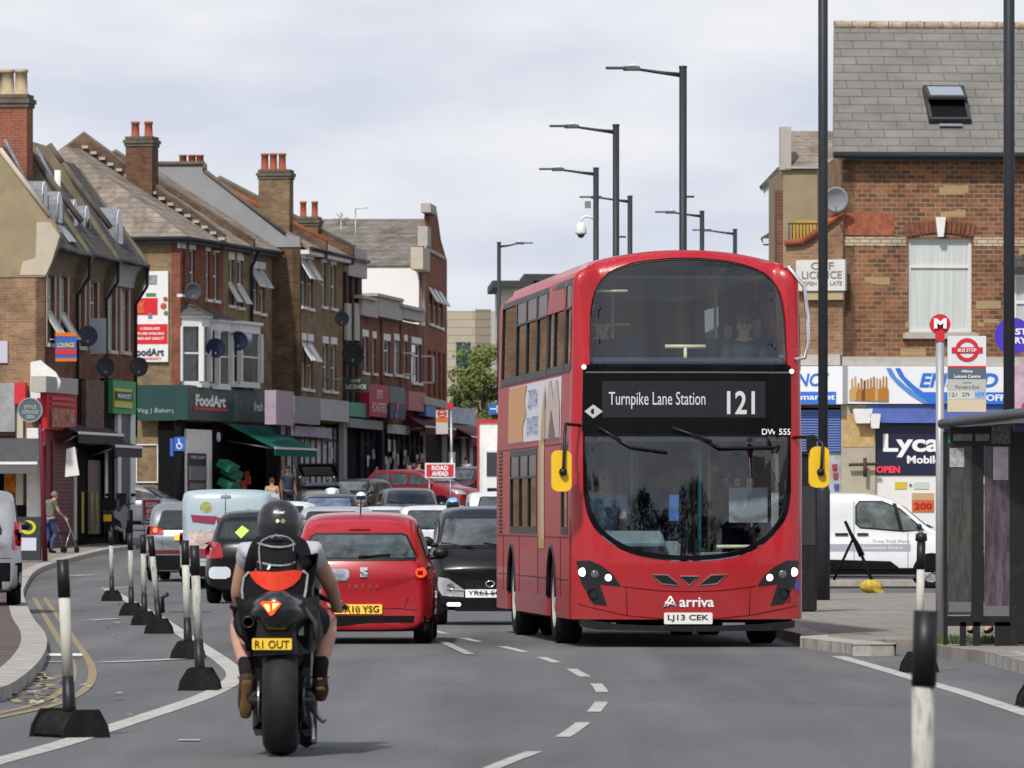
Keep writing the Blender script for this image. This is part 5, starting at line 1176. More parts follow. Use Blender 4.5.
# ---------------------------------------------------------------- B2: the corner terrace with the food shop
b = Bld('corner_terrace', 'brick corner terrace with hipped brown roof above the green food shop', (180,241), (272,254)); L2 = b.len
hs = []
W2 = [(179.8,185,248,294,0),(189.3,195,249,295,0),(205.5,210,251,299,0),(213,218.5,252,300,0),(228.5,233.7,259,305,1),(237,243,260,307,1),(251.7,258,268,311,-1),(259.3,264.6,269,313,-1)]
for p, q, t0, t1, o in W2: u0, u1 = b.u(p)+.05, b.u(q); hs.append((u0, b.z(t1, u0), u1, b.z(t0, u0), o))
ev2 = b.z(236, 0); ud = b.u(223)
for u0, u1, m in ((0, ud, M_RB), (ud+.002, L2, M_YB)):
    b.wall('wall', hole(u0, 3.4, u1, ev2), [hole(*h[:4]) for h in hs if u0 < h[0] < u1], m)
for h in hs: b.window(*h[:4], bars='sash', lintel=M_UPVC, sill=M_UPVC, openl=h[4], pane=M_PANE)
b.wall('side_wall', hole(0, 0, 9.5, ev2), [], M_YB, f=sf)
MB().bx(-.03,.25,-.02,.3,3.4,ev2).build('corner_quoin', M_RB, b.root)
# hipped roof
rz_ = b.z(147, 2.5, 4.6); e = ev2-.02
slab_roof(b, [(-.3,-.35,e),(-.3,9.8,e)], [(2.3,4.7,rz_),(2.29,4.71,rz_)], M_TILE)
slab_roof(b, [(-.3,-.35,e),(4.55,-.35,e)], [(2.3,4.7,rz_),(4.55,4.7,rz_)], M_TILE)
slab_roof(b, [(4.9,-.35,e),(L2,-.35,e)], [(4.9,4.7,rz_),(L2,4.7,rz_)], M_TILE)
slab_roof(b, [(-.3,9.8,e),(L2,9.8,e)], [(2.3,4.7,rz_),(L2,4.7,rz_)], M_TILE)
mb = MB(); 
for k in range(17): 
    t_ = k/16; mb.box((4.50, lerp(4.6,-.35,t_), lerp(rz_,e,t_)+.10), (.14,.22,.10))
mb.build('hip_tiles', M_STONE, b.root)
MB().tube([(-.36,-.42,e-.08),(L2,-.42,e-.08)], .07, 8).tube([(-.36,-.42,e-.08),(-.36,9.8,e-.08)], .07, 8).build('gutter', M_GUT, b.root)
MB().bx(-.3,-.02,-.3,9.8,e-.22,e-.1).bx(-.02,L2,-.33,-.02,e-.22,e-.1).build('soffit', mat('soffit_blue', (.06,.08,.10), .6), b.root)
for x, m, dh in ((4.72, M_YB2, .4), (9.0, M_YB2, 0.0)):
    pw = MB().prism([(-.4,e-.3),(-.4,e+.15),(4.7,rz_+.15+dh),(9.8,e+.15),(9.8,e-.3)], x-.17, x+.17, plane='yz').build('party_wall', m, b.root)
    MB().tube([(x,-.4,e+.18),(x,4.7,rz_+.18+dh),(x,9.8,e+.18)], .10, 5).build('coping', M_COPE, pw)
c0 = b.sidepx(142, 150, 4.72); chimney(b.root, 4.72, c0[0], c0[1]-2.2, b.sidepx(142, 137, 4.72)[1], .9, .95, brick('chimney_brick', (.16,.075,.045), (.09,.04,.03), (.16,.13,.1), ms=.008), [(4.72,c0[0]+.24),(4.72,c0[0]-.24)], M_TERR, pr=.16, ph=.55)
for px_ in (249,):
    u = b.u(px_); MB().tube([(u,-.40,e-.1),(u,-.10,e-.7),(u,-.10,4.0)], .06, 6).build('downpipe', M_GUT, b.root)
# bay windows on the first floor
def bay(p0, p1, t0, t1, hip=True):
    u0, u1 = p0, p1; z1, z0 = b.z(t0, u0,-.5), b.z(t1, u0,-.5); d = .65; c = .4
    pts = [(u0,0),(u0+c,-d),(u1-c,-d),(u1,0)]
    top_ = MB().prism(pts, z1-.35, z1, plane='xy').prism([(u0-.08,0),(u0+c-.05,-d-.1),(u1-c+.05,-d-.1),(u1+.08,0)], z1-.05, z1+.05, plane='xy').prism([(a*1, c_*1) for a, c_ in pts], z0-.1, z0+.1, plane='xy')
    top_.bx(u0+.2, u1-.2, -.12, -.1, z0, z1-.1)
    o = top_.build('bay_window', M_UPVC, b.root)
    for (x, y) in pts: MB().bx(x-.09,x+.09,y-.09,y+.09,z0+.1,z1-.35).build('column', M_UPVC, o)
    MB().prism([(u0+.1,0),(u0+c+.05,-d+.1),(u1-c-.05,-d+.1),(u1-.1,0)], z0+.1, z1-.35, plane='xy').build('pane', mat('bay_glass', (.035,.04,.045), .07, ior=1.7, var=.8, vscale=2), o)
    mz = (z0+z1)/2-.1; MB().prism([(u0+.06,0),(u0+c+.03,-d+.06),(u1-c-.03,-d+.06),(u1-.06,0)], mz-.03, mz+.03, plane='xy').build('sash_bar', M_UPVC, o)
    if hip:
        zt2 = b.z(t0-15, u0); a = [(u0-.15,0,z1+.05),(u0+c-.1,-d-.18,z1+.05),(u1-c+.1,-d-.18,z1+.05),(u1+.15,0,z1+.05),((u0+u1)/2-.2,0,zt2),((u0+u1)/2+.2,0,zt2)]
        MB().add(a, [(0,1,4),(1,2,5,4),(2,3,5)]).build('bay_roof', M_SLATE2, o)
bay(.08, 1.95, 316, 384); bay(2.3, 5.0, 320, 386); bay(5.5, 9.3, 322, 384, False)
MB().bx(0,L2,-.4,.02,3.9,4.15).build('cornice', M_STONE, b.root)
MB().bx(0.0,L2,.22,.42,0,3.4).build('ground_floor', M_SHOP, b.root)
gr = mat('sign_foodgreen', (.010,.048,.042), .4)
fo = fascia(b, 187.5, 233, 386.5, 421, gr, 'FoodArt', M_WTXT, .66, .34, y=-.5, d=.5, bold=.04, dz=.08, ca=0)
u0, u1 = b.u(194,-.52), b.u(228,-.52); MB().bx(u0,u1,-.53,-.504,b.z(409.6,u0,-.5),b.z(407,u0,-.5)).build('underline', M_RED, fo)
# side fascia (faces the camera)
a, c = b.sidepx(137,385,-.5), b.sidepx(188,420.5,-.5); so_ = MB().bx(-.5,0,c[0],a[0],c[1],a[1]).build('shop_sign', gr, b.root)
text('lettering', 'Veg | Bakery', 1.35, .20, lambda u, v, o: Vector((-.5-o, -u, v)), mat('sign_dim', (.35,.42,.40), .5), so_, cx=-(b.sidepx(156,411,-.5)[0]), cz=b.sidepx(156,411,-.5)[1], off=.012)
def sb2(p0, p1, y0, y1, m, name, x0=-.25, x1=-.03, par=None):
    a, c = b.sidepx(p1, y0, x0), b.sidepx(p0, y1, x0); return MB().bx(x0, x1, a[0], c[0], c[1], a[1]).build(name, m, par or b.root)
po = sb2(133, 168, 271, 362, M_WHITE, 'poster', -.12, -.03)
def pt(p0, p1, y0, y1, m, x=-.135): 
    a, c = b.sidepx(p1, y0, x), b.sidepx(p0, y1, x); return MB().bx(x, x+.012, a[0], c[0], c[1], a[1]).build('print', m, po)
pt(133.5,167.5,324,344,mat('print_red', (.6,.03,.04), .5)); pt(135.5,145,273,286.5,mat('print_fruit', (.55,.10,.06), .5, var=.6, vscale=7)); pt(145.5,157,275,284.5,mat('print_greyblue', (.25,.27,.3), .5, var=.5, vscale=6))
pt(146,156,293,296.5,POSTERC[5]); pt(135.5,157.5,298,315,mat('print_red', (0,0,0))); pt(136,144.5,301,313,mat('print_fruit', (0,0,0)), -.15); pt(148,152,313,318,POSTERC[4], -.15)
for k, (a, c, r) in enumerate(((163.5,306,.11),(165.5,299,.08),(166,313,.08))): 
    q = b.sidepx(a, c, -.13); MB().lathe([(0,0),(r,0),(r,.01),(0,.01)], 12, (-.145,q[0],q[1]), 'x').build('print', mat('print_fruit', (0,0,0)) if k < 2 else POSTERC[5], po)
sft = lambda u, v, o: Vector((-.14-o, -u, v))
for i, (w_, tx) in enumerate(((.7,'A READILAND'),(1.0,'WE ARE AVAILABLE'),(1.0,'UBER EAT DIRECT'))): q = b.sidepx(150, 328.5+i*5.0, -.14); text('lettering', tx, w_, .09, sft, M_WTXT, po, cx=-q[0], cz=q[1], off=.01, bold=.02)
q = b.sidepx(150, 352, -.14); text('lettering', 'oodArt', 1.0, .26, sft, mat('sign_dnavy', (.03,.04,.08), .5), po, cx=-q[0], cz=q[1], off=.01, bold=.03)
q = b.sidepx(152, 358.5, -.14); text('lettering', 'MARKET', .7, .07, sft, mat('print_red', (0,0,0)), po, cx=-q[0], cz=q[1], off=.01, bold=.03)
sb2(100, 135, 420, 530, M_YB, 'side_brick', -.04, -.02); sb2(158, 180, 420, 530, M_BLACKM, 'shopfront_panel', -.2, -.03)
for a_ in ((136,158,444,445.2),(136,158,481.5,482.7),(136,137,444,482),(157,158,444,482)): sb2(*a_, M_WHITE, 'painted_frame', -.07, -.03)
# white bay with cash machine
atm = ff(b, 186.8, 212, 429, 520, M_WHITE, 'machine_surround', -.3, .3)
u0, u1 = b.u(187.8,-.34), b.u(206,-.34); zz = lambda p: b.z(p, u0, -.34)
am = MB().bx(u0,u1,-.36,-.305,zz(492),zz(453)).build('cash_machine', mat('atm_dark', (.03,.035,.05), .35), b.root)
MB().bx(u0+.1,u1-.1,-.40,-.365,zz(480),zz(466)).build('screen_hood', mat('atm_grey', (.16,.17,.18), .5), am); MB().bx(u0+.2,u1-.2,-.37,-.362,zz(489),zz(483)).build('keypad', M_STEEL, am)
text('lettering', 'FREE CASH', (u1-u0)*.75, .10, plane_f(-.36), M_WTXT, am, cx=(u0+u1)/2, cz=zz(457), off=.008)
ff(b, 181, 186.5, 422, 520, M_BLACKM, 'pilaster', -.22, .25); ff(b, 212.5, 222, 422, 520, M_BLACKM, 'door', -.12, .15)
u = b.u(218,-.4); cp = (u, -.42, b.z(437,u,-.4)); MB().lathe([(0,-.03),(.17,-.03),(.17,.03),(0,.03)], 18, cp, 'y').build('round_sign', mat('sign_lilac', (.5,.52,.65), .5), b.root)
# grocery displays
gz = mat('crate_green', (.02,.16,.09), .6)
for k, (a_, c_) in enumerate(((228,466),(232,473),(229,484),(233,490))):
    u = b.u(a_,-.8); MB().box((u,-.8,b.z(c_,u,-.8)), (1.3,.5,.26), Matrix.Rotation(.5, 3, 'X')).build('produce_shelf', gz, b.root)
goods(b, b.u(236,-.7), b.u(250,-.7), -.7, .3, 1.6, 5, [mat('tomato', (.35,.03,.02), .6), POSTERC[5], POSTERC[1], mat('orange_goods', (0,0,0))], 24)
fa = lambda p0, p1, y0, y1, m, tx=None, **k: fascia(b, p0, p1, y0, y1, m, tx, **k)
fa(234, 264, 390, 422, mat('fascia_worn_green', (.10,.13,.12), .7, dirt=.7, dcol=(.3,.3,.28), dscale=4), 'fresh', tm=M_WTXT, tw=.3, th=.3, ca=.3, y=-.45, d=.4)
awning(b, b.u(229,-.5), b.u(272,-.5), b.z(425, b.u(240)), 1.75, .85, mat('awning_green', (.010,.10,.085), .8, var=.1, vscale=4), .28, y=-.4)
B2 = b
bldish(b, 193.4, 291, .30, 'grey satellite dish above the first bay of the corner terrace', y=-.4); navy = mat('dish_navy', (.03,.04,.09), .5)
bldish(b, 216, 347, .33, 'dark blue satellite dish in front of the second bay', y=-.9, m=navy); bldish(b, 238.6, 340, .33, 'dark satellite dish in front of the third white bay', y=-.9, m=navy)
# ---------------------------------------------------------------- B3: taller terrace that steps forward
b = Bld('tall_terrace', 'tall yellow brick terrace with grey rendered gable and big chimneys', (300,254), (362,268)); L3 = b.len
us = b.u(343.5)
W3 = [(301,306,258,306,-1),(308,313,259,308,-1),(321.5,326,262,306,0),(331,336,264,308,0),(302,306,340,388,-1),(308,313,341,389,-1),(323,328,343,390,0),(331,336.5,344,391,0)]
hs = []
for p, q, t0, t1, o in W3: u0, u1 = b.u(p), b.u(q); hs.append((u0, b.z(t1, u0), u1, b.z(t0, u0), o))
e3 = b.z(247, 0)
b.wall('wall', hole(0,3.4,us,e3), [hole(*h[:4]) for h in hs], M_YB)
for h in hs: b.window(*h[:4], bars='sash', lintel=M_UPVC, openl=h[4], pane=M_PANE, sill=M_UPVC)
gp = [b.sidepx(*p) for p in ((300,237),(286,235),(205,172),(205,165),(158,165))]
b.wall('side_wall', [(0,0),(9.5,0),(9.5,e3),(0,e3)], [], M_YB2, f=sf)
b.wall('render_gable', [(0,e3)]+gp+[(9.5,gp[-1][1]),(9.5,e3)], [], M_RENDG, f=sf, off=.04, thick=.35)
mb = MB(); 
for i in range(1, 4): mb.tube([(-.05,gp[i][0],gp[i][1]+.05),(-.05,gp[i+1][0],gp[i+1][1]+.05)], .09, 5)
mb.build('coping', M_COPE, b.root)
rr_ = gp[2][1]-1.0; slab_roof(b, [(.32,-.35,e3),(L3,-.35,e3)], [(.32,4.7,rr_+.9),(L3,4.7,rr_+.9)], M_TILE); slab_roof(b, [(.32,9.8,e3),(L3,9.8,e3)], [(.32,4.71,rr_+.9),(L3,4.71,rr_+.9)], M_TILE)
MB().tube([(0,-.42,e3-.05),(us,-.42,e3-.05)], .07, 8).build('gutter', M_GUT, b.root); MB().bx(0,us,-.33,-.02,e3-.25,e3-.1).build('fascia_board', M_UPVC, b.root)
for x in (3.6, us):
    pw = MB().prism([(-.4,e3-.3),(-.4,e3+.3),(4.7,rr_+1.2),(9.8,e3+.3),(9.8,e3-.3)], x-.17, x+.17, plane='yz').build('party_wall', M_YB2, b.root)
    MB().tube([(x,-.4,e3+.34),(x,4.7,rr_+1.24),(x,9.8,e3+.34)], .12, 5).build('coping', M_TERR if x < 5 else M_COPE, pw)
ch = brick('chimney_stock', (.22,.15,.08), (.15,.09,.05), (.2,.17,.13), ms=.008)
c0 = b.sidepx(276, 200, 3.6); zt3 = b.sidepx(276, 170, 3.6)[1]; chimney(b.root, 3.6, c0[0], c0[1]-2.2, zt3, .9, 1.15, ch, [(3.6,c0[0]+.42),(3.5,c0[0]+.08),(3.5,c0[0]-.25)], M_TERR, pr=.15, ph=.62)
c0 = b.sidepx(309, 225, us); chimney(b.root, us, c0[0], c0[1]-1.6, b.sidepx(309, 217, us)[1], .8, .8, ch, [(us,c0[0]+.22),(us,c0[0]-.22)], M_TERR, pr=.13, ph=.6)
for k, px_ in enumerate((183,192,200)):
    q = b.sidepx(px_, 165, 1.0); MB().lathe([(.15,0),(.13,.35),(.15,.36),(.15,.42),(.1,.42),(0,.3)], 12, (1.0,q[0],q[1]-.05)).build('chimney_pot', M_TERR, b.root)
# narrow section with white panels
e4 = b.z(246, us); us1 = L3
b.wall('wall', hole(us+.002,3.4,us1,e4-.6), [], M_YB2); MB().bx(us,us1,-.2,.15,e4-1.1,e4).build('parapet_panel', M_STONE, b.root)
for a, c in ((346,349),(352,354),(358,361)): ff(b, a, c, 272, 410, mat('pilaster_dark', (.05,.03,.025), .8), 'pilaster', -.12, .12)
for a, c in ((347,351.5),(355,360)): ff(b, a, c, 303, 340, M_STONE, 'white_panel', -.16, .1)
MB().bx(0.0,L3,.22,.42,0,3.4).build('ground_floor', M_SHOP, b.root); MB().bx(0,L3,-.35,.02,3.95,4.15).build('cornice', M_STONE, b.root)
grey_f = mat('fascia_grey', (.26,.27,.29), .7, dirt=.6, dcol=(.12,.12,.12), dscale=3)
fascia(b, 276, 294, 391, 425, mat('fascia_lilac', (.38,.30,.37), .6, dirt=.3), None, y=-.5, d=.4)
fascia(b, 294.5, 320, 397, 424, grey_f, None, y=-.4, d=.3); fascia(b, 320.5, 349, 400, 421, mat('fascia_white', (.42,.43,.42), .6, dirt=.4), None, y=-.4, d=.3); fascia(b, 349.5, 369, 403, 417, mat('fascia_teal', (.06,.28,.20), .5), None, y=-.4, d=.3)
sp_ = mat('shop_papers', (.46,.47,.48), .5, var=.5, vscale=5, dirt=.7, dcol=(.12,.12,.14), dscale=6)
shopfront(b, b.u(283), b.u(342), b.z(426, 2), sp_); goods(b, b.u(283), b.u(340), .10, 1.2, 3.2, 8, [POSTERC[0], POSTERC[4], POSTERC[2], POSTERC[6]], 46)
fascia(b, 295, 331, 427, 437, mat('fascia_mauve', (.30,.25,.36), .6, dirt=.4, dcol=(.6,.55,.6)), None, y=-.2, d=.15)
ff(b, 344, 347, 420, 500, mat('col_grey', (.3,.3,.31), .6), 'pilaster', -.2, .2)
bldish(b, 342, 318, .27, 'satellite dish high on the dark narrow house front', y=-.4); bldish(b, 353, 353, .42, 'large dark oval satellite dish above the off licence sign', y=-.6, m=mat('dish_dark', (.05,.055,.065), .6))
B3 = b
# ---------------------------------------------------------------- B4: low parapet building
b = Bld('low_terrace', 'low red brick row with weathered white parapet and white casements', (362,268), (425,286)); L4 = b.len
W4_ = [(362.5,368,336,372),(372.5,376,338,373),(383,390,340,373),(394,401.5,340,374),(404,407,341,376),(411.5,421,343,382)]
hs = []
for p, q, t0, t1 in W4_: u0, u1 = b.u(p)+.02, b.u(q); hs.append((u0, b.z(t1, u0), u1, b.z(t0, u0)))
zp = b.z(313, 0)
b.wall('wall', hole(0,3.2,L4,zp), [hole(*h) for h in hs], M_RB2)
for i, h in enumerate(hs): b.window(*h, bars='cross' if i > 1 else 'sash', lintel=M_UPVC, sill=M_UPVC)
for i in (3, 5):
    h = hs[i]; fr = MB(); y0, y1 = -.02, -.55
    fr.bx(h[2]-.06,h[2],y1,y0,h[1],h[1]+.06).bx(h[2]-.06,h[2],y1,y0,h[3]-.5,h[3]-.44).bx(h[2]-.06,h[2],y1,y1+.06,h[1],h[3]-.44); fr.build('open_casement', M_UPVC, b.root)
for a, c, t0, t1 in ((362.5,378,296,315),(378.5,403,294,316),(403.5,425,306,318)): ff(b, a, c, t0, t1, M_STONE, 'parapet', -.25, .5)
for a, c, t0 in ((363,378,295),(378,404,293),(403,426,304)): ff(b, a, c, t0, t0+3, M_STONE, 'coping', -.38, .7)
for a in (383, 402): ff(b, a-.7, a+.7, 318, 390, M_RB, 'brick_pier', -.08, .09)
MB().bx(0,L4,2,8,3,zp-.3).build('back_wall', M_YB2, b.root); MB().bx(0,L4,.2,8,zp-.5,zp-.3).build('roof', M_SLATE2, b.root)
MB().bx(0.0,L4,.22,.42,0,3.2).build('ground_floor', M_SHOP, b.root)
MB().bx(0,L4,-.3,.02,4.1,4.35).build('cornice', mat('brown_cornice', (.10,.07,.05), .8), b.root)
fascia(b, 369.5, 389, 385, 417, mat('fascia_crimson', (.33,.02,.05), .5), 'SPIT\nROASTERS', mat('sign_pink', (.7,.45,.45), .5), .75, .7, y=-.5, d=.4)
fascia(b, 390, 405, 387, 404, mat('fascia_slate', (.14,.17,.17), .6), None, y=-.45, d=.35)
dm = fascia(b, 390, 405.5, 404.5, 419, mat('fascia_ink', (.02,.025,.05), .5), None, y=-.6, d=.4)
u = b.u(397,-.62); zc = b.z(411.5, u, -.62)
for dx, dz, m in ((.16,.16,M_RED),(-.16,-.14,mat('logo_blue', (.02,.15,.5), .5))): MB().box((u+dx, -.615, zc+dz), (.62,.02,.26), Matrix.Rotation(-.6, 3, 'Y'), 0).build('emblem', m, dm)
fascia(b, 409, 426, 392, 411, mat('fascia_pink', (.42,.16,.17), .6), None, y=-.45, d=.35)
for a, c, m in ((363,380,M_SHOP),(384,410,M_SHOP),(411,425,M_SHOP)): shopfront(b, b.u(a), b.u(c), 3.0, mat('far_shop_glass', (.014,.015,.018), .6, spec=.03, var=.9, vscale=1.2), fm=mat('front_ink', (.015,.018,.034), .7, spec=.05))
ff(b, 382, 384.5, 418, 500, mat('front_ink', (0,0,0)), 'pilaster', -.2, .2); ff(b, 350, 383, 418, 427, grey_f, 'shutter_box', -.3, .3); ff(b, 388, 410, 424, 433, mat('fascia_white', (0,0,0)), 'window_sign', -.12, .05)
goods(b, b.u(384), b.u(408), -.05, .9, 2.6, 11, [POSTERC[4], POSTERC[2], mat('manikin', (.5,.42,.36), .7)], 34); goods(b, b.u(364), b.u(381), -.05, .5, 2.4, 12, [POSTERC[4], POSTERC[0], POSTERC[6]], 14); goods(b, b.u(411), b.u(424), -.05, .5, 2.4, 13, [POSTERC[3], POSTERC[0], POSTERC[1]], 16)
awning(b, b.u(405,-.1), b.u(436,-.1), b.z(416,b.u(412)), .8, .45, mat('awning_maroon', (.10,.015,.03), .8), .3)
B4 = b
# ---------------------------------------------------------------- B6: gabled tall building with white side
b = Bld('gabled_building', 'tall red brick gabled building with white side wall and grey tiled roof', (425,286), (447,299)); L6 = b.len
zp = b.z(252, 0); hs = []
for p, q, t0, t1 in ((429,432.5,285,323),(434,437.5,287,325),(439,442.5,289,327),(427.8,431,350,398),(433,436,351,399),(438,441,352,400),(442.5,445.5,353,401)): u0, u1 = b.u(p), b.u(q); hs.append((u0, b.z(t1, u0), u1, b.z(t0, u0)))
ga = [b.px(*p) for p in ((425,268),(426,250),(429.5,236),(429.5,225),(431,206),(436,206),(439,225),(441,240),(446,260))]
M_OB = brick('orange_brick', (.27,.10,.055), (.18,.07,.045), (.25,.18,.13), ms=.006)
b.wall('wall', [(0,3.2),(L6,3.2),(L6,ga[-1][1])]+[(min(max(a, 0), L6), c) for a, c in ga[::-1]][1:-1]+[(0,ga[0][1])], [hole(*h) for h in hs], M_OB)
for i, h in enumerate(hs): b.window(*h, bars='sash', openl=-1 if i < 3 else 0, pane=M_PANE, m=M_UPVC if i < 3 else mat('sash_brown', (.15,.07,.05), .7), sill=M_UPVC if i < 3 else M_STONE)
zs = b.z(265, 0); b.wall('side_wall', hole(0,0,11,zs), [], mat('white_render', (.78,.78,.77), .9, dirt=.1, dcol=(.5,.5,.48), dscale=1), f=sf)
rzz = b.z(219, L6/2, 5)
slab_roof(b, [(-.05,-.0,zs),(-.05,11,zs)], [(L6/2,.0,rzz),(L6/2,17,rzz)], M_TILE if False else brick('grey_brown_tiles', (.20,.18,.155), (.15,.135,.12), (.1,.09,.08), bw=.3, bh=.2, ms=.012, tint=.5))
slab_roof(b, [(L6+.05,0,zs),(L6+.05,11,zs)], [(L6/2,.0,rzz),(L6/2,17,rzz)], M_SLATE2)
ff(b, 423, 430, 247, 269, M_RENDP, 'kneeler', -.15, .5); ff(b, 427.5, 431, 226, 246, M_STONE, 'coping', -.12, .4); ff(b, 430.5, 436.5, 203, 212, M_STONE, 'finial', -.12, .4); ff(b, 426,445,246,249.5,M_STONE,'string_course',-.08,.07)
MB().bx(0.0,L6,.22,.42,0,3.2).build('ground_floor', M_SHOP, b.root); ff(b, 426, 436, 405, 416, mat('fascia_blue', (.03,.12,.4), .5), 'shop_sign', -.3, .3)
ff(b, 425, 447, 396, 404, M_STONE, 'cornice', -.3, .3)
u = b.u(440); awning(b, b.u(450,-.1), b.u(494,-.1), b.z(423,u), .9, .5, mat('awning_maroon', (0,0,0)), .4)
# television aerials on the roofs
for px_, py0, py1, lab, kd in ((341,232,212,'small spiky television aerial above the tall terrace',0),(355.5,245,209,'thin television aerial on a pole left of the white side wall',1)):
    D = 268; p = PP(px_, py0, D); h = (py0-py1)*D/FPX; t = thing('television_aerial', lab, 'aerial', p)
    MB().tube([(0,0,-1.2),(0,0,h)], .022, 5).build('mast', M_STEEL, t); mb = MB()
    if kd: mb.tube([(-.02,0,h),(.5,0,h+.05)], .015, 4); [mb.tube([(k*.08,-.12,h),(k*.08,.12,h)], .008, 4) for k in range(6)]
    else:
        for k in range(6): mb.tube([(-.3*cos(k),-.1,h-.25+.25*sin(k)),(.3*cos(k),.1,h-.25-.25*sin(k))], .012, 4)
    mb.build('elements', M_STEEL, t)
# ---------------------------------------------------------------- farther background
b = Bld('background_shop', 'low far shop with maroon awning and wide white sign', (447,300), (500,318)); 
MB().bx(0,b.len,0,6,0,3.6).build('wall', M_STONE, b.root); MB().bx(.1,b.len-.1,-.05,-.01,.3,2.9).build('shop_window', mat('far_shop_glass', (0,0,0)), b.root)
for a, c in ((452,475),): fascia(b, a, c, 408, 424, mat('fascia_skyline', (.38,.42,.48), .6, var=.4, vscale=4), None, y=-.4, d=.3)
for a, c in ((462,466),(470,473),(479,482)): ff(b, a, c, 432, 480, M_STONE, 'column', -.12, .1)
ff(b, 447, 490, 424, 436, M_SHUT, 'shop_sign', -.45, .3)
b = Bld('panelled_building', 'beige panelled modern building beyond the tree', (447,400), (500,400.1)); zt = b.z(311, 0)
hs = [(b.u(456), b.z(369,0), b.u(471), b.z(342,0))]
b.wall('wall', hole(0,0,b.u(475),zt), [hole(*h) for h in hs], brick('panel_cladding', (.42,.37,.28), (.40,.35,.27), (.28,.25,.2), bw=3, bh=.45, ms=.03, tint=.05)); b.window(*hs[0], bars=None, pane=mat('teal_pane', (.04,.09,.10), .1), m=M_STEEL)
b.wall('wall', hole(b.u(475)+.01,0,b.u(491),zt+.1), [], brick('panel_cladding_dark', (.26,.22,.17), (.24,.21,.16), (.16,.14,.11), bw=3, bh=.45, ms=.03, tint=.05), off=.02); b.wall('wall', hole(b.u(491)+.02,0,b.u(512),zt), [], M_STONE)
MB().bx(-8, 0, .1, .3, 0, zt-3).build('wing', mat('wing_brown', (.2,.17,.13), .9), b.root)
b = Bld('flat_roofed_building', 'cream flat roofed building showing above the bus roof on its left', (500,350), (575,350.1)); zt = b.z(288, 0)
MB().bx(0,b.len,0,10,0,zt).build('wall', mat('cream_wall', (.50,.48,.42), .9, var=.1), b.root); MB().bx(-.4,b.u(533),-.8,10,zt,zt+.35).build('roof', M_FASC, b.root); MB().bx(b.u(524),b.len,-.2,8,zt+.36,b.z(274,3)).build('upper_storey', M_FASC, b.root)

# ---------------------------------------------------------------- right: the corner shop
b = Bld('corner_shop_building', 'brick corner building with slate roof, skylight and blue off licence front', (843,150), (1120,150.5)); LR = b.len
er = b.z(152, 0); hw_ = (b.u(908), b.z(332,0), b.u(972), b.z(238,0))
b.wall('wall', hole(0,3.9,LR,er), [hole(*hw_)], M_CB)
w = b.window(*hw_, bars='top', pane=mat('big_curtain', (.52,.56,.53), .4, var=.16, vscale=8, stretch=(2.5,1,.05)), sill=M_STONE, fw=.07)
MB().bx(hw_[0]-.12,hw_[2]+.12,-.14,.05,hw_[1]-.14,hw_[1]-.02).build('sill', M_STONE, w)
ar = MB(); um = (hw_[0]+hw_[2])/2; n = 15
for k in range(n):
    if k == n//2: continue
    t_ = (k/(n-1)-.5); x = um+t_*1.40; ar.box((x, -.012, hw_[3]+.17+.08*(1-4*t_*t_)), (.078,.05,.27), Matrix.Rotation(t_*.45, 3, 'Y'))
ar.build('brick_arch', mat('arch_brick', (.19,.075,.045), .9, var=.4, vscale=6), b.root)
MB().prism([(um-.06,hw_[3]+.03),(um+.06,hw_[3]+.03),(um+.11,hw_[3]+.45),(um-.11,hw_[3]+.45)], -.12, -.01).build('keystone', M_WHITE, b.root)
zb_ = b.z(245,0)
for a, c in ((0.0, b.u(906)), (b.u(974), LR)): MB().bx(a,c,-.015,-.002,b.z(245.5,0),b.z(237,0)).build('brick_band', brick('cream_band', (.48,.42,.30), (.42,.36,.26), (.25,.2,.15), bw=.23, bh=.086, ms=.014), b.root)
MB().bx(.02,b.u(894),-.014,-.001,b.z(235,0),b.z(213,0)).build('painted_patch', mat('patch_red', (.30,.10,.06), .9, var=.4, vscale=5), b.root)
b.wall('side_wall', hole(0,0,8,er), [], M_TB, f=lambda u, v, o: Vector((u*.058-o, u, v)))
rz2 = b.z(26, 0, 3.6)
slab_roof(b, [(b.u(833,-.3),-.3,er-.02),(LR,-.3,er-.02)], [(b.u(834,3.6),3.6,rz2),(LR,3.6,rz2)], M_SLATE)
slab_roof(b, [(b.u(838,8.2),8.2,er-.02),(LR,8.2,er-.02)], [(b.u(834,3.6),3.62,rz2),(LR,3.62,rz2)], M_SLATE)
mb = MB(); x = b.u(834,3.6)
while x < LR: mb.lathe([(.10,0),(.10,.38)], 8, (x,3.6,rz2+.02), 'x'); x += .4
mb.build('ridge_tiles', mat('ridge_mossy', (.34,.28,.20), .95, var=.4, vscale=7, dirt=.8, dcol=(.55,.5,.4), dscale=5), b.root)
MB().tube([(b.u(833,-.3),-.38,er-.08),(LR,-.38,er-.08)], .07, 8).build('gutter', M_GUT, b.root); MB().bx(0,LR,-.28,-.02,er-.18,er-.04).build('fascia_board', mat('fascia_greenblue', (.07,.12,.12), .6), b.root)
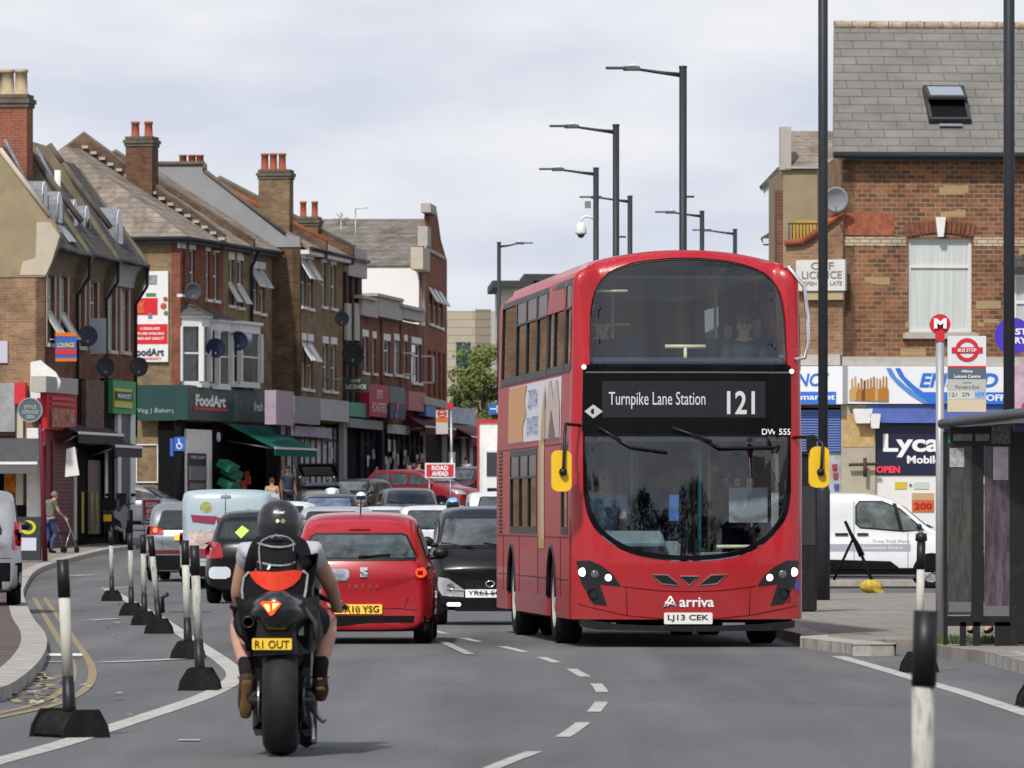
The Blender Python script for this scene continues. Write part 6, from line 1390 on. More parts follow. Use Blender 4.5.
# skylight propped open
sl = atan2(rz2-er, 3.9); R_ = Matrix.Rotation(sl, 3, 'X'); y_ = 1.0; uc_ = b.u(947,y_)
def onroof(u, yy, h): return Vector((u, -.3+yy*cos(sl), er+yy*sin(sl)))+R_ @ Vector((0,0,h))
k0 = (b.z(122,0,.4)-er)/sin(sl); k1 = (b.z(89,0,1)-er)/sin(sl)
sk = MB(); 
for dx in (-.42,.42): sk.box(onroof(uc_+dx,(k0+k1)/2,.06), (.07,k1-k0,.14), R_)
for yy in (k0,k1): sk.box(onroof(uc_,yy,.06), (.91,.07,.14), R_)
sk = sk.build('skylight', M_FASC, b.root); MB().box(onroof(uc_,(k0+k1)/2,.03), (.8,k1-k0,.03), R_).build('opening', M_BLACKM, sk)
R2 = Matrix.Rotation(radians(22), 3, 'X'); hp = onroof(uc_,k1-.28,.16)
MB().box(hp, (.86,.78,.06), R2).build('frame', M_FASC, sk); MB().box(hp+R2 @ Vector((0,0,.035)), (.72,.60,.012), R2).build('pane', mat('sky_pane', (.34,.38,.42), .03, ior=2.2), sk)  # pale base colour stands in for the sky reflected in the pane
MB().box(onroof(uc_+.0,k0-.16,.05), (.5,.08,.03), R_).build('lead_flashing', M_LEAD, sk)
# shop front: fascia, pillar, stone cornice
MB().bx(-.05,LR,-.28,.02,b.z(366,0),b.z(357,0)).build('cornice', M_STONE, b.root)
MB().bx(0.0,LR,.06,.3,0,3.9).build('ground_floor', M_SHOP, b.root)
fb = MB().bx(b.u(848,-.4),LR,-.42,-.05,b.z(404,0),b.z(366.5,0)).build('shop_sign', mat('sign_white', (.74,.75,.77), .5), b.root)
yf = -.42; U = lambda px: b.u(px, yf); ZZ = lambda py: b.z(py, 0, yf)
blue = mat('sign_strongblue', (.04,.17,.62), .5)
def flat(name, pts, m, par, y=yf, off=.01): return sheet(name, [(U(a), ZZ(c)) for a, c in pts], [], plane_f(y), m, par, step=0, off=off)
flat('band', [(912,392),(1060,392),(1060,404),(930,404)], blue, fb)
for d in (0, 9): flat('band', [(886+d,368),(891+d,368),(896+d,377),(906+d,386),(920+d,396),(929+d,403),(923+d,403),(910+d,395),(898+d,385),(890+d,376)], blue if d else mat('sign_midblue', (.10,.25,.60), .5), fb, off=.014)
text('lettering', 'ENFIELD', U(998)-U(921), .30, plane_f(yf), blue, fb, cx=(U(921)+U(998))/2, cz=ZZ(380), off=.014, bold=.03, italic=.25)
text('lettering', 'OFF LICENCE', U(1050)-U(986), .14, plane_f(yf), M_WTXT, fb, cx=(U(986)+U(1050))/2, cz=ZZ(397.5), off=.018, bold=.03)
rr = random.Random(5); bt = MB()
for k in range(12):
    x = 852+k*3.1; h = rr.uniform(13, 20); y1 = 401; w_ = 2.0+rr.random()
    m_ = rr.randrange(3); P_ = [(x-w_,y1),(x+w_,y1),(x+w_,y1-h*.6),(x+w_*.35,y1-h*.75),(x+w_*.35,y1-h-5),(x-w_*.35,y1-h-5),(x-w_*.35,y1-h*.75),(x-w_,y1-h*.6)]
    bt.prism([(U(a), ZZ(c)) for a, c in P_], yf-.012-k*.002, yf-.011-k*.002, m_)
bt.build('bottles_print', [mat('amber', (.40,.17,.03), .4), mat('amber_dark', (.16,.05,.02), .4), mat('amber_pale', (.5,.33,.12), .4)], fb)
MB().bx(b.u(868,-.3),LR,-.34,-.0,b.z(423,0),b.z(405,0)).build('shutter_box', mat('box_periwinkle', (.10,.15,.42), .5, var=.15, vscale=3), b.root)
pil = MB().bx(b.u(841,-.2),b.u(875,-.2),-.25,.05,0,b.z(405,0)).build('pillar', mat('stone_pillar', (.42,.38,.29), .9, var=.2, vscale=3, dirt=.4, dcol=(.25,.2,.14), dscale=3), b.root)
MB().bx(b.u(843,-.25),b.u(874,-.25),-.262,-.251,b.z(447,0),b.z(415,0)).build('tan_patch', mat('pillar_tan', (.50,.34,.16), .9, var=.25, vscale=5), pil)
pn = MB().bx(b.u(876,-.2),LR,-.15,.02,b.z(475,0),b.z(424,0)).build('window_panel', mat('panel_navy', (.012,.015,.045), .35), b.root)
tx = lambda s_, a, c, cy, hh, m, y=-.15, bold=.03, par=pn: text('lettering', s_, b.u(c,y)-b.u(a,y), hh, plane_f(y), m, par, cx=(b.u(a,y)+b.u(c,y))/2, cz=b.z(cy,0,y), off=.012, bold=bold)
tx('Lyca', 883, 940, 445.5, .50, M_WTXT, bold=.03); tx('Mobile', 907, 941, 459.5, .17, M_WTXT)
tx('OPEN', 876, 900, 469.5, .15, mat('neon_red', (.4,.02,.04), .5, emit=(1,.08,.10), es=.5), bold=.05)
lb = MB().bx(b.u(876,-.2),LR,-.12,.02,0.1,b.z(475.5,0)).build('window_panel', mat('panel_white', (.70,.70,.68), .5, var=.05), b.root)
for a, c, t0, t1, m in ((895,907,482,489,mat('p_yellow', (.6,.45,.05), .5)),(914,929,482,489,mat('p_pale', (.5,.55,.5), .5)),(912,934,493,502,mat('p_tan', (.5,.33,.2), .5)),(912,934,500,512,mat('p_orange', (.5,.14,.05), .5))):
    MB().bx(b.u(a,-.13),b.u(c,-.13),-.135 if t0 != 500 else -.139,-.122,b.z(t1,0),b.z(t0,0)).build('poster_print', m, lb)
tx('200', 914, 932, 506, .14, mat('p_red2', (.45,.02,.02), .5), y=-.14, par=lb); tx('+', 908.5, 912.5, 485, .06, M_BTXT, y=-.14, par=lb)
cr = MB().tube([(b.u(849,-.4),-.4,b.z(465,0)),(b.u(878,-.4),-.4,b.z(464,0))], .035, 6).tube([(b.u(865,-.45),-.45,b.z(458,0)),(b.u(865,-.45),-.45,b.z(477,0))], .04, 6).build('security_bar', mat('rusty_bar', (.08,.05,.045), .8), b.root)
for a, c, w_ in ((862,417,.30),(874,422,.16)):
    MB().prism([(-w_*.6,.15),(w_*.6,.15),(w_*.4,-.12),(-w_*.4,-.12)], -.2, 0).build('floodlight' if w_ > .2 else 'camera', M_WHITE, b.root, loc=(b.u(a,-.3),-.3,b.z(c,0)), bevel=.02)
# left return shopfront and wall with off licence sign
b2 = Bld('side_shop_building', 'brick side wing with white off licence board left of the pillar', (775,150.4), (842.8,149.86)); bb = b
b = b2; L_ = b.len
b.wall('wall', [(b.u(797),3.7),(L_,3.7),(L_,b.z(212,L_)),(b.u(805),b.z(241,1)),(b.u(786),b.z(243,1)),(b.u(786),3.7)], [], M_TB)
for A_, C_ in (((786,243),(806,241)),((806,241),(844,211))):
    p, q = b.px(*A_), b.px(*C_); MB().tube([(p[0],-.05,p[1]),(q[0],-.05,q[1])], .09, 4).build('coping', M_TERR, b.root)
ob = ff(b, 796, 845, 260, 291, mat('board_white', (.62,.60,.57), .6, dirt=.2), 'wall_sign', -.2, .12)
t2 = lambda s_, a, c, cy, hh, m, bold=.01: text('lettering', s_, b.u(c,-.2)-b.u(a,-.2), hh, plane_f(-.2), m, ob, cx=(b.u(a,-.2)+b.u(c,-.2))/2, cz=b.z(cy,0,-.2), off=.012, bold=bold)
gt = mat('letter_grey', (.22,.20,.20), .6); t2('OFF', 811, 834, 266.5, .16, gt); t2('LICENCE', 802, 842, 275.5, .16, gt); t2('OPEN TILL LATE', 803, 842, 284, .09, gt)
ff(b, 804, 843, 291.5, 300, mat('plate_tan', (.42,.33,.2), .7), 'street_sign', -.15, .1)
MB().bx(0,L_,-.2,.02,b.z(366,0),b.z(355,0)).build('cornice', M_STONE, b.root); MB().bx(0,L_,.05,.25,0,3.7).build('ground_floor', M_SHOP, b.root)
fs_ = ff(b, 775, 842.5, 366.5, 404.5, mat('sign_white', (0,0,0)), 'shop_sign', -.4, .36)
sheet('band', [b.px(*p) for p in ((775,392),(842,392),(842,404),(775,404))], [], plane_f(-.4), blue, fs_, step=0, off=.012)
text('lettering', 'LICENCE', 1.35, .28, plane_f(-.4), blue, fs_, cx=b.u(798,-.4), cz=b.z(380,0,-.4), off=.014, bold=.02, italic=.2)
text('lettering', 'Supermarket', 1.4, .16, plane_f(-.4), M_WTXT, fs_, cx=b.u(804,-.4), cz=b.z(398,0,-.4), off=.018, bold=.02)
sv = ff(b, 775, 841, 410, 452, mat('shutter_blue', (.10,.17,.40), .5), 'shutter', -.1, .1); mb = MB()
for k in range(16): ff_y = 411+k*2.6; u0 = b.u(775,-.13); mb.bx(b.u(776,-.13),b.u(840,-.13),-.13,-.105,b.z(ff_y+1.2,0,-.1),b.z(ff_y,0,-.1))
mb.build('shutter_slats', mat('shutter_blue_l', (.16,.24,.5), .5), sv)
ff(b, 775, 841, 452, 588, mat('front_grey', (.35,.36,.38), .5, var=.4, vscale=2), 'shop_window', -.05, .08)
for a, t0 in ((832,464),(833,473),(834,484)): ff(b, a, a+4.5, t0, t0+5, POSTERC[1] if t0 < 480 else POSTERC[2], 'sticker', -.1, .04)
# rendered block behind
b = Bld('rendered_building', 'beige rendered building with short parapet stack behind the off licence board', (778,168), (846,168.02))
MB().bx(b.u(783),b.len+1,0,7,0,b.z(168,0)).build('wall', M_REND, b.root); ff(b, 777, 783.5, 190, 517, M_RB2, 'brick_return', .05, 1)
MB().bx(b.u(780),b.u(791),-.1,.4,b.z(170,0),b.z(127,0)).build('parapet_stack', M_STONE, b.root)
slab_roof(b, [(b.u(783),-.05,b.z(166,0)),(b.len+1,-.05,b.z(166,0))], [(b.u(790,2),2.2,b.z(131,0,2.2)),(b.len+1,2.2,b.z(131,0,2.2))], M_TILE)
ff(b, 785, 834, 166, 168.5, M_STONE, 'coping', -.12, .2)
rl = MB(); 
for k in range(11): x = b.u(789+k*3.4,-1.2); rl.tube([(x,-1.2,b.z(240,0,-1)),(x,-1.2,b.z(224,0,-1))], .018, 4)
rl.tube([(b.u(788,-1.2),-1.2,b.z(224,0,-1)),(b.u(826,-1.2),-1.2,b.z(224,0,-1))], .025, 4).build('railing', M_FASC, b.root)
MB().bx(b.u(792),b.u(822),-.6,-.4,b.z(240,0),b.z(221,0)).build('ochre_box', mat('ochre', (.45,.27,.05), .8, var=.3, vscale=3), b.root)
# bargeboard of the house beyond
b = Bld('bargeboard_house', 'sliver of gabled house with white bargeboard and porch roof left of the parapet', (762,176), (783,176))
mb = MB().prism([b.px(*p) for p in ((761,190),(776,172),(781,172),(781,176),(764,198))], -.5, -.42); mb.build('bargeboard', M_WHITE, b.root); MB().prism([b.px(*p) for p in ((760,186),(777,168),(781,170),(762,190))], -.6, .5).build('roof', M_SLATE2, b.root)
ff(b, 775, 783, 186, 517, M_RB, 'wall', 0, .5); MB().prism([b.px(*p) for p in ((761,238),(777,228),(783,228),(783,245),(764,245))], -.7, .3).build('porch_roof', M_SLATE2, b.root); ff(b, 763, 783, 238.5, 244, M_WHITE, 'porch_fascia', -.75, .04)
bldish(bb, 836, 199, .27, 'pale grey satellite dish behind the tall lamp column', y=-.3, m=mat('dish_pale', (.33,.34,.36), .5))
# neighbour at the right edge
b = Bld('neighbour_building', 'pale shop at the far right edge with dark eaves and pink sign', (1012,147), (1100,147))
ff(b, 1012, 1100, 265, 330, M_RENDP, 'wall', 0, .3); ff(b, 1013, 1100, 365, 410, mat('sign_mauve', (.5,.35,.45), .5, var=.3, vscale=3), 'shop_sign', -.2, .3); MB().prism([(b.u(1003),b.z(262,0)),(b.u(1100),b.z(225,0)),(b.u(1100),b.z(240,0)),(b.u(1008),b.z(272,0))], -.5, .3).build('roof', M_SLATE2, b.root)
b.window(b.u(1013.5), b.z(330,0), b.u(1040), b.z(275,0), y=-.1)
# ---------------------------------------------------------------- buildings the glass and paint of the street reflect (right side, hidden by the bus)
b = Bld('far_right_terrace', 'brick terrace on the far right of the street behind the bus', (660,300), (690,230))
MB().bx(0,b.len,0,6,0,5.0).build('wall', M_TB, b.root); MB().prism([(0,5.0),(6,5.0),(3,6.6)], 0, b.len, plane='yz').build('roof', M_SLATE2, b.root)
# ================================================================ street furniture
def solveD(py, H, h0=.12):
    lo, hi = 40.0, 415.0
    for _ in range(50):
        m = (lo+hi)/2
        row = HZ-(G(m)+h0+H-CAMH)*FPX/m
        if row < py: lo = m
        else: hi = m
    return lo
def lamp_column(px, D, H, label, arm=0, al=1.35, r=.075, sleeve=1.6, h0=.12, group='street lamps along the road'):
    t = thing('street_lamp', label, 'street lamp', (PX(px, D), D, G(D)+h0), 0, group)
    MB().tube([(0,0,0),(0,0,H)], r, 14).build('column', M_POST, t)
    MB().tube([(0,0,0),(0,0,sleeve),(0,0,sleeve+.12)], [r*1.45,r*1.45,r*1.02], 14).build('base_sleeve', M_POST, t)
    MB().lathe([(0,.05),(r*1.1,.04),(r*1.1,0)], 14, (0,0,H)).build('cap', M_POST, t)
    if arm:
        MB().tube([(0,0,H-.14),(arm*.35,0,H-.10),(arm*(al-.40),0,H-.02)], [.05,.035,.025], 8).build('arm', M_POST, t)
        ln = MB().box((arm*(al-.32),0,H-.01), (.34,.20,.085)).box((arm*(al-.02),0,H+.0), (.42,.24,.045)).build('lantern', mat('lantern_grey', (.09,.095,.105), .4), t, bevel=.015)
        MB().sphere((arm*(al-.34),0,H+.05), .06, sq=(1,1,.6)).build('photocell', M_WHITE, ln)
        MB().tube([(0,0,H-2.5),(.22,0,H-2.5)], .02, 6).build('stub_bracket', M_POST, t)
    return t
for px, py, arm, lab in ((683,68,-1,'tallest looking street lamp above the middle of the bus roof'),(616,126,-1,'second tallest street lamp above the bus roof left of centre'),(596,169,-1,'street lamp carrying the white dome camera above the bus roof'),
                         (630,197,-1,'short looking street lamp between the camera lamp and the tallest lamp'),(702,212,-1,'street lamp just right of the tallest lamp above the bus'),(735,230,-1,'lowest street lamp above the right part of the bus roof'),(499,243,1,'lone street lamp left of the bus with its arm to the right')):
    D = solveD(py, 10); lamp_column(px, D, 10, lab, arm, al=1.32 if arm < 0 else 1.1, h0=.12)
    if px == 596:
        t = thing('dome_camera', 'white dome security camera hung on a street lamp above the bus', 'security camera', PP(581, 232, D))
        MB().tube([(0,0,.25),(0,0,.33),(.12,0,.42),(.4,0,.35)], .035, 6).build('bracket', M_WHITE, t)
        MB().lathe([(0,.26),(.10,.25),(.13,.1),(.15,0),(.14,-.06),(0,-.06)], 14).build('housing', M_WHITE, t); MB().sphere((0,0,-.06), .10).build('dome', mat('smoked_dome', (.05,.05,.06), .1), t)
        MB().box((.18,0,.72), (.16,.12,.18)).box((.40,0,.55), (.1,.1,.4)).build('control_box', M_STEEL, t)
lamp_column(823, 108, 13, 'tall black lamp column right of the bus, its top out of frame', 0, r=.075, sleeve=1.68, group='tall columns by the bus stop')
lamp_column(1009, 100, 13, 'tall black lamp column behind the bus shelter', 0, r=.08, sleeve=1.6, group='tall columns by the bus stop')
# slim black cabinet beside the column
D = 95; t = thing('phone_kiosk', 'black upright kiosk panel between the bus and the tall column', 'kiosk', (PX(807, D), D, .12))
MB().bx(-.12,.12,-.35,.35,0,2.12).build('body', M_BLACK, t, bevel=.02); MB().bx(-.14,.14,-.38,.38,2.12,2.17).build('top_cap', M_BLACK, t); MB().bx(-.10,.10,-.36,-.352,.9,1.7).build('panel', mat('kiosk_panel', (.03,.03,.035), .3), t)
# round column bollard posts (traffic wands)
M_WAND = mat('wand_white', (.42,.41,.37), .6, dirt=1, dcol=(.10,.095,.09), dscale=9, var=.1, stretch=(3,3,.8)); M_WANDC = mat('wand_clean', (.50,.49,.43), .6, dirt=.35, dcol=(.2,.19,.18), dscale=5)
def wand(px, py, label, lean=(-.04,0), H=1.02, clean=False, rz=0, cap=False, bent=False, top=.24, low=.26):
    q = gnd(px, py); t = thing('traffic_wand', label, 'delineator post', (q.x, q.y, q.z), rz, 'black and white flexible posts along the lane line')
    o = MB().prism([(-.15,0),(.15,0),(.135,.07),(.08,.16),(-.08,.16),(-.135,.07)], -.23, .23).build('rubber_base', M_RUBBER, t, bevel=.02)
    lx, ly = lean; P = lambda z: Vector(((lx*cos(rz)+ly*sin(rz))*z, (-lx*sin(rz)+ly*cos(rz))*z, .15+z)); r = .038
    MB().tube([P(-.02),P(.05),P(low)], [.048,.043,.037], 14).build('lower_sleeve', M_BLACK, t)
    MB().tube([P(low-.01),P(H-top)], r-.002, 14).build('pole', M_WANDC if clean else M_WAND, t)
    MB().tube([P(H-top),P(H)], r+.002, 14).build('top_band', M_BLACK, t)
    if cap: MB().lathe([(0,.09),(.05,.08),(.055,.02),(.03,0),(.03,-.03)], 14, P(H)).build('cap', M_BLACK, t)
    if bent: MB().tube([P(.1)+Vector((.06,-.04,0)), P(.28)+Vector((.07,-.05,0)), P(.33)+Vector((.15,-.06,.0))], .025, 6).build('torn_sleeve', M_BLACK, t)
    return t
wand(69.5, 737, 'nearest left flexible post with a clean cream pole', (-.045,0), clean=True, H=.98, low=.24, rz=radians(32))
wand(200, 690, 'second flexible post with a badly scuffed pole, in front of its twin', (-.045,0))
wand(188, 659, 'clean flexible post just behind the scuffed one', (-.03,0), clean=True)
wand(159, 633.5, 'flexible post with a torn sleeve leaning left', (-.10,0), bent=True)
wand(144.5, 625, 'scuffed flexible post next to the torn one', (-.02,0))
wand(131.5, 615.5, 'flexible post second from the far end of the row', (-.02,0)); wand(112, 601, 'farthest flexible post of the left row', (-.02,0))
wand(919, 672, 'right hand flexible post with a round cap beside the shelter', (.02,0), cap=True, clean=True)
wand(1040, 706, 'flexible post whose base pokes in at the right edge', (0,0))
t = thing('traffic_wand', 'closest post at the bottom right, black top over a scuffed white pole', 'delineator post', (PX(926, 24.0), 24.0, 0), 0, 'black and white flexible posts along the lane line')
MB().prism([(-.15,0),(.15,0),(.135,.07),(.08,.16),(-.08,.16),(-.135,.07)], -.23, .23).build('rubber_base', M_RUBBER, t, bevel=.02); MB().tube([(-.012,0,.15),(-.01,0,.82)], .039, 20).build('pole', M_WAND, t); MB().tube([(-.008,0,.82),(0,0,1.079)], .043, 20).build('top_band', M_BLACK, t); MB().tube([(0,0,.15),(0,0,.35)], .046, 14).build('lower_sleeve', M_BLACK, t)
# ---- bus stop flag
D = 72; t = thing('bus_stop_flag', 'grey bus stop pole with red disc and white roundel board', 'bus stop', (PX(940, D), D, .12)); s_ = 7000/D
X_ = lambda px: (px-940)/s_; Z_ = lambda py: CAMH-.12-(py-517)/s_
MB().tube([(-.002,0,0),(0,0,Z_(333))], .043, 14).build('pole', mat('pole_grey', (.36,.37,.38), .45, .3, dirt=.2), t)
dk = MB().lathe([(0,-.02),(.107,-.02),(.107,.02),(0,.02)], 26, (0,0,Z_(324.5)), 'y').bx(-.045,.045,-.05,.05,Z_(341),Z_(331)).build('red_disc', M_RED, t)
text('lettering', 'M', .13, .105, plane_f(-.02), M_WTXT, dk, cx=0, cz=Z_(323.5), off=.034, bold=.05)
fl = MB().bx(X_(947.5), X_(986), -.02, .02, Z_(412), Z_(336)).build('flag_board', mat('flag_white', (.66,.67,.68), .4), t)
for y in (350, 375, 402): MB().bx(.03, X_(948), -.015, .015, Z_(y)-.01, Z_(y)+.01).build('bracket', M_STEEL, t)
pf = plane_f(-.02); cx_ = X_(967); 
def strip(y0, y1, m, nm='panel', x0=947.7, x1=985.8, o=.004): return sheet(nm, rect(X_(x0), Z_(y1), X_(x1), Z_(y0)), [], pf, m, fl, step=0, off=o)
strip(366,368,M_RED,'red_rule'); strip(368.3,379,mat('flag_slate', (.10,.13,.17), .5)); strip(379.3,390,mat('flag_grey', (.45,.45,.42), .5)); strip(390.3,399,mat('flag_tile', (.55,.55,.52), .5)); strip(399.3,411.8,mat('flag_beige', (.58,.50,.36), .5)); strip(391,398,mat('flag_blue', (.28,.42,.70), .5),'night_tile',974.5,985,.007)
sheet('roundel_ring', circ(cx_, Z_(350), .122, 30), [circ(cx_, Z_(350), .082, 26)[::-1]], pf, M_RED, fl, step=0, off=.006)
rb = sheet('roundel_bar', rect(X_(951.5), Z_(353), X_(982.5), Z_(347.3)), [], pf, M_RED, fl, step=0, off=.009)
def ft(s_x, w, h, y, m, x=cx_, b_=.02, o=.014): text('lettering', s_x, w, h, pf, m, fl, cx=x, cz=Z_(y), off=o, bold=b_)
ft('BUS STOP', .19, .034, 350.2, M_WTXT); ft('Albany', .12, .036, 371.5, M_WTXT, o=.008); ft('Leisure Centre', .27, .034, 376.3, M_WTXT, o=.008)
gtx = mat('flag_text', (.12,.12,.12), .5); ft('towards', .09, .02, 382.5, gtx, b_=0, o=.008); ft('Ponders End', .24, .034, 387, gtx, b_=0, o=.008); ft('121', .075, .04, 394.5, gtx, X_(953), .0, .008); ft('279', .075, .04, 394.5, gtx, X_(965.5), .0, .008); ft('N279', .09, .04, 394.5, mat('logo_blue', (0,0,0)), X_(979.7), .0, .010)
# ---- bus shelter
D = 69.6; t = thing('bus_shelter', 'black bus shelter with grey roof rail and advertising panels', 'bus shelter', (PX(944, D), D, .12)); s_ = 7000/D
X_ = lambda px: (px-944)/s_; Z_ = lambda py: CAMH-.12-(py-517)/s_
rail = [(X_(941),-.05,Z_(424)),(X_(960),-.3,Z_(421)),(X_(1000),-.8,Z_(416)),(X_(1060),-1.5,Z_(409))]
MB().tube(rail, .05, 10).build('roof_rail', mat('rail_grey', (.10,.103,.115), .35, .3), t)
MB().add([(X_(941),.1,Z_(425)),(X_(1060),-1.5,Z_(411)),(X_(1120),1.5,Z_(411)),(X_(960),2.6,Z_(422)),(X_(941),.1,Z_(428)),(X_(1060),-1.5,Z_(414)),(X_(1120),1.5,Z_(414)),(X_(960),2.6,Z_(425))], [(0,1,2,3),(4,7,6,5),(0,4,5,1),(0,3,7,4),(1,5,6,2),(2,6,7,3)]).build('roof', mat('shelter_roof', (.10,.10,.11), .3), t)
MB().bx(X_(950),X_(1012),-.05,.05,Z_(446),Z_(427)).build('header_box', M_BLACK, t)
for a, c in ((953,972),(975,989)): MB().bx(X_(a),X_(c),-.065,-.052,Z_(441),Z_(434)).build('header_panel', mat('header_grey', (.16,.165,.17), .5, var=.4, vscale=20), t)
MB().bx(X_(991),X_(1010),-.067,-.054,Z_(444),Z_(426)).build('name_grille', mat('grille_grey', (.12,.12,.13), .6, var=.7, vscale=30), t)
for a, c, y1 in ((943.5,947.5,645),(972,983.5,622),(1010,1017,645),(1017,1060,642)): MB().bx(X_(a),X_(c),-.04,.06,Z_(y1),Z_(432)).build('frame_post', M_BLACK, t)
MB().bx(X_(946),X_(1012),-.03,.05,Z_(626),Z_(616)).build('bottom_rail', M_BLACK, t)
for a, c in ((960,966),(973,980),(995,1012)): MB().bx(X_(a),X_(c),-.03,.05,0,Z_(622)).build('foot', M_BLACK, t)
m_map = mat('timetable', (.045,.048,.045), .15, var=.6, vscale=5, dirt=.8, dcol=(.10,.095,.06), dscale=3, stretch=(4,4,.8)); m_ad = mat('mauve_advert', (.06,.04,.052), .12, var=.6, vscale=5, dirt=.9, dcol=(.15,.12,.14), dscale=3, stretch=(5,5,.8))
p = MB().bx(X_(948),X_(971.5),-.02,.03,Z_(615),Z_(446)).build('advert_panel', m_map, t); MB().bx(X_(949.5),X_(964),-.03,-.022,Z_(467),Z_(448)).build('timetable_sheet', mat('sheet_pale', (.32,.33,.33), .3, var=.5, vscale=25), p); MB().bx(X_(948.5),X_(971),-.028,-.0205,Z_(612),Z_(602)).build('lower_strip', mat('sheet_dim', (.12,.12,.13), .4), p)
p = MB().bx(X_(984.5),X_(1009.5),-.02,.03,Z_(618),Z_(441)).build('advert_panel', m_ad, t); MB().bx(X_(993),X_(1008),-.03,-.022,Z_(480),Z_(447)).build('poster_flash', mat('mauve_pale', (.45,.40,.44), .2, var=.3, vscale=6), p); MB().bx(X_(985),X_(1009),-.028,-.0205,Z_(616),Z_(606)).build('lower_strip', mat('sheet_dim', (0,0,0)), p)
MB().bx(X_(948),X_(954),-.045,-.03,Z_(443),Z_(436)).build('green_tag', mat('tag_green', (.01,.25,.12), .5), t)
rd = MB().lathe([(0,-.03),(.10,-.03),(.10,.03),(0,.03)], 22, (X_(1024),-.95,Z_(411)), 'y').build('roundel', M_RED, t)
# purple round sign on the corner
t = thing('round_sign', 'purple round hanging sign behind the right lamp column', 'sign', PP(1013, 336, 144)); MB().lathe([(0,-.04),(.38,-.04),(.38,.04),(0,.04)], 30, (0,0,0), 'y').build('disc', mat('sign_purple', (.06,.03,.42), .4), t)
text('lettering', 'ST', .26, .13, plane_f(-.04), M_WTXT, t, cx=.17, cz=.09, off=.008, bold=.03); text('lettering', 'RY', .24, .13, plane_f(-.04), M_WTXT, t, cx=.16, cz=-.09, off=.008, bold=.03); MB().tube([(.3,.02,.1),(.9,.4,.1)], .03, 6).build('bracket', M_STEEL, t)
# folding tripod with yellow sandbag
D = 128; t = thing('sign_tripod', 'folded black sign tripod weighted by a yellow sandbag near the white van', 'sign stand', (PX(860, D), D, G(D))); s_ = 7000/D
x = lambda px: (px-860)/s_; z = lambda py: CAMH-(py-517)/s_
MB().tube([(x(845),0,z(521)),(x(851),0,z(534)),(x(857),0,z(545)),(x(862),0,z(556))], [.03,.035,.05,.06], 6).tube([(x(862),0,z(556)),(x(873),-.1,z(584))], .03, 6).build('leg', M_BLACKM, t)
MB().tube([(x(853),.05,z(539)),(x(834),.1,z(580))], .025, 6).build('leg', M_BLACKM, t)
sb_ = MB().sphere((x(871),-.1,.13), .17, sq=(1.25,.8,.75)).build('sandbag', mat('sandbag_yellow', (.50,.34,.05), .8, var=.3, vscale=14, dirt=.4), t); MB().box((x(877),-.12,.05), (.28,.2,.12), Matrix.Rotation(.6, 3, 'Y')).build('loose_flap', mat('sandbag_yellow', (0,0,0)), sb_, bevel=.03)
# ---- left pavement
q = gnd(45, 561, .12); t = thing('sign_pole', 'leaning maroon pole with a round grey sign on the left pavement', 'sign post', q); s_ = 7000/q.y
x = lambda px: (px-45)/s_; z = lambda py: CAMH-q.z-(py-517)/s_
MB().tube([(0,0,0),(x(42.5),0,z(480)),(x(39),0,z(398))], [.07,.06,.05], 10).build('pole', mat('pole_maroon', (.13,.02,.04), .5, dirt=.2), t)
d_ = MB().lathe([(0,-.03),(.30,-.03),(.30,.03),(0,.03)], 26, (x(30.5),-.1,z(410)), 'y').build('disc', mat('disc_slate', (.10,.12,.14), .5), t); MB().lathe([(.27,-.045),(.30,-.045),(.30,-.031),(.27,-.031)], 26, (x(30.5),-.1,z(410)), 'y').build('rim', mat('rim_slate', (.28,.30,.32), .5), d_)
for s1, yy, w in (('STYLE', 407, .30), ('COFFEE HOUSE', 412, .40), ('OPEN', 417, .2)): text('lettering', s1, w, .09, plane_f(-.13), mat('sign_dim', (0,0,0)), d_, cx=x(30.5), cz=z(yy), off=.008, bold=.02)
MB().tube([(x(36),0,z(404)),(x(39),0,z(404))], .03, 6).build('bracket', M_STEEL, t)
q = gnd(28, 562, .12); t = thing('pavement_board', 'dark folding pavement board with a yellow ring under the leaning pole', 'sign board', q); R_ = Matrix.Rotation(-.12, 3, 'X')
bd = MB().box((0,0,.56), (.60,.03,1.05), R_).build('board', mat('board_dark', (.04,.04,.042), .5), t); MB().box((0,.3,.56), (.60,.03,1.05), Matrix.Rotation(.12, 3, 'X')).build('rear_board', mat('board_dark', (0,0,0)), t)
bf = lambda u, v, o: Vector((0,0,.56))+R_ @ Vector((u,-.015-o,v-.56))
sheet('emblem', circ(0,.83,.17,20,1.1), [circ(.01,.84,.10,16,1.1)[::-1]], bf, mat('ring_yellow', (.5,.5,.03), .5), bd, step=0, off=.006); sheet('white_panel', rect(-.2,.27,.2,.58), [], bf, mat('panel_lilac', (.5,.52,.6), .5), bd, step=0, off=.006)
q = gnd(15, 577, .12); t = thing('tea_board', 'small rounded board lettered TEA beside the parked silver car', 'sign board', q, 0); bd = MB().prism(rrect(-.13,.05,.11,.85,.07,4), -.03, .03).build('board', mat('board_navy', (.02,.03,.05), .4), t, bevel=.01); MB().prism(rrect(-.10,.06,.08,.28,.04,4), -.04, -.031).build('band', M_RED, bd); text('lettering', 'TEA', .2, .13, plane_f(-.03), M_WTXT, bd, cx=-.01, cz=.48, off=.008, bold=.03)
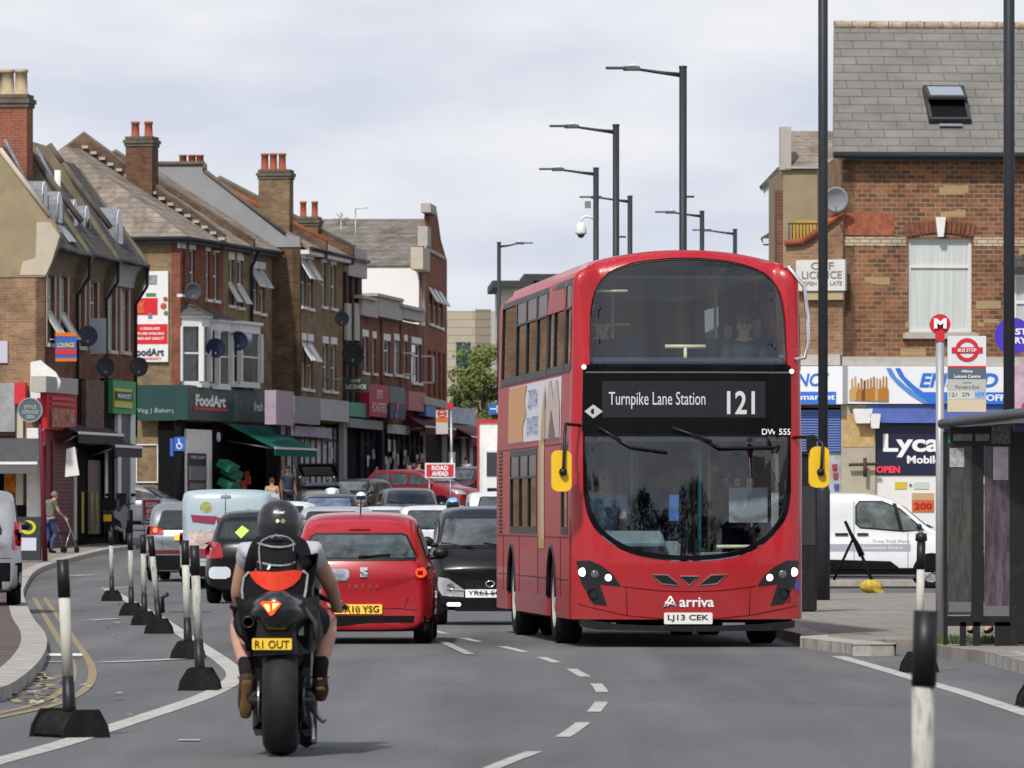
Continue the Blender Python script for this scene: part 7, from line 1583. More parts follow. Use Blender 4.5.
def roadsign(px0, px1, y0, y1, D, label, lines):
    xc = (px0+px1)/2; s_ = 7000/D; w = (px1-px0)/s_; h = (y1-y0)/s_; p = PP(xc, (y0+y1)/2, D); g = G(D)
    t = thing('roadworks_sign', label, 'road sign', (p.x, p.y, g)); zc = p.z-g
    o = MB().bx(-w/2,w/2,-.02,.02,zc-h/2,zc+h/2).build('sign_plate', M_WHITE, t); MB().bx(-w/2+.05,w/2-.05,-.032,-.022,zc-h/2+.05,zc+h/2-.05).build('red_face', mat('sign_face_red', (.52,.03,.04), .45), o)
    for k, l_ in enumerate(lines): text('lettering', l_, w*.55, h*.62/len(lines), plane_f(-.032), M_WTXT, o, cx=0, cz=zc+h*.36-(k+.5)*h*.75/len(lines), off=.008, bold=.04)
    MB().tube([(-w*.35,.02,zc),(-w*.4,.3,0)], .02, 5).tube([(w*.35,.02,zc),(w*.4,.3,0)], .02, 5).tube([(-w*.35,.02,zc),(-w*.35,-.2,0)], .02, 5).tube([(w*.35,.02,zc),(w*.35,-.2,0)], .02, 5).build('frame_legs', M_STEEL, t)
roadsign(141.5, 162, 498, 523, 196, 'red roadworks sign with white border behind the grey SUV', ['ROAD','AHEAD','CLOSED']); roadsign(425, 455, 463, 478, 240, 'red road ahead sign standing behind the red SUV', ['ROAD','AHEAD'])
# disabled parking sign
D = 226; t = thing('parking_sign', 'blue parking sign on a black pole in front of the food shop', 'road sign', (PX(179.5, D), D, G(D)+.12)); z = lambda py: CAMH-t.location.z-(py-517)*D/7000
MB().tube([(0,0,0),(0,0,z(436))], .10, 8).build('pole', M_BLACKM, t); o = MB().bx(-.16,.18,-.13,-.105,z(451),z(437)).build('sign_plate', mat('sign_blue2', (.03,.13,.5), .45), t); MB().bx(-.30,-.2,-.10,.25,z(456),z(438.5)).build('side_plate', mat('sign_blue2', (0,0,0)), t)
MB().lathe([(.07,-.006),(.10,-.006),(.10,.0),(.07,0)], 14, (.0,-.135,z(446)), 'y').tube([(-.02,-.136,z(439)),(0,-.136,z(444)),(.07,-.136,z(445)),(.1,-.136,z(449))], .018, 5).build('symbol', M_WTXT, o)
# blue sign on the lone lamp, far bus stop
D = solveD(243, 10); t = thing('street_sign', 'small blue sign plate on the lone lamp column', 'road sign', PP(496, 409, D-.3)); o = MB().bx(-.29,.29,-.02,.02,-.2,.2).build('sign_plate', mat('sign_blue2', (0,0,0)), t); MB().bx(-.22,.1,-.03,-.021,-.02,.03).bx(.02,.06,-.03,-.021,-.12,.12).build('symbol', M_WTXT, o)
D = 262; t = thing('bus_stop_flag', 'far bus stop pole with orange and white flag on the left pavement', 'bus stop', (PX(443, D), D, G(D)+.12)); z = lambda py: CAMH-t.location.z-(py-517)*D/7000; xx = lambda px: (px-443)*D/7000
MB().tube([(xx(452),0,0),(xx(451),0,z(410))], .06, 8).tube([(xx(452),0,0),(xx(452),0,z(452))], .13, 8).build('pole', M_STEEL, t); MB().lathe([(0,-.03),(.13,-.03),(.13,.03),(0,.03)], 16, (xx(450),-.05,z(406)), 'y').build('red_disc', M_RED, t)
o = MB().bx(xx(436),xx(448),-.02,.02,z(434),z(410)).build('flag_board', mat('flag_pale', (.5,.5,.45), .5), t); MB().bx(xx(436.3),xx(447.7),-.03,-.021,z(422),z(417.5)).build('panel', mat('sign_orange', (0,0,0)), o); MB().lathe([(.11,-.03),(.17,-.03),(.17,-.022),(.11,-.022)], 16, (xx(442),0,z(413.5)), 'y').bx(xx(438),xx(446),-.036,-.031,z(414.3),z(412.8)).build('roundel', M_RED, o)
# off licence sign over the tall terrace
t = thing('hanging_sign', 'dark off licence sign hanging over the shops of the tall terrace', 'sign', PP(356, 384.5, 259)); MB().bx(-.50,.50,-.04,.04,-.28,.28).build('board', mat('sign_darkgreen', (.05,.06,.05), .5), t); o = MB().bx(-.45,.45,-.052,-.043,-.24,.24).build('face', mat('sign_face', (.035,.045,.045), .5), t)
cr_ = mat('sign_cream', (.5,.48,.35), .5); text('lettering', 'OFF', .34, .13, plane_f(-.052), cr_, o, cx=0, cz=.13, off=.008, bold=.02); text('lettering', 'LICENCE', .74, .16, plane_f(-.052), cr_, o, cx=0, cz=-.08, off=.008, bold=.03); MB().tube([(-.5,0,.2),(-1.6,.4,.2)], .03, 6).build('bracket', M_STEEL, t)
# ---- trees
def tree(name, label, px, D, py_top, w_px, seed, n=2600, cols=None, trunk_h=.45, col_h=None):
    rr = random.Random(seed); g = G(D); s_ = 7000/D; H = CAMH+(HZ-py_top)/s_-g; Wd = w_px/s_
    t = thing(name, label, 'tree', (PX(px, D), D, g)); bark = mat('bark', (.09,.075,.055), .9, var=.3, vscale=8)
    tk = MB().tube([(0,0,0),(.05,0,H*.25),(-.04,.05,H*.5)], [.20,.15,.10], 8); cl = []
    for k in range(9):
        a = rr.uniform(0, 6.28); r = rr.uniform(.2,.42)*Wd; e = Vector((r*cos(a), r*sin(a), H*rr.uniform(.45,.9))); tk.tube([(0,0,H*rr.uniform(.25,.45)), e*.5+Vector((0,0,H*.28)), e], [.07,.05,.02], 5); cl.append(e)
    tk.build('trunk', bark, t)
    cm = cols or [mat('leaf_a', (.13,.16,.04), .6, spec=.3), mat('leaf_b2', (.19,.21,.06), .6, spec=.3), mat('leaf_c', (.08,.11,.03), .6, spec=.3)]
    cr = MB(); cl += [Vector((rr.gauss(0,.22)*Wd, rr.gauss(0,.22)*Wd, H*rr.uniform(.42,.92))) for _ in range(26)]
    for c in cl:
        mi = rr.choice((0,1,2)); rad = rr.uniform(.10,.2)*Wd
        for k in range(n//len(cl)):
            d = Vector((rr.gauss(0,1), rr.gauss(0,1), rr.gauss(0,.8))).normalized()*rad*rr.uniform(.35,1.1); p = c+d
            if p.z > H: continue
            u = Vector((rr.uniform(-1,1), rr.uniform(-1,1), rr.uniform(-1,1))).normalized(); v = u.orthogonal().normalized(); z_ = rr.uniform(.05,.12)
            cr.add([p+u*z_, p+v*z_*.6, p-u*z_, p-v*z_*.6], [(0,1,2,3)], mi if rr.random() > .3 else rr.choice((0,1,2)))
    cr.build('crown', cm, t); return t
tree('street_tree', 'yellow green tree behind the lone lamp column left of the bus', 484, 330, 339, 62, 3, n=7000)
tree('street_tree', 'paler bushy tree in front of the panelled building', 464, 322, 368, 42, 5, n=4200)
tree('street_tree', 'low hedge like tree beside the far awnings', 497, 318, 385, 30, 9, n=3000)
# the tall trees the street has behind the photographer: the bus windscreens mirror them
_t0 = tree('street_tree', 'tall dark tree behind the photographer, mirrored in the bus windscreen', 512, 60, 517-116*6.9, 560, 21, n=5200, cols=[mat('leaf_d1', (.05,.075,.02), .7), mat('leaf_d2', (.035,.055,.015), .7), mat('leaf_d3', (.07,.09,.03), .7)])
_t0.scale = (2.9, 2.9, 2.9); _t0.location = (-3, -12, 0); _t0['group'] = 'tall trees behind the photographer'
for x_, y_, k_ in ((8, -20, 2.6), (19, -9, 3.1), (30, -22, 2.7), (-18, -24, 3.0), (44, -6, 2.8)):
    c_ = copy_tree(_t0, loc=(x_, y_, 0), rz=x_); c_.scale = (k_, k_, k_)
# ================================================================ people
SKIN = mat('skin', (.46,.27,.19), .55, var=.06, vscale=12); SKIN2 = mat('skin_brown', (.20,.105,.065), .55); HAIRD = mat('hair_dark', (.02,.014,.01), .7); HAIRB = mat('hair_brown', (.07,.04,.02), .7)
def skinmesh(name, verts, edges, m, parent, sub=2, root=0):
    """verts: {key: (x, y, z, r[, r2])}"""
    keys = list(verts); me = bpy.data.meshes.new('sk'); me.from_pydata([verts[k][:3] for k in keys], [(keys.index(a), keys.index(b)) for a, b in edges], [])
    o = bpy.data.objects.new('sk', me); COL.objects.link(o); o.modifiers.new('s', 'SKIN'); sv = me.skin_vertices[0].data
    for i, k in enumerate(keys): q = verts[k]; sv[i].radius = (q[3], q[4] if len(q) > 4 else q[3]); sv[i].use_root = (i == root)
    o.modifiers['s'].use_smooth_shade = True; ms = o.modifiers.new('u', 'SUBSURF'); ms.levels = sub; ms.render_levels = sub
    r = evalmesh(o); bpy.data.objects.remove(o); r.name = name; r.materials.clear(); r.materials.append(m)
    for p in r.polygons: p.use_smooth = True; p.material_index = 0
    return link(bpy.data.objects.new(name, r), parent)
def hand(V, E, key, wrist, dirn, up, sg, curl=.5, s=1.0):
    """palm with five curled fingers appended to a skeleton; dirn along the hand, up towards the thumb side"""
    d = Vector(dirn).normalized(); u = Vector(up); u = (u-d*u.dot(d)).normalized(); n = d.cross(u)*sg; w = Vector(wrist)
    pc = w+d*.055*s; V[key+'palm'] = (*pc, .036*s, .022*s); E.append((key+'wrist', key+'palm'))
    for k, (off, ln) in enumerate(((.030,.072),(.011,.082),(-.009,.077),(-.028,.060))):
        b = w+d*.095*s+u*off*s; V[key+'f%d0' % k] = (*b, .0105*s); E.append((key+'palm', key+'f%d0' % k)); p = b; ang = 0
        for j, fr in enumerate((.45,.32,.23)):
            ang += curl*(1.0, 1.1, .8)[j]; p = p+(d*cos(ang)+n*sin(ang))*ln*fr*s; V[key+'f%d%d' % (k, j+1)] = (*p, (.0095,.009,.0075)[j]*s); E.append((key+'f%d%d' % (k, j), key+'f%d%d' % (k, j+1)))
    t0 = w+d*.035*s+u*.030*s; t1 = t0+(d*.5+u*.75+n*.35).normalized()*.035*s; t2 = t1+(d*.85+u*.2+n*.5).normalized()*.03*s
    V[key+'t0'] = (*t0, .014*s); V[key+'t1'] = (*t1, .012*s); V[key+'t2'] = (*t2, .010*s); E += [(key+'palm', key+'t0'), (key+'t0', key+'t1'), (key+'t1', key+'t2')]
BASE = dict(pelvis=(0,0,.95,.135,.10), waist=(0,.0,1.10,.125,.09), chest=(0,.0,1.30,.15,.10), upper=(0,-.01,1.42,.12,.085), neck=(0,.0,1.50,.052), chin=(0,.02,1.56,.062,.07), head=(0,.01,1.63,.078,.095), crown=(0,-.005,1.70,.062,.078),
    lsh=(-.17,0,1.42,.058), lel=(-.24,-.03,1.14,.042), lwrist=(-.24,.08,.90,.027), rsh=(.17,0,1.42,.058), rel=(.24,-.03,1.14,.042), rwrist=(.24,.08,.90,.027),
    lhip=(-.09,0,.88,.092), lkn=(-.10,.03,.50,.056), lcalf=(-.10,-.01,.36,.054), lan=(-.10,-.03,.10,.036), ltoe=(-.11,.12,.035,.035), rhip=(.09,0,.88,.092), rkn=(.10,.03,.50,.056), rcalf=(.10,-.01,.36,.054), ran=(.10,-.03,.10,.036), rtoe=(.11,.12,.035,.035))
BONES = [('pelvis','waist'),('waist','chest'),('chest','upper'),('upper','neck'),('neck','chin'),('chin','head'),('head','crown'),('upper','lsh'),('lsh','lel'),('lel','lwrist'),('upper','rsh'),('rsh','rel'),('rel','rwrist'),
    ('pelvis','lhip'),('lhip','lkn'),('lkn','lcalf'),('lcalf','lan'),('lan','ltoe'),('pelvis','rhip'),('rhip','rkn'),('rkn','rcalf'),('rcalf','ran'),('ran','rtoe')]
def grow(J, keys, bones, add, m, name, parent, cut=None):
    V = {}
    for k in keys: q = J[k]; V[k] = (q[0], q[1], q[2])+tuple(r+add for r in q[3:])
    if cut:
        for (a, b_, f, rr_) in cut:      # extra end points part-way along a limb
            A, B = J[a], J[b_]; V[a+b_] = tuple(lerp(A[i], B[i], f) for i in range(3))+(rr_,)
    E = [e for e in bones if e[0] in V and e[1] in V]+([(a, a+b_) for a, b_, f, rr_ in cut] if cut else [])
    return skinmesh(name, V, E, m, parent)
def person(label, loc, rz, shirt, trouser, hair=HAIRD, skin=SKIN, pose=None, sc_=1.0, long_sleeve=False, shorts=False, hairlen=0, shoes=None, hands=True, legs=True, hat=None, group=None, tshirt=True):
    t = thing('person', label, 'person', loc, rz, group); J = dict(BASE); J.update(pose or {}); t.scale = (sc_,)*3
    V = {k: J[k] for k in J}; E = list(BONES)
    for k in ('pelvis','waist'): V[k] = tuple(V[k][:3])+tuple(r*.8 for r in V[k][3:])
    if not legs:
        for k in ('lkn','lcalf','lan','ltoe','rkn','rcalf','ran','rtoe'): V.pop(k)
        E = [e for e in E if e[0] in V and e[1] in V]
    hd = Vector(J['head'][:3]); fw = (Vector(J['chin'][:3])+Vector((0,.045,-.0))-Vector(J['neck'][:3])); fw = Vector((0,1,0)) if not J.get('face') else Vector(J['face'])
    V.pop('face', None)
    V['nose'] = (*(hd+fw*.098+Vector((0,0,-.03))), .014); E.append(('head','nose'))
    for sg, k in ((-1,'ear_l'),(1,'ear_r')): sd_ = fw.cross(Vector((0,0,1))).normalized()*-sg; V[k] = (*(hd-sd_*-.085*1+Vector((0,0,-.02))), .016); E.append(('head', k))
    if hands:
        for p, sg in (('l',-1),('r',1)):
            e, w = Vector(J[p+'el'][:3]), Vector(J[p+'wrist'][:3]); hand(V, E, p, w, w-e, (0,.3,.8) if abs((w-e).normalized().z) < .8 else (0,1,0), sg)
    skinmesh('body', V, E, skin, t)
    up = ['pelvis','waist','chest','upper','lsh','rsh']; cut = None
    if long_sleeve: up += ['lel','rel','lwrist','rwrist']
    else: cut = [('lsh','lel',.5,.055),('rsh','rel',.5,.055)]
    grow(J, up, BONES, .024, shirt, 'shirt', t, cut)
    if legs:
        if shorts: grow(J, ['pelvis','lhip','rhip'], BONES, .016, trouser, 'shorts', t, [('lhip','lkn',.75,.085),('rhip','rkn',.75,.085)])
        else: grow(J, ['pelvis','lhip','rhip','lkn','rkn','lcalf','rcalf','lan','ran'], BONES, .014, trouser, 'trousers', t)
        for p in 'lr':
            A, B = J[p+'an'], J[p+'toe']; skinmesh('shoe', {'a': (A[0],A[1],A[2],.045), 'h': (A[0],A[1]-.02,max(A[2]-.06,.04),.040), 'b': (*B[:3], .042)}, [('a','h'),('h','b')], shoes or M_BLACKM, t)
    c = hd+Vector((0,0,.01))-fw*.022
    if hat is None:
        h = MB().sphere(c+Vector((0,0,.02)), .108, sq=(.86,1.0,1.05), a0=-.15); h.build('hair', hair, t)
        if hairlen: skinmesh('long_hair', {'a': (*(c-fw*.05), .085), 'b': (*(c-fw*.07+Vector((0,0,-.14))), .075), 'c': (*(c-fw*.08+Vector((0,0,-.14-hairlen))), .04)}, [('a','b'),('b','c')], hair, t)
    for sg in (-1, 1): MB().sphere(hd+fw*.083+fw.cross(Vector((0,0,1))).normalized()*sg*.032+Vector((0,0,.005)), .012).build('eye', mat('eye_dark', (.02,.015,.01), .3), t)
    return t
c_ = lambda n, v: mat('cloth_'+n, v, .9, var=.22, vscale=11, bump=.9, bscale=16)
# elderly walker with a trolley on the left pavement
q = gnd(50, 553, .12)
person('stooped person in a grey top and blue trousers pushing a walking frame', q, YR(-40), c_('greygreen', (.15,.15,.12)), c_('blue', (.05,.07,.16)), hair=mat('hair_grey', (.2,.15,.12), .7), sc_=.92,
    pose=dict(upper=(0,.10,1.40,.12,.085), neck=(0,.15,1.47,.052), chin=(0,.2,1.51,.062,.07), head=(0,.2,1.58,.078,.095), crown=(0,.19,1.65,.062,.078), lel=(-.22,.12,1.14,.042), lwrist=(-.2,.34,1.0,.027), rel=(.22,.12,1.14,.042), rwrist=(.2,.34,1.0,.027), rkn=(.1,.12,.5,.056), lan=(-.1,-.16,.12,.036), ltoe=(-.11,0,.035,.035)))
q2 = Vector((q.x+.32, q.y+.28, q.z)); t = thing('walking_frame', 'dark wheeled walking frame held by the stooped person', 'walking frame', q2, YR(-40))
for sg in (-1,1): MB().tube([(sg*.22,-.15,.9),(sg*.22,.1,.5),(sg*.24,.25,.08)], .018, 6).tube([(sg*.22,.05,.6),(sg*.24,-.2,.08)], .018, 6).build('side_frame', M_STEEL, t); [MB().lathe([(0,-.02),(.08,-.02),(.08,.02),(0,.02)], 12, (sg*.24,y,.08), 'x').build('wheel', M_RUBBER, t) for y in (.25,-.2)]
MB().box((0,.05,.5), (.4,.25,.05)).build('seat', M_BLACK, t)
# shoppers near the green awning
person('person seen from behind in a pale patterned top by the green awning', gnd(273, 535, .12)*1 if False else Vector((PX(272,222),222,G(222)+.0)), YR(5), c_('cream', (.45,.33,.22)), c_('dark', (.02,.02,.03)), hair=HAIRB, skin=mat('skin_tan', (.45,.22,.13), .55), sc_=.93)
person('person in dark clothing standing under the green awning', (PX(288,232),232,G(232)+.12), YR(200), c_('darkblue', (.03,.045,.07)), c_('dark', (0,0,0)), skin=SKIN2, sc_=1.04, hairlen=0)
person('person in a white shirt bending into the open boot', (PX(331,221.5),221.5,G(221.5)), YR(-5), c_('white', (.62,.63,.66)), c_('dark', (0,0,0)), sc_=.98,
    pose=dict(waist=(0,.10,1.10,.125,.10), chest=(0,.28,1.24,.15,.12), upper=(0,.40,1.26,.12,.09), neck=(0,.48,1.22,.052), chin=(0,.55,1.19,.062), head=(0,.60,1.17,.078), crown=(0,.66,1.14,.062), lsh=(-.17,.38,1.24,.058), lel=(-.22,.42,.98,.042), lwrist=(-.16,.62,.88,.027), rsh=(.17,.38,1.24,.058), rel=(.22,.42,.98,.042), rwrist=(.16,.62,.88,.027), face=(0,.5,-.85)))
# far shoppers and passer-by behind the shelter
person('person in a lilac coat waiting behind the bus shelter panels', (PX(981.5,77),77,.12), YR(150), c_('lilac', (.25,.20,.32)), c_('dark', (0,0,0)), sc_=.93, long_sleeve=True, hair=mat('hair_lightb', (.2,.1,.05), .7))
for px, D, lab, m in ((410,262,'far pedestrian in a beige top outside the dark shopfront',c_('beige', (.40,.30,.24))),(419,266,'far pedestrian in pale blue outside the dark shopfront',c_('paleblue', (.30,.36,.48))),(466,290,'far pedestrian in a white top beside the maroon awning',c_('white', (0,0,0)))):
    person(lab, (PX(px,D),D,G(D)+.12), YR(px % 7*40), m, c_('dark', (0,0,0)), sc_=.98, hands=False)
# bus passengers and driver (placed in the bus frame)
BM = Matrix.Translation(bus.location) @ Matrix.Rotation(bus.rotation_euler.z, 4, 'Z')
SIT = dict(lkn=(-.12,.42,.50+.42,.06), lcalf=(-.12,.43,.36+.40,.05), lan=(-.12,.42,.12+.40,.036), ltoe=(-.12,.55,.04+.42,.035), rkn=(.12,.42,.50+.42,.06), rcalf=(.12,.43,.36+.40,.05), ran=(.12,.42,.12+.40,.036), rtoe=(.12,.55,.04+.42,.035), lel=(-.24,.05,1.16,.042), lwrist=(-.10,.28,1.16,.027), rel=(.24,.05,1.16,.042), rwrist=(.10,.28,1.16,.027))
def rider_at(x, y, zf, label, shirt, **k):
    p = BM @ Vector((x, y, zf-.42)); ps = dict(SIT); ps.update(k.pop('pose', {})); return person(label, p, bus.rotation_euler.z+pi, shirt, c_('dark', (0,0,0)), pose=ps, long_sleeve=True, **k)
rider_at(-.84, 1.15, 2.28, 'upstairs passenger in black resting a hand at the front left window', c_('black', (.015,.015,.018)), pose=dict(rwrist=(.02,.50,1.08,.03), rel=(.2,.2,1.1,.042)), skin=SKIN)
rider_at(.72, 1.15, 2.28, 'upstairs passenger in dark clothes at the front right window', c_('darkblue', (0,0,0)), hair=HAIRB)
rider_at(-.78, 1.35, .60, 'bus driver in a light blue shirt at the wheel', c_('sky', (.20,.34,.48)), pose=dict(lwrist=(-.15,.45,1.22,.027), rwrist=(.15,.45,1.22,.027)), hair=mat('hair_grey', (0,0,0)))
rider_at(.55, 3.0, .75, 'downstairs passenger in dark red beside the pole', c_('maroon', (.10,.02,.03)), skin=SKIN2)
# ---------------------------------------------------------------- scooter riders in the queue
def helmet(parent, c, r, m, visor=True, fwd=1, band=None):
    h = MB().sphere(c, r, n=20, m=12, sq=(.92,1.08,1.0), a0=-1.15).build('helmet', m, parent)
    if visor: MB().sphere(Vector(c)+Vector((0,fwd*.025,.0)), r*.99, n=20, m=6, sq=(.88,1.02,1), a0=-.35, a1=.35).build('visor', mat('visor_dark', (.01,.01,.012), .05), h)
    return h
RIDE = dict(lkn=(-.2,.35,.80,.06), lcalf=(-.2,.33,.6,.055), lan=(-.2,.3,.35,.036), ltoe=(-.2,.43,.3,.035), rkn=(.2,.35,.80,.06), rcalf=(.2,.33,.6,.055), ran=(.2,.3,.35,.036), rtoe=(.2,.43,.3,.035), lel=(-.32,.15,1.12,.042), lwrist=(-.3,.45,1.08,.027), rel=(.32,.15,1.12,.042), rwrist=(.3,.45,1.08,.027))
def scooter(px, D, rz, label, col, h0=0):
    t = thing('scooter', label, 'scooter', (PX(px, D), D, G(D)), rz)
    for y in (-.62,.66):
        w = MB().lathe([(.14,-.05),(.21,-.055),(.235,0),(.21,.055),(.14,.05)], 20, (0,0,0), 'x').build('wheel', M_RUBBER, t, loc=(0,y,.235)); MB().lathe([(0,-.03),(.14,-.04),(.14,.04),(0,.03)], 14, (0,0,0), 'x').build('rim', M_STEEL, w)
    MB().prism([(-.8,.45),(-.2,.3),(.25,.28),(.42,.32),(.58,.9),(.5,.98),(.36,.5),(.1,.40),(-.1,.75),(-.8,.80)], -.14, .14, plane='yz').build('body', col, t, bevel=.04)
    MB().box((0,-.35,.82), (.26,.75,.1)).build('seat', M_BLACK, t, bevel=.03); MB().tube([(-.33,.42,1.05),(0,.5,1.02),(.33,.42,1.05)], .018, 6).build('handlebar', M_BLACK, t)
    MB().sphere((0,.62,.9), .09).build('headlight', M_CHROME, t)
    for sg in (-1,1): MB().tube([(sg*.2,.46,1.05),(sg*.28,.45,1.25)], .01, 5).sphere((sg*.3,.44,1.28), .05, sq=(1.3,.4,.8)).build('mirror', M_BLACK, t)
    return t
scooter(361, 170, pi, 'dark scooter coming through the queue under a white helmeted rider', M_BLACK)
p = person('scooter rider in black with a white helmet between the queued cars', (PX(361,170.1),170.1,G(170)-.02), pi, c_('black', (0,0,0)), c_('dark', (0,0,0)), pose=RIDE, long_sleeve=True, hat=1); helmet(p, (0,.01,1.66), .145, mat('helmet_white', (.7,.7,.7), .2), fwd=1)
scooter(453, 136, pi, 'dark scooter behind the black city car', M_BLACK)
p = person('rider with a blue and white helmet above the black city car roof', (PX(453,136.1),136.1,G(136)-.02), pi, c_('black', (0,0,0)), c_('dark', (0,0,0)), pose=RIDE, long_sleeve=True, hat=1); hm = helmet(p, (0,.01,1.66), .15, mat('helmet_blue', (.12,.28,.55), .25, var=.9, vscale=9, dirt=.5, dcol=(.7,.75,.8), dscale=9), fwd=1)
# parked motorbike with top box on the left pavement
q = Vector((PX(116.5,190.5), 190.5, G(190.5)+.12)); t = thing('parked_motorbike', 'parked motorbike with black top box and yellow plate on the left pavement', 'motorbike', q, YR(-12))
for y in (-.62,.72):
    w = MB().lathe([(.22,-.055),(.28,-.065),(.31,0),(.28,.065),(.22,.055)], 20, (0,0,0), 'x').build('wheel', M_RUBBER, t, loc=(0,y,.31)); MB().lathe([(0,-.02),(.22,-.02),(.22,.02),(0,.02)], 14, (0,0,0), 'x').build('rim', M_STEEL, w)
MB().prism([(-.75,.78),(-.1,.66),(.1,.45),(.45,.5),(.62,.95),(.35,1.05),(.1,.98),(-.2,.84),(-.8,.9)], -.15, .15, plane='yz').build('body', mat('bike_grey', (.16,.17,.18), .3, .4), t, bevel=.04); MB().box((0,-.72,1.10), (.48,.38,.36)).build('top_box', M_BLACK, t, bevel=.06)
MB().tube([(-.36,.42,1.12),(0,.52,1.05),(.36,.42,1.12)], .018, 6).build('handlebar', M_BLACK, t); MB().prism([(.4,1.0),(.62,1.0),(.5,1.4)], -.15, .15, plane='yz').build('windshield', mat('smoked', (.05,.05,.055), .1), t); MB().box((0,-.93,.72), (.22,.02,.18)).build('number_plate', M_YPLATE, t)
for sg in (-1,1): MB().tube([(sg*.2,.45,1.12),(sg*.34,.42,1.32)], .01, 5).sphere((sg*.36,.42,1.35), .06, sq=(1.3,.4,.8)).build('mirror', M_BLACK, t)
MB().tube([(.2,-.1,.35),(.22,-.6,.42),(.22,-.85,.46)], [.04,.05,.06], 10).build('exhaust', M_STEEL, t)

# ---------------------------------------------------------------- the motorcyclist in the foreground
MD = 41.0; MX = PX(281, MD); MRZ = YR(0.3); PRZ = YR(1.9)
def XM(px): return (px-281)/170.7
def ZM(py): return (756.5-py)/170.7
t = thing('motorcycle', 'black sports motorcycle with wide rear tyre, yellow plate and lit tail lamp', 'motorcycle', (MX, MD, 0), MRZ)
tread = mat('tyre_tread', (.022,.022,.023), .6, var=.25, vscale=6, bump=.3, bscale=25)
w = MB().lathe([(.20,-.085),(.26,-.105),(.30,-.085),(.32,-.045),(.327,0),(.32,.045),(.30,.085),(.26,.105),(.20,.085)], 40, (0,0,0), 'x').build('rear_tyre', tread, t, loc=(XM(281),0,.327)); MB().lathe([(0,-.05),(.05,-.07),(.19,-.08),(.20,-.075),(.20,.075),(.19,.08),(.05,.07),(0,.05)], 24, (0,0,0), 'x').build('rim', M_BLACK, w)
w = MB().lathe([(.20,-.05),(.27,-.06),(.30,0),(.27,.06),(.20,.05)], 30, (0,0,0), 'x').build('front_tyre', tread, t, loc=(.115,1.42,.30))
mb = MB()                                             # swingarm both sides, chain run, axle
mb.tube([(-.15,0,.327),(-.15,.3,.38),(-.12,.58,.42)], [.035,.045,.05], 8).tube([(.15,0,.327),(.16,.3,.38),(.12,.58,.42)], [.04,.05,.05], 8).tube([(-.19,0,.327),(.20,0,.327)], .022, 10); mb.build('swingarm', mat('satin_black', (.03,.03,.032), .35, .4), t)
MB().lathe([(.02,-.006),(.11,-.006),(.11,.006),(.02,.006)], 24, (.135,0,.327), 'x').build('sprocket', mat('gunmetal', (.10,.10,.11), .4, .8), t); MB().lathe([(.03,-.004),(.11,-.004),(.11,.004),(.03,.004)], 24, (-.13,0,.327), 'x').build('brake_disc', M_STEEL, t)
MB().tube([(.135,.0,.43),(.13,.55,.50)], .014, 5).tube([(.135,0,.22),(.13,.55,.36)], .014, 5).build('chain', mat('gunmetal', (0,0,0)), t)
MB().prism([(.18,.20),(.62,.15),(.98,.30),(1.0,.75),(.7,.92),(.35,.78),(.2,.5)], -.17, .17, plane='yz').build('engine_block', mat('satin_black', (0,0,0)), t, bevel=.05)
MB().tube([(.14,.25,.30),(.18,.1,.17),(.19,-.02,.09)], .014, 6).build('side_stand', mat('stand_grey', (.4,.4,.42), .35, .7), t); MB().tube([(.13,.25,.34),(.2,.14,.25),(.25,.1,.20)], .02, 6).build('gear_linkage', M_STEEL, t)
# tail: narrow seat cowl, undertray, lamp
tail = MB(); secs = []
for y, w0, z0, z1 in ((-.34,.07,.80,.93),(-.26,.12,.74,.97),(-.1,.19,.68,.96),(.1,.21,.62,.92),(.35,.17,.60,.86),(.6,.17,.62,.95)):
    secs.append([(-w0*.5,y,z0),(w0*.5,y,z0),(w0,y,lerp(z0,z1,.45)),(w0*.85,y,lerp(z0,z1,.8)),(w0*.35,y,z1),(-w0*.35,y,z1),(-w0*.85,y,lerp(z0,z1,.8)),(-w0,y,lerp(z0,z1,.45))])
vs = [p for s_ in secs for p in s_]; tail.add(vs, [(i*8+k, i*8+(k+1)%8, (i+1)*8+(k+1)%8, (i+1)*8+k) for i in range(5) for k in range(8)]+[tuple(range(8))], 0, True); tl = tail.build('tail_unit', mat('bike_black', (.012,.012,.013), .3, coat=.4), t, loc=(XM(278),0,0))
fy = lambda y0: (lambda u, v, o: Vector((u, y0-o, v)))
lampp = [(XM(262),ZM(603)),(XM(264),ZM(601)),(XM(280),ZM(601.5)),(XM(283),ZM(603.5)),(XM(278),ZM(610)),(XM(275),ZM(614)),(XM(272),ZM(615.5)),(XM(268),ZM(610))]
lp = sheet('tail_lamp', lampp, [], fy(-.36), mat('lamp_glow_rim', (.6,.05,.01), .3, emit=(1,.07,.01), es=1.4), t, step=0, thick=.05)
sheet('lamp_core', [(XM(265.5),ZM(604)),(XM(271),ZM(604)),(XM(271.5),ZM(611)),(XM(269.5),ZM(611))], [], fy(-.36), mat('lamp_glow', (.9,.4,.1), .3, emit=(1,.50,.14), es=2.8), lp, step=0, off=.006); sheet('lamp_core', [(XM(274.5),ZM(603)),(XM(281),ZM(603.5)),(XM(277),ZM(607)),(XM(274.5),ZM(610))], [], fy(-.36), mat('lamp_glow', (0,0,0)), lp, step=0, off=.006)
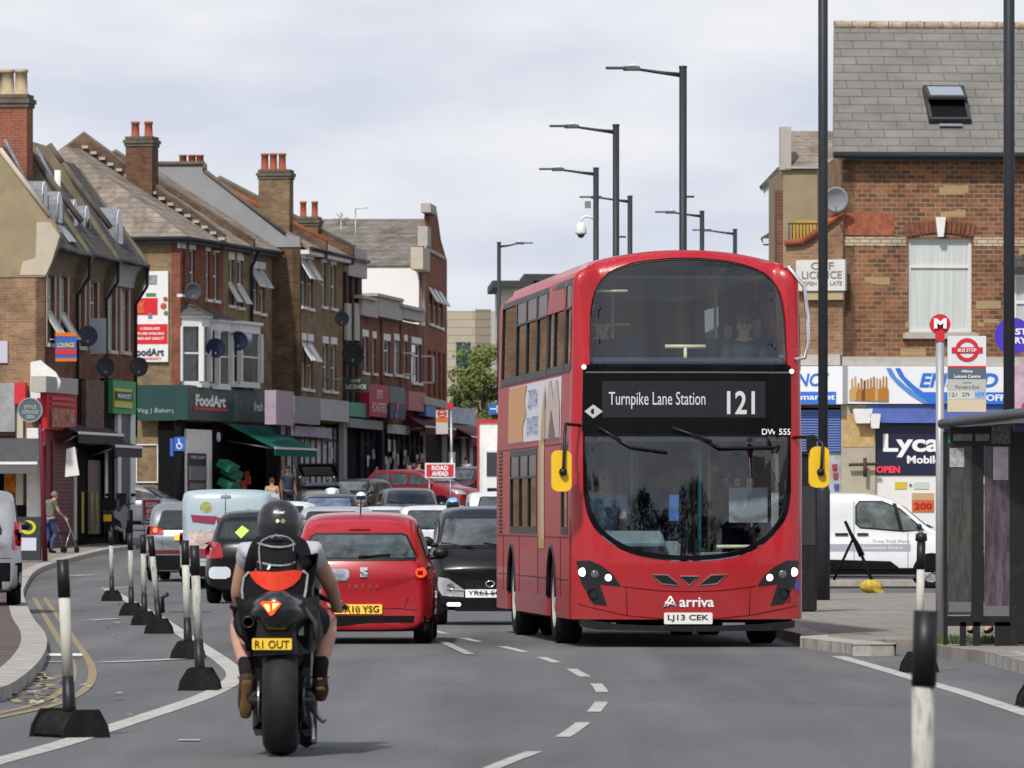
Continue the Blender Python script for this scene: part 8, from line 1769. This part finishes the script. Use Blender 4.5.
for px_, py_, r in ((249.5,622,.036),(261,617.5,.030)):
    e = MB().lathe([(r*.72,.12),(r*.72,.0),(r*.8,-.01),(r,-.006),(r*1.02,.03),(r*.95,.5)], 20, (XM(px_),-.22,ZM(py_)), 'y').build('exhaust', mat('exhaust_dark', (.05,.05,.055), .3, .8), t); MB().lathe([(r*.72,.1),(0,.1)], 16, (XM(px_),-.22,ZM(py_)), 'y').build('exhaust_bore', M_BLACKM, e)
MB().prism([(XM(243),ZM(618)),(XM(249),ZM(606)),(XM(262),ZM(597)),(XM(300),ZM(600)),(XM(314),ZM(612)),(XM(318),ZM(634)),(XM(311),ZM(648)),(XM(300),ZM(650)),(XM(296),ZM(634)),(XM(262),ZM(634)),(XM(252),ZM(634)),(XM(244),ZM(630))], -.08, .1).build('rear_fairing', mat('bike_black', (0,0,0)), t, bevel=.03)
MB().tube([(XM(262),-.10,ZM(597)),(XM(285),-.11,ZM(596)),(XM(303),-.11,ZM(606)),(XM(315),-.10,ZM(622)),(XM(317),-.10,ZM(640))], .016, 6).build('fairing_edge', mat('edge_grey', (.05,.05,.055), .3), t)
MB().prism([(XM(258),ZM(652)),(XM(296),ZM(650)),(XM(292),ZM(625)),(XM(262),ZM(625))], -.24, -.1).build('plate_bracket', M_BLACK, t, bevel=.02)
pl = MB().prism(rrect(XM(253.5),ZM(649.5),XM(293),ZM(638),.008), -.262, -.25).build('number_plate', M_YPLATE, t); text('lettering', 'R1 OUT', .20, .046, fy(-.262), mat('letter_brown', (.07,.045,.01), .5), pl, cx=XM(273.3), cz=ZM(644), off=.005, bold=.01)
MB().prism([(-.10,.55),(.10,.55),(.115,.60),(.09,.66),(-.09,.66),(-.115,.60)], -.06, .25).build('hugger', M_BLACK, t, bevel=.02)
MB().prism([(.55,.95),(.9,1.08),(1.12,1.0),(1.15,.75),(.8,.8)], -.17, .17, plane='yz').build('fuel_tank', mat('bike_black', (0,0,0)), t, bevel=.07); MB().prism([(1.2,.7),(1.75,.8),(1.55,1.15),(1.3,1.2),(1.15,.95)], -.2, .2, plane='yz').build('front_fairing', mat('bike_black', (0,0,0)), t, bevel=.06)
for sg in (-1,1):
    MB().tube([(sg*.18,1.15,.93),(sg*(.36 if sg > 0 else .32),.92,.86)], .017, 8).build('handlebar', M_BLACK, t); MB().tube([(sg*.24,1.18,.90),(sg*(.38 if sg > 0 else .31),1.04,.86)], .008, 5).build('lever', M_STEEL, t); MB().tube([(sg*.12,1.35,.98),(sg*.16,1.30,1.02)], .01, 5).box((sg*.17,1.30,1.03), (.10,.03,.06)).build('mirror', M_BLACK, t, bevel=.01)
    MB().tube([(sg*.12,.28,.38),(sg*.25,.22,.34 if sg > 0 else .30)], .014, 6).build('foot_peg', M_STEEL, t)
    MB().tube([(sg*.06,1.25,.95),(sg*.09,1.42,.30)], .027, 8).build('fork_leg', M_STEEL, t)
MB().box((XM(301.5),-.06,ZM(627)), (.03,.1,.10)).build('reflector', mat('pale_reflector', (.35,.35,.36), .4), t)
# rider
RM = Matrix.Translation((MX, MD, 0)) @ Matrix.Rotation(MRZ, 4, 'Z')
J = dict(pelvis=(XM(278),.05,ZM(618),.17,.14), waist=(XM(278),.16,ZM(598),.155,.12), chest=(XM(279),.32,ZM(573),.17,.10), upper=(XM(280),.42,ZM(553),.13,.09), neck=(XM(280),.48,ZM(541),.06), chin=(XM(280),.52,ZM(533),.06), head=(XM(279.5),.53,ZM(524),.075), crown=(XM(279.5),.53,ZM(514),.055),
    lsh=(XM(247),.42,ZM(554),.064), lel=(XM(237),.55,ZM(596),.047), lwrist=(XM(242),.80,ZM(616),.031), rsh=(XM(313),.42,ZM(554),.066), rel=(XM(331),.58,ZM(586),.050), rwrist=(XM(338),.84,ZM(610),.033),
    lhip=(XM(260),.08,ZM(622),.13), lkn=(XM(241),.55,ZM(626),.078), lcalf=(XM(242),.38,ZM(641),.072), lan=(XM(246.5),.14,ZM(672),.042), lheel=(XM(247),.10,ZM(680),.035), ltoe=(XM(245.5),.16,ZM(716),.035),
    rhip=(XM(298),.08,ZM(622),.13), rkn=(XM(327),.55,ZM(624),.078), rcalf=(XM(325),.38,ZM(640),.070), ran=(XM(320),.14,ZM(672),.042), rheel=(XM(320),.08,ZM(684),.035), rtoe=(XM(321),.30,ZM(696),.035))
B2_ = [b_ for b_ in BONES if b_ not in (('lan','ltoe'),('ran','rtoe'))]+[('lan','lheel'),('lheel','ltoe'),('ran','rheel'),('rheel','rtoe')]
p = thing('person', 'motorcyclist in black vest, grey tee and shorts seen from behind', 'person', (MX, MD, 0), PRZ)
V = dict(J); E = list(B2_)
hand(V, E, 'l', J['lwrist'][:3], (.06,.8,-.15), (1,0,.2), -1, curl=.8, s=1.05); hand(V, E, 'r', J['rwrist'][:3], (.03,.8,-.15), (-1,0,.2), 1, curl=.8, s=1.05)
skinmesh('body', V, E, SKIN, p)
grow(J, ['upper','lsh','rsh','chest'], B2_, .022, c_('greytee', (.40,.41,.45)), 'tee_shirt', p, [('lsh','lel',.42,.070),('rsh','rel',.45,.072)])
JV = dict(J); JV['chest'] = (XM(279),.30,ZM(573),.195,.13); JV['upper'] = (XM(280),.40,ZM(560),.125,.10); JV['lsh'] = (XM(255),.42,ZM(555),.085); JV['rsh'] = (XM(306),.42,ZM(555),.085)
grow(JV, ['pelvis','waist','chest','upper','lsh','rsh'], B2_, .040, c_('vest', (.009,.009,.011)), 'vest', p)
grow(J, ['pelvis','lhip','rhip'], B2_, .022, c_('shorts', (.014,.014,.016)), 'shorts', p, [('lhip','lkn',.72,.105),('rhip','rkn',.72,.108)])
for s_ in 'lr':
    A, H_, T_ = J[s_+'an'], J[s_+'heel'], J[s_+'toe']; cf = J[s_+'calf']
    skinmesh('sock', {'a': (*[lerp(A[i], cf[i], .42) for i in range(3)], .052), 'b': (A[0],A[1],A[2],.050), 'c': (*H_[:3], .046)}, [('a','b'),('b','c')], c_('sock', (.015,.014,.016)), p)
    sh_ = skinmesh('shoe', {'a': (A[0],A[1],A[2]-.02,.052), 'b': (*H_[:3], .050), 'm': (*[lerp(H_[i], T_[i], .55) for i in range(3)], .056), 'c': (*T_[:3], .050)}, [('a','b'),('b','m'),('m','c')], mat('shoe_leather', (.05,.03,.02), .6), p)
    h_, t_ = Vector(H_[:3]), Vector(T_[:3]); dn = (t_-h_).normalized(); back = Vector((0,-1,0)) if s_ == 'l' else Vector((0,-.2,-1)); back = (back-dn*back.dot(dn)).normalized()
    skinmesh('sole', {'a': (*(h_+back*.030-dn*.01), .040,.022), 'b': (*(h_.lerp(t_,.4)+back*.03), .033,.02), 'c': (*(h_.lerp(t_,.8)+back*.032), .044,.024), 'd': (*(t_+back*.026+dn*.015), .03,.018)}, [('a','b'),('b','c'),('c','d')], mat('gum_sole', (.13,.075,.03), .7), sh_)
    MB().tube([Vector(A[:3])+Vector((-.05,-.02,-.035)), Vector(A[:3])+Vector((0,-.058,-.04)), Vector(A[:3])+Vector((.05,-.02,-.035))], .007, 5).build('shoe_accent', mat('accent_red', (.5,.04,.02), .6), sh_)
# helmet
hc = Vector((XM(279),.53,ZM(523.5))); hm = MB().lathe([(.085,-.150),(.108,-.140),(.118,-.09),(.126,-.03),(.127,.02),(.120,.06),(.098,.10),(.06,.128),(0,.138)], 28, hc, 'z', sy=1.12).build('helmet', mat('helmet_black', (.018,.018,.02), .35, coat=.2), p)
def HF(u, v, o):
    dx = u-hc.x; dz = v-hc.z; r = .128; yy = sqrt(max(1e-6, r*r-dx*dx*1.0-max(0,dz)**2*.85))*1.12; return Vector((u, hc.y-yy-o, v))
text('lettering', 'AGear', .070, .018, HF, M_WTXT, hm, cx=XM(279), cz=ZM(512.5), off=.008, bold=.03)
sheet('round_badge', circ(XM(277.5), ZM(521.5), .011, 12), [], HF, M_WTXT, hm, step=0, off=.006); sheet('gold_badge', circ(XM(283), ZM(521.5), .015, 6), [], HF, mat('gold', (.35,.25,.10), .4), hm, step=0, off=.006)
# hydration pack and waist bag
t = thing('backpack', 'small black backpack with grey straps and red lower flap on the motorcyclist', 'backpack', (MX, MD, 0), PRZ)
bk = c_('pack', (.011,.011,.013)); secs = []
prof_ = [(591,.105,.10),(586,.120,.13),(575,.122,.15),(562,.118,.15),(550,.112,.14),(541,.098,.11),(535,.07,.07)]; n = 14; mb = MB(); vs = []
for y_, w_, d_ in prof_:
    yc = lerp(.10, .28, (591-y_)/56)
    for k in range(n): a = 2*pi*k/n; vs.append((XM(276.5)+w_*(abs(cos(a))**.7)*(1 if cos(a) > 0 else -1), yc-.05+d_*.62*(abs(sin(a))**.8)*(1 if sin(a) > 0 else -1), ZM(y_)))
fs = [(i*n+k, i*n+(k+1)%n, (i+1)*n+(k+1)%n, (i+1)*n+k) for i in range(len(prof_)-1) for k in range(n)]+[tuple(range(n)), tuple(range(len(vs)-1, len(vs)-1-n, -1))]
mb.add(vs, fs, 0, True); main = mb.build('main_bag', bk, t)
def PF(u, v, o):
    i = [q_[0] for q_ in prof_]; py_ = 756.5-v*170.7; f = max(0, min(1, (591-py_)/56)); w_ = .12; d_ = .10*(1-abs((u-XM(276.5))/w_)**2.2*.8) if abs(u-XM(276.5)) < w_ else .02
    return Vector((u, lerp(.10,.28,f)-.05-d_-o, v))
strapm = mat('strap_grey', (.30,.30,.32), .6, var=.4, vscale=60); 
for yc in (546, 564.5): MB().tube([PF(XM(a), ZM(yc+d), .006) for a, d in ((258,-2),(265,0),(272,1.5),(281,2),(289,1),(295,-1.5))], .007, 6).build('strap', strapm, main)
MB().tube([PF(XM(a), ZM(c), .010) for a, c in ((262,575),(259.5,560),(259,548),(262,541),(270,537),(280,536),(288,538),(293,542),(293.5,552))], .0042, 6).build('piping', strapm, main)
MB().tube([Vector((XM(271),.12,ZM(539))), Vector((XM(276),.10,ZM(535.5))), Vector((XM(281),.12,ZM(539)))], .006, 6).build('handle', strapm, main)
sheet('emblem', [(XM(266.5),ZM(571)),(XM(268.5),ZM(566)),(XM(271),ZM(566)),(XM(269.5),ZM(569)),(XM(268.2),ZM(571))], [], PF, M_WTXT, main, step=0, off=.012)
PF2 = lambda u, v, o: Vector((u, -.12+.10*((u-XM(274.5))/.2)**2*1.0+ (v-.9)*.25-o, v))
wb = sheet('lower_bag', [(XM(a), ZM(c)) for a, c in ((243,576),(250,571.5),(262,570),(292,570),(303,572),(308.5,578),(309,600),(306,613),(290,615),(262,615),(244,612),(240,600),(240.5,585))], [], PF2, bk, t, step=.03, thick=.07)
sheet('red_flap', [(XM(a), ZM(c)) for a, c in ((249,572.5),(256,571.5),(275,572.5),(294,570.5),(302.5,571.5),(300,579),(293,586),(283,590.5),(274,592),(265,589.5),(256,583.5),(251,577))], [], PF2, mat('flap_red', (.62,.045,.02), .6, var=.1, vscale=20), wb, step=.03, off=.012, thick=.01)
for pts in (((249,572.5),(244,578),(242,590),(243,601),(240.5,612)), ((303,571.5),(307.5,575),(306,590),(303.5,602),(304,611))): MB().tube([PF2(XM(a), ZM(c), .014) for a, c in pts], .008, 6).build('piping', strapm, wb)
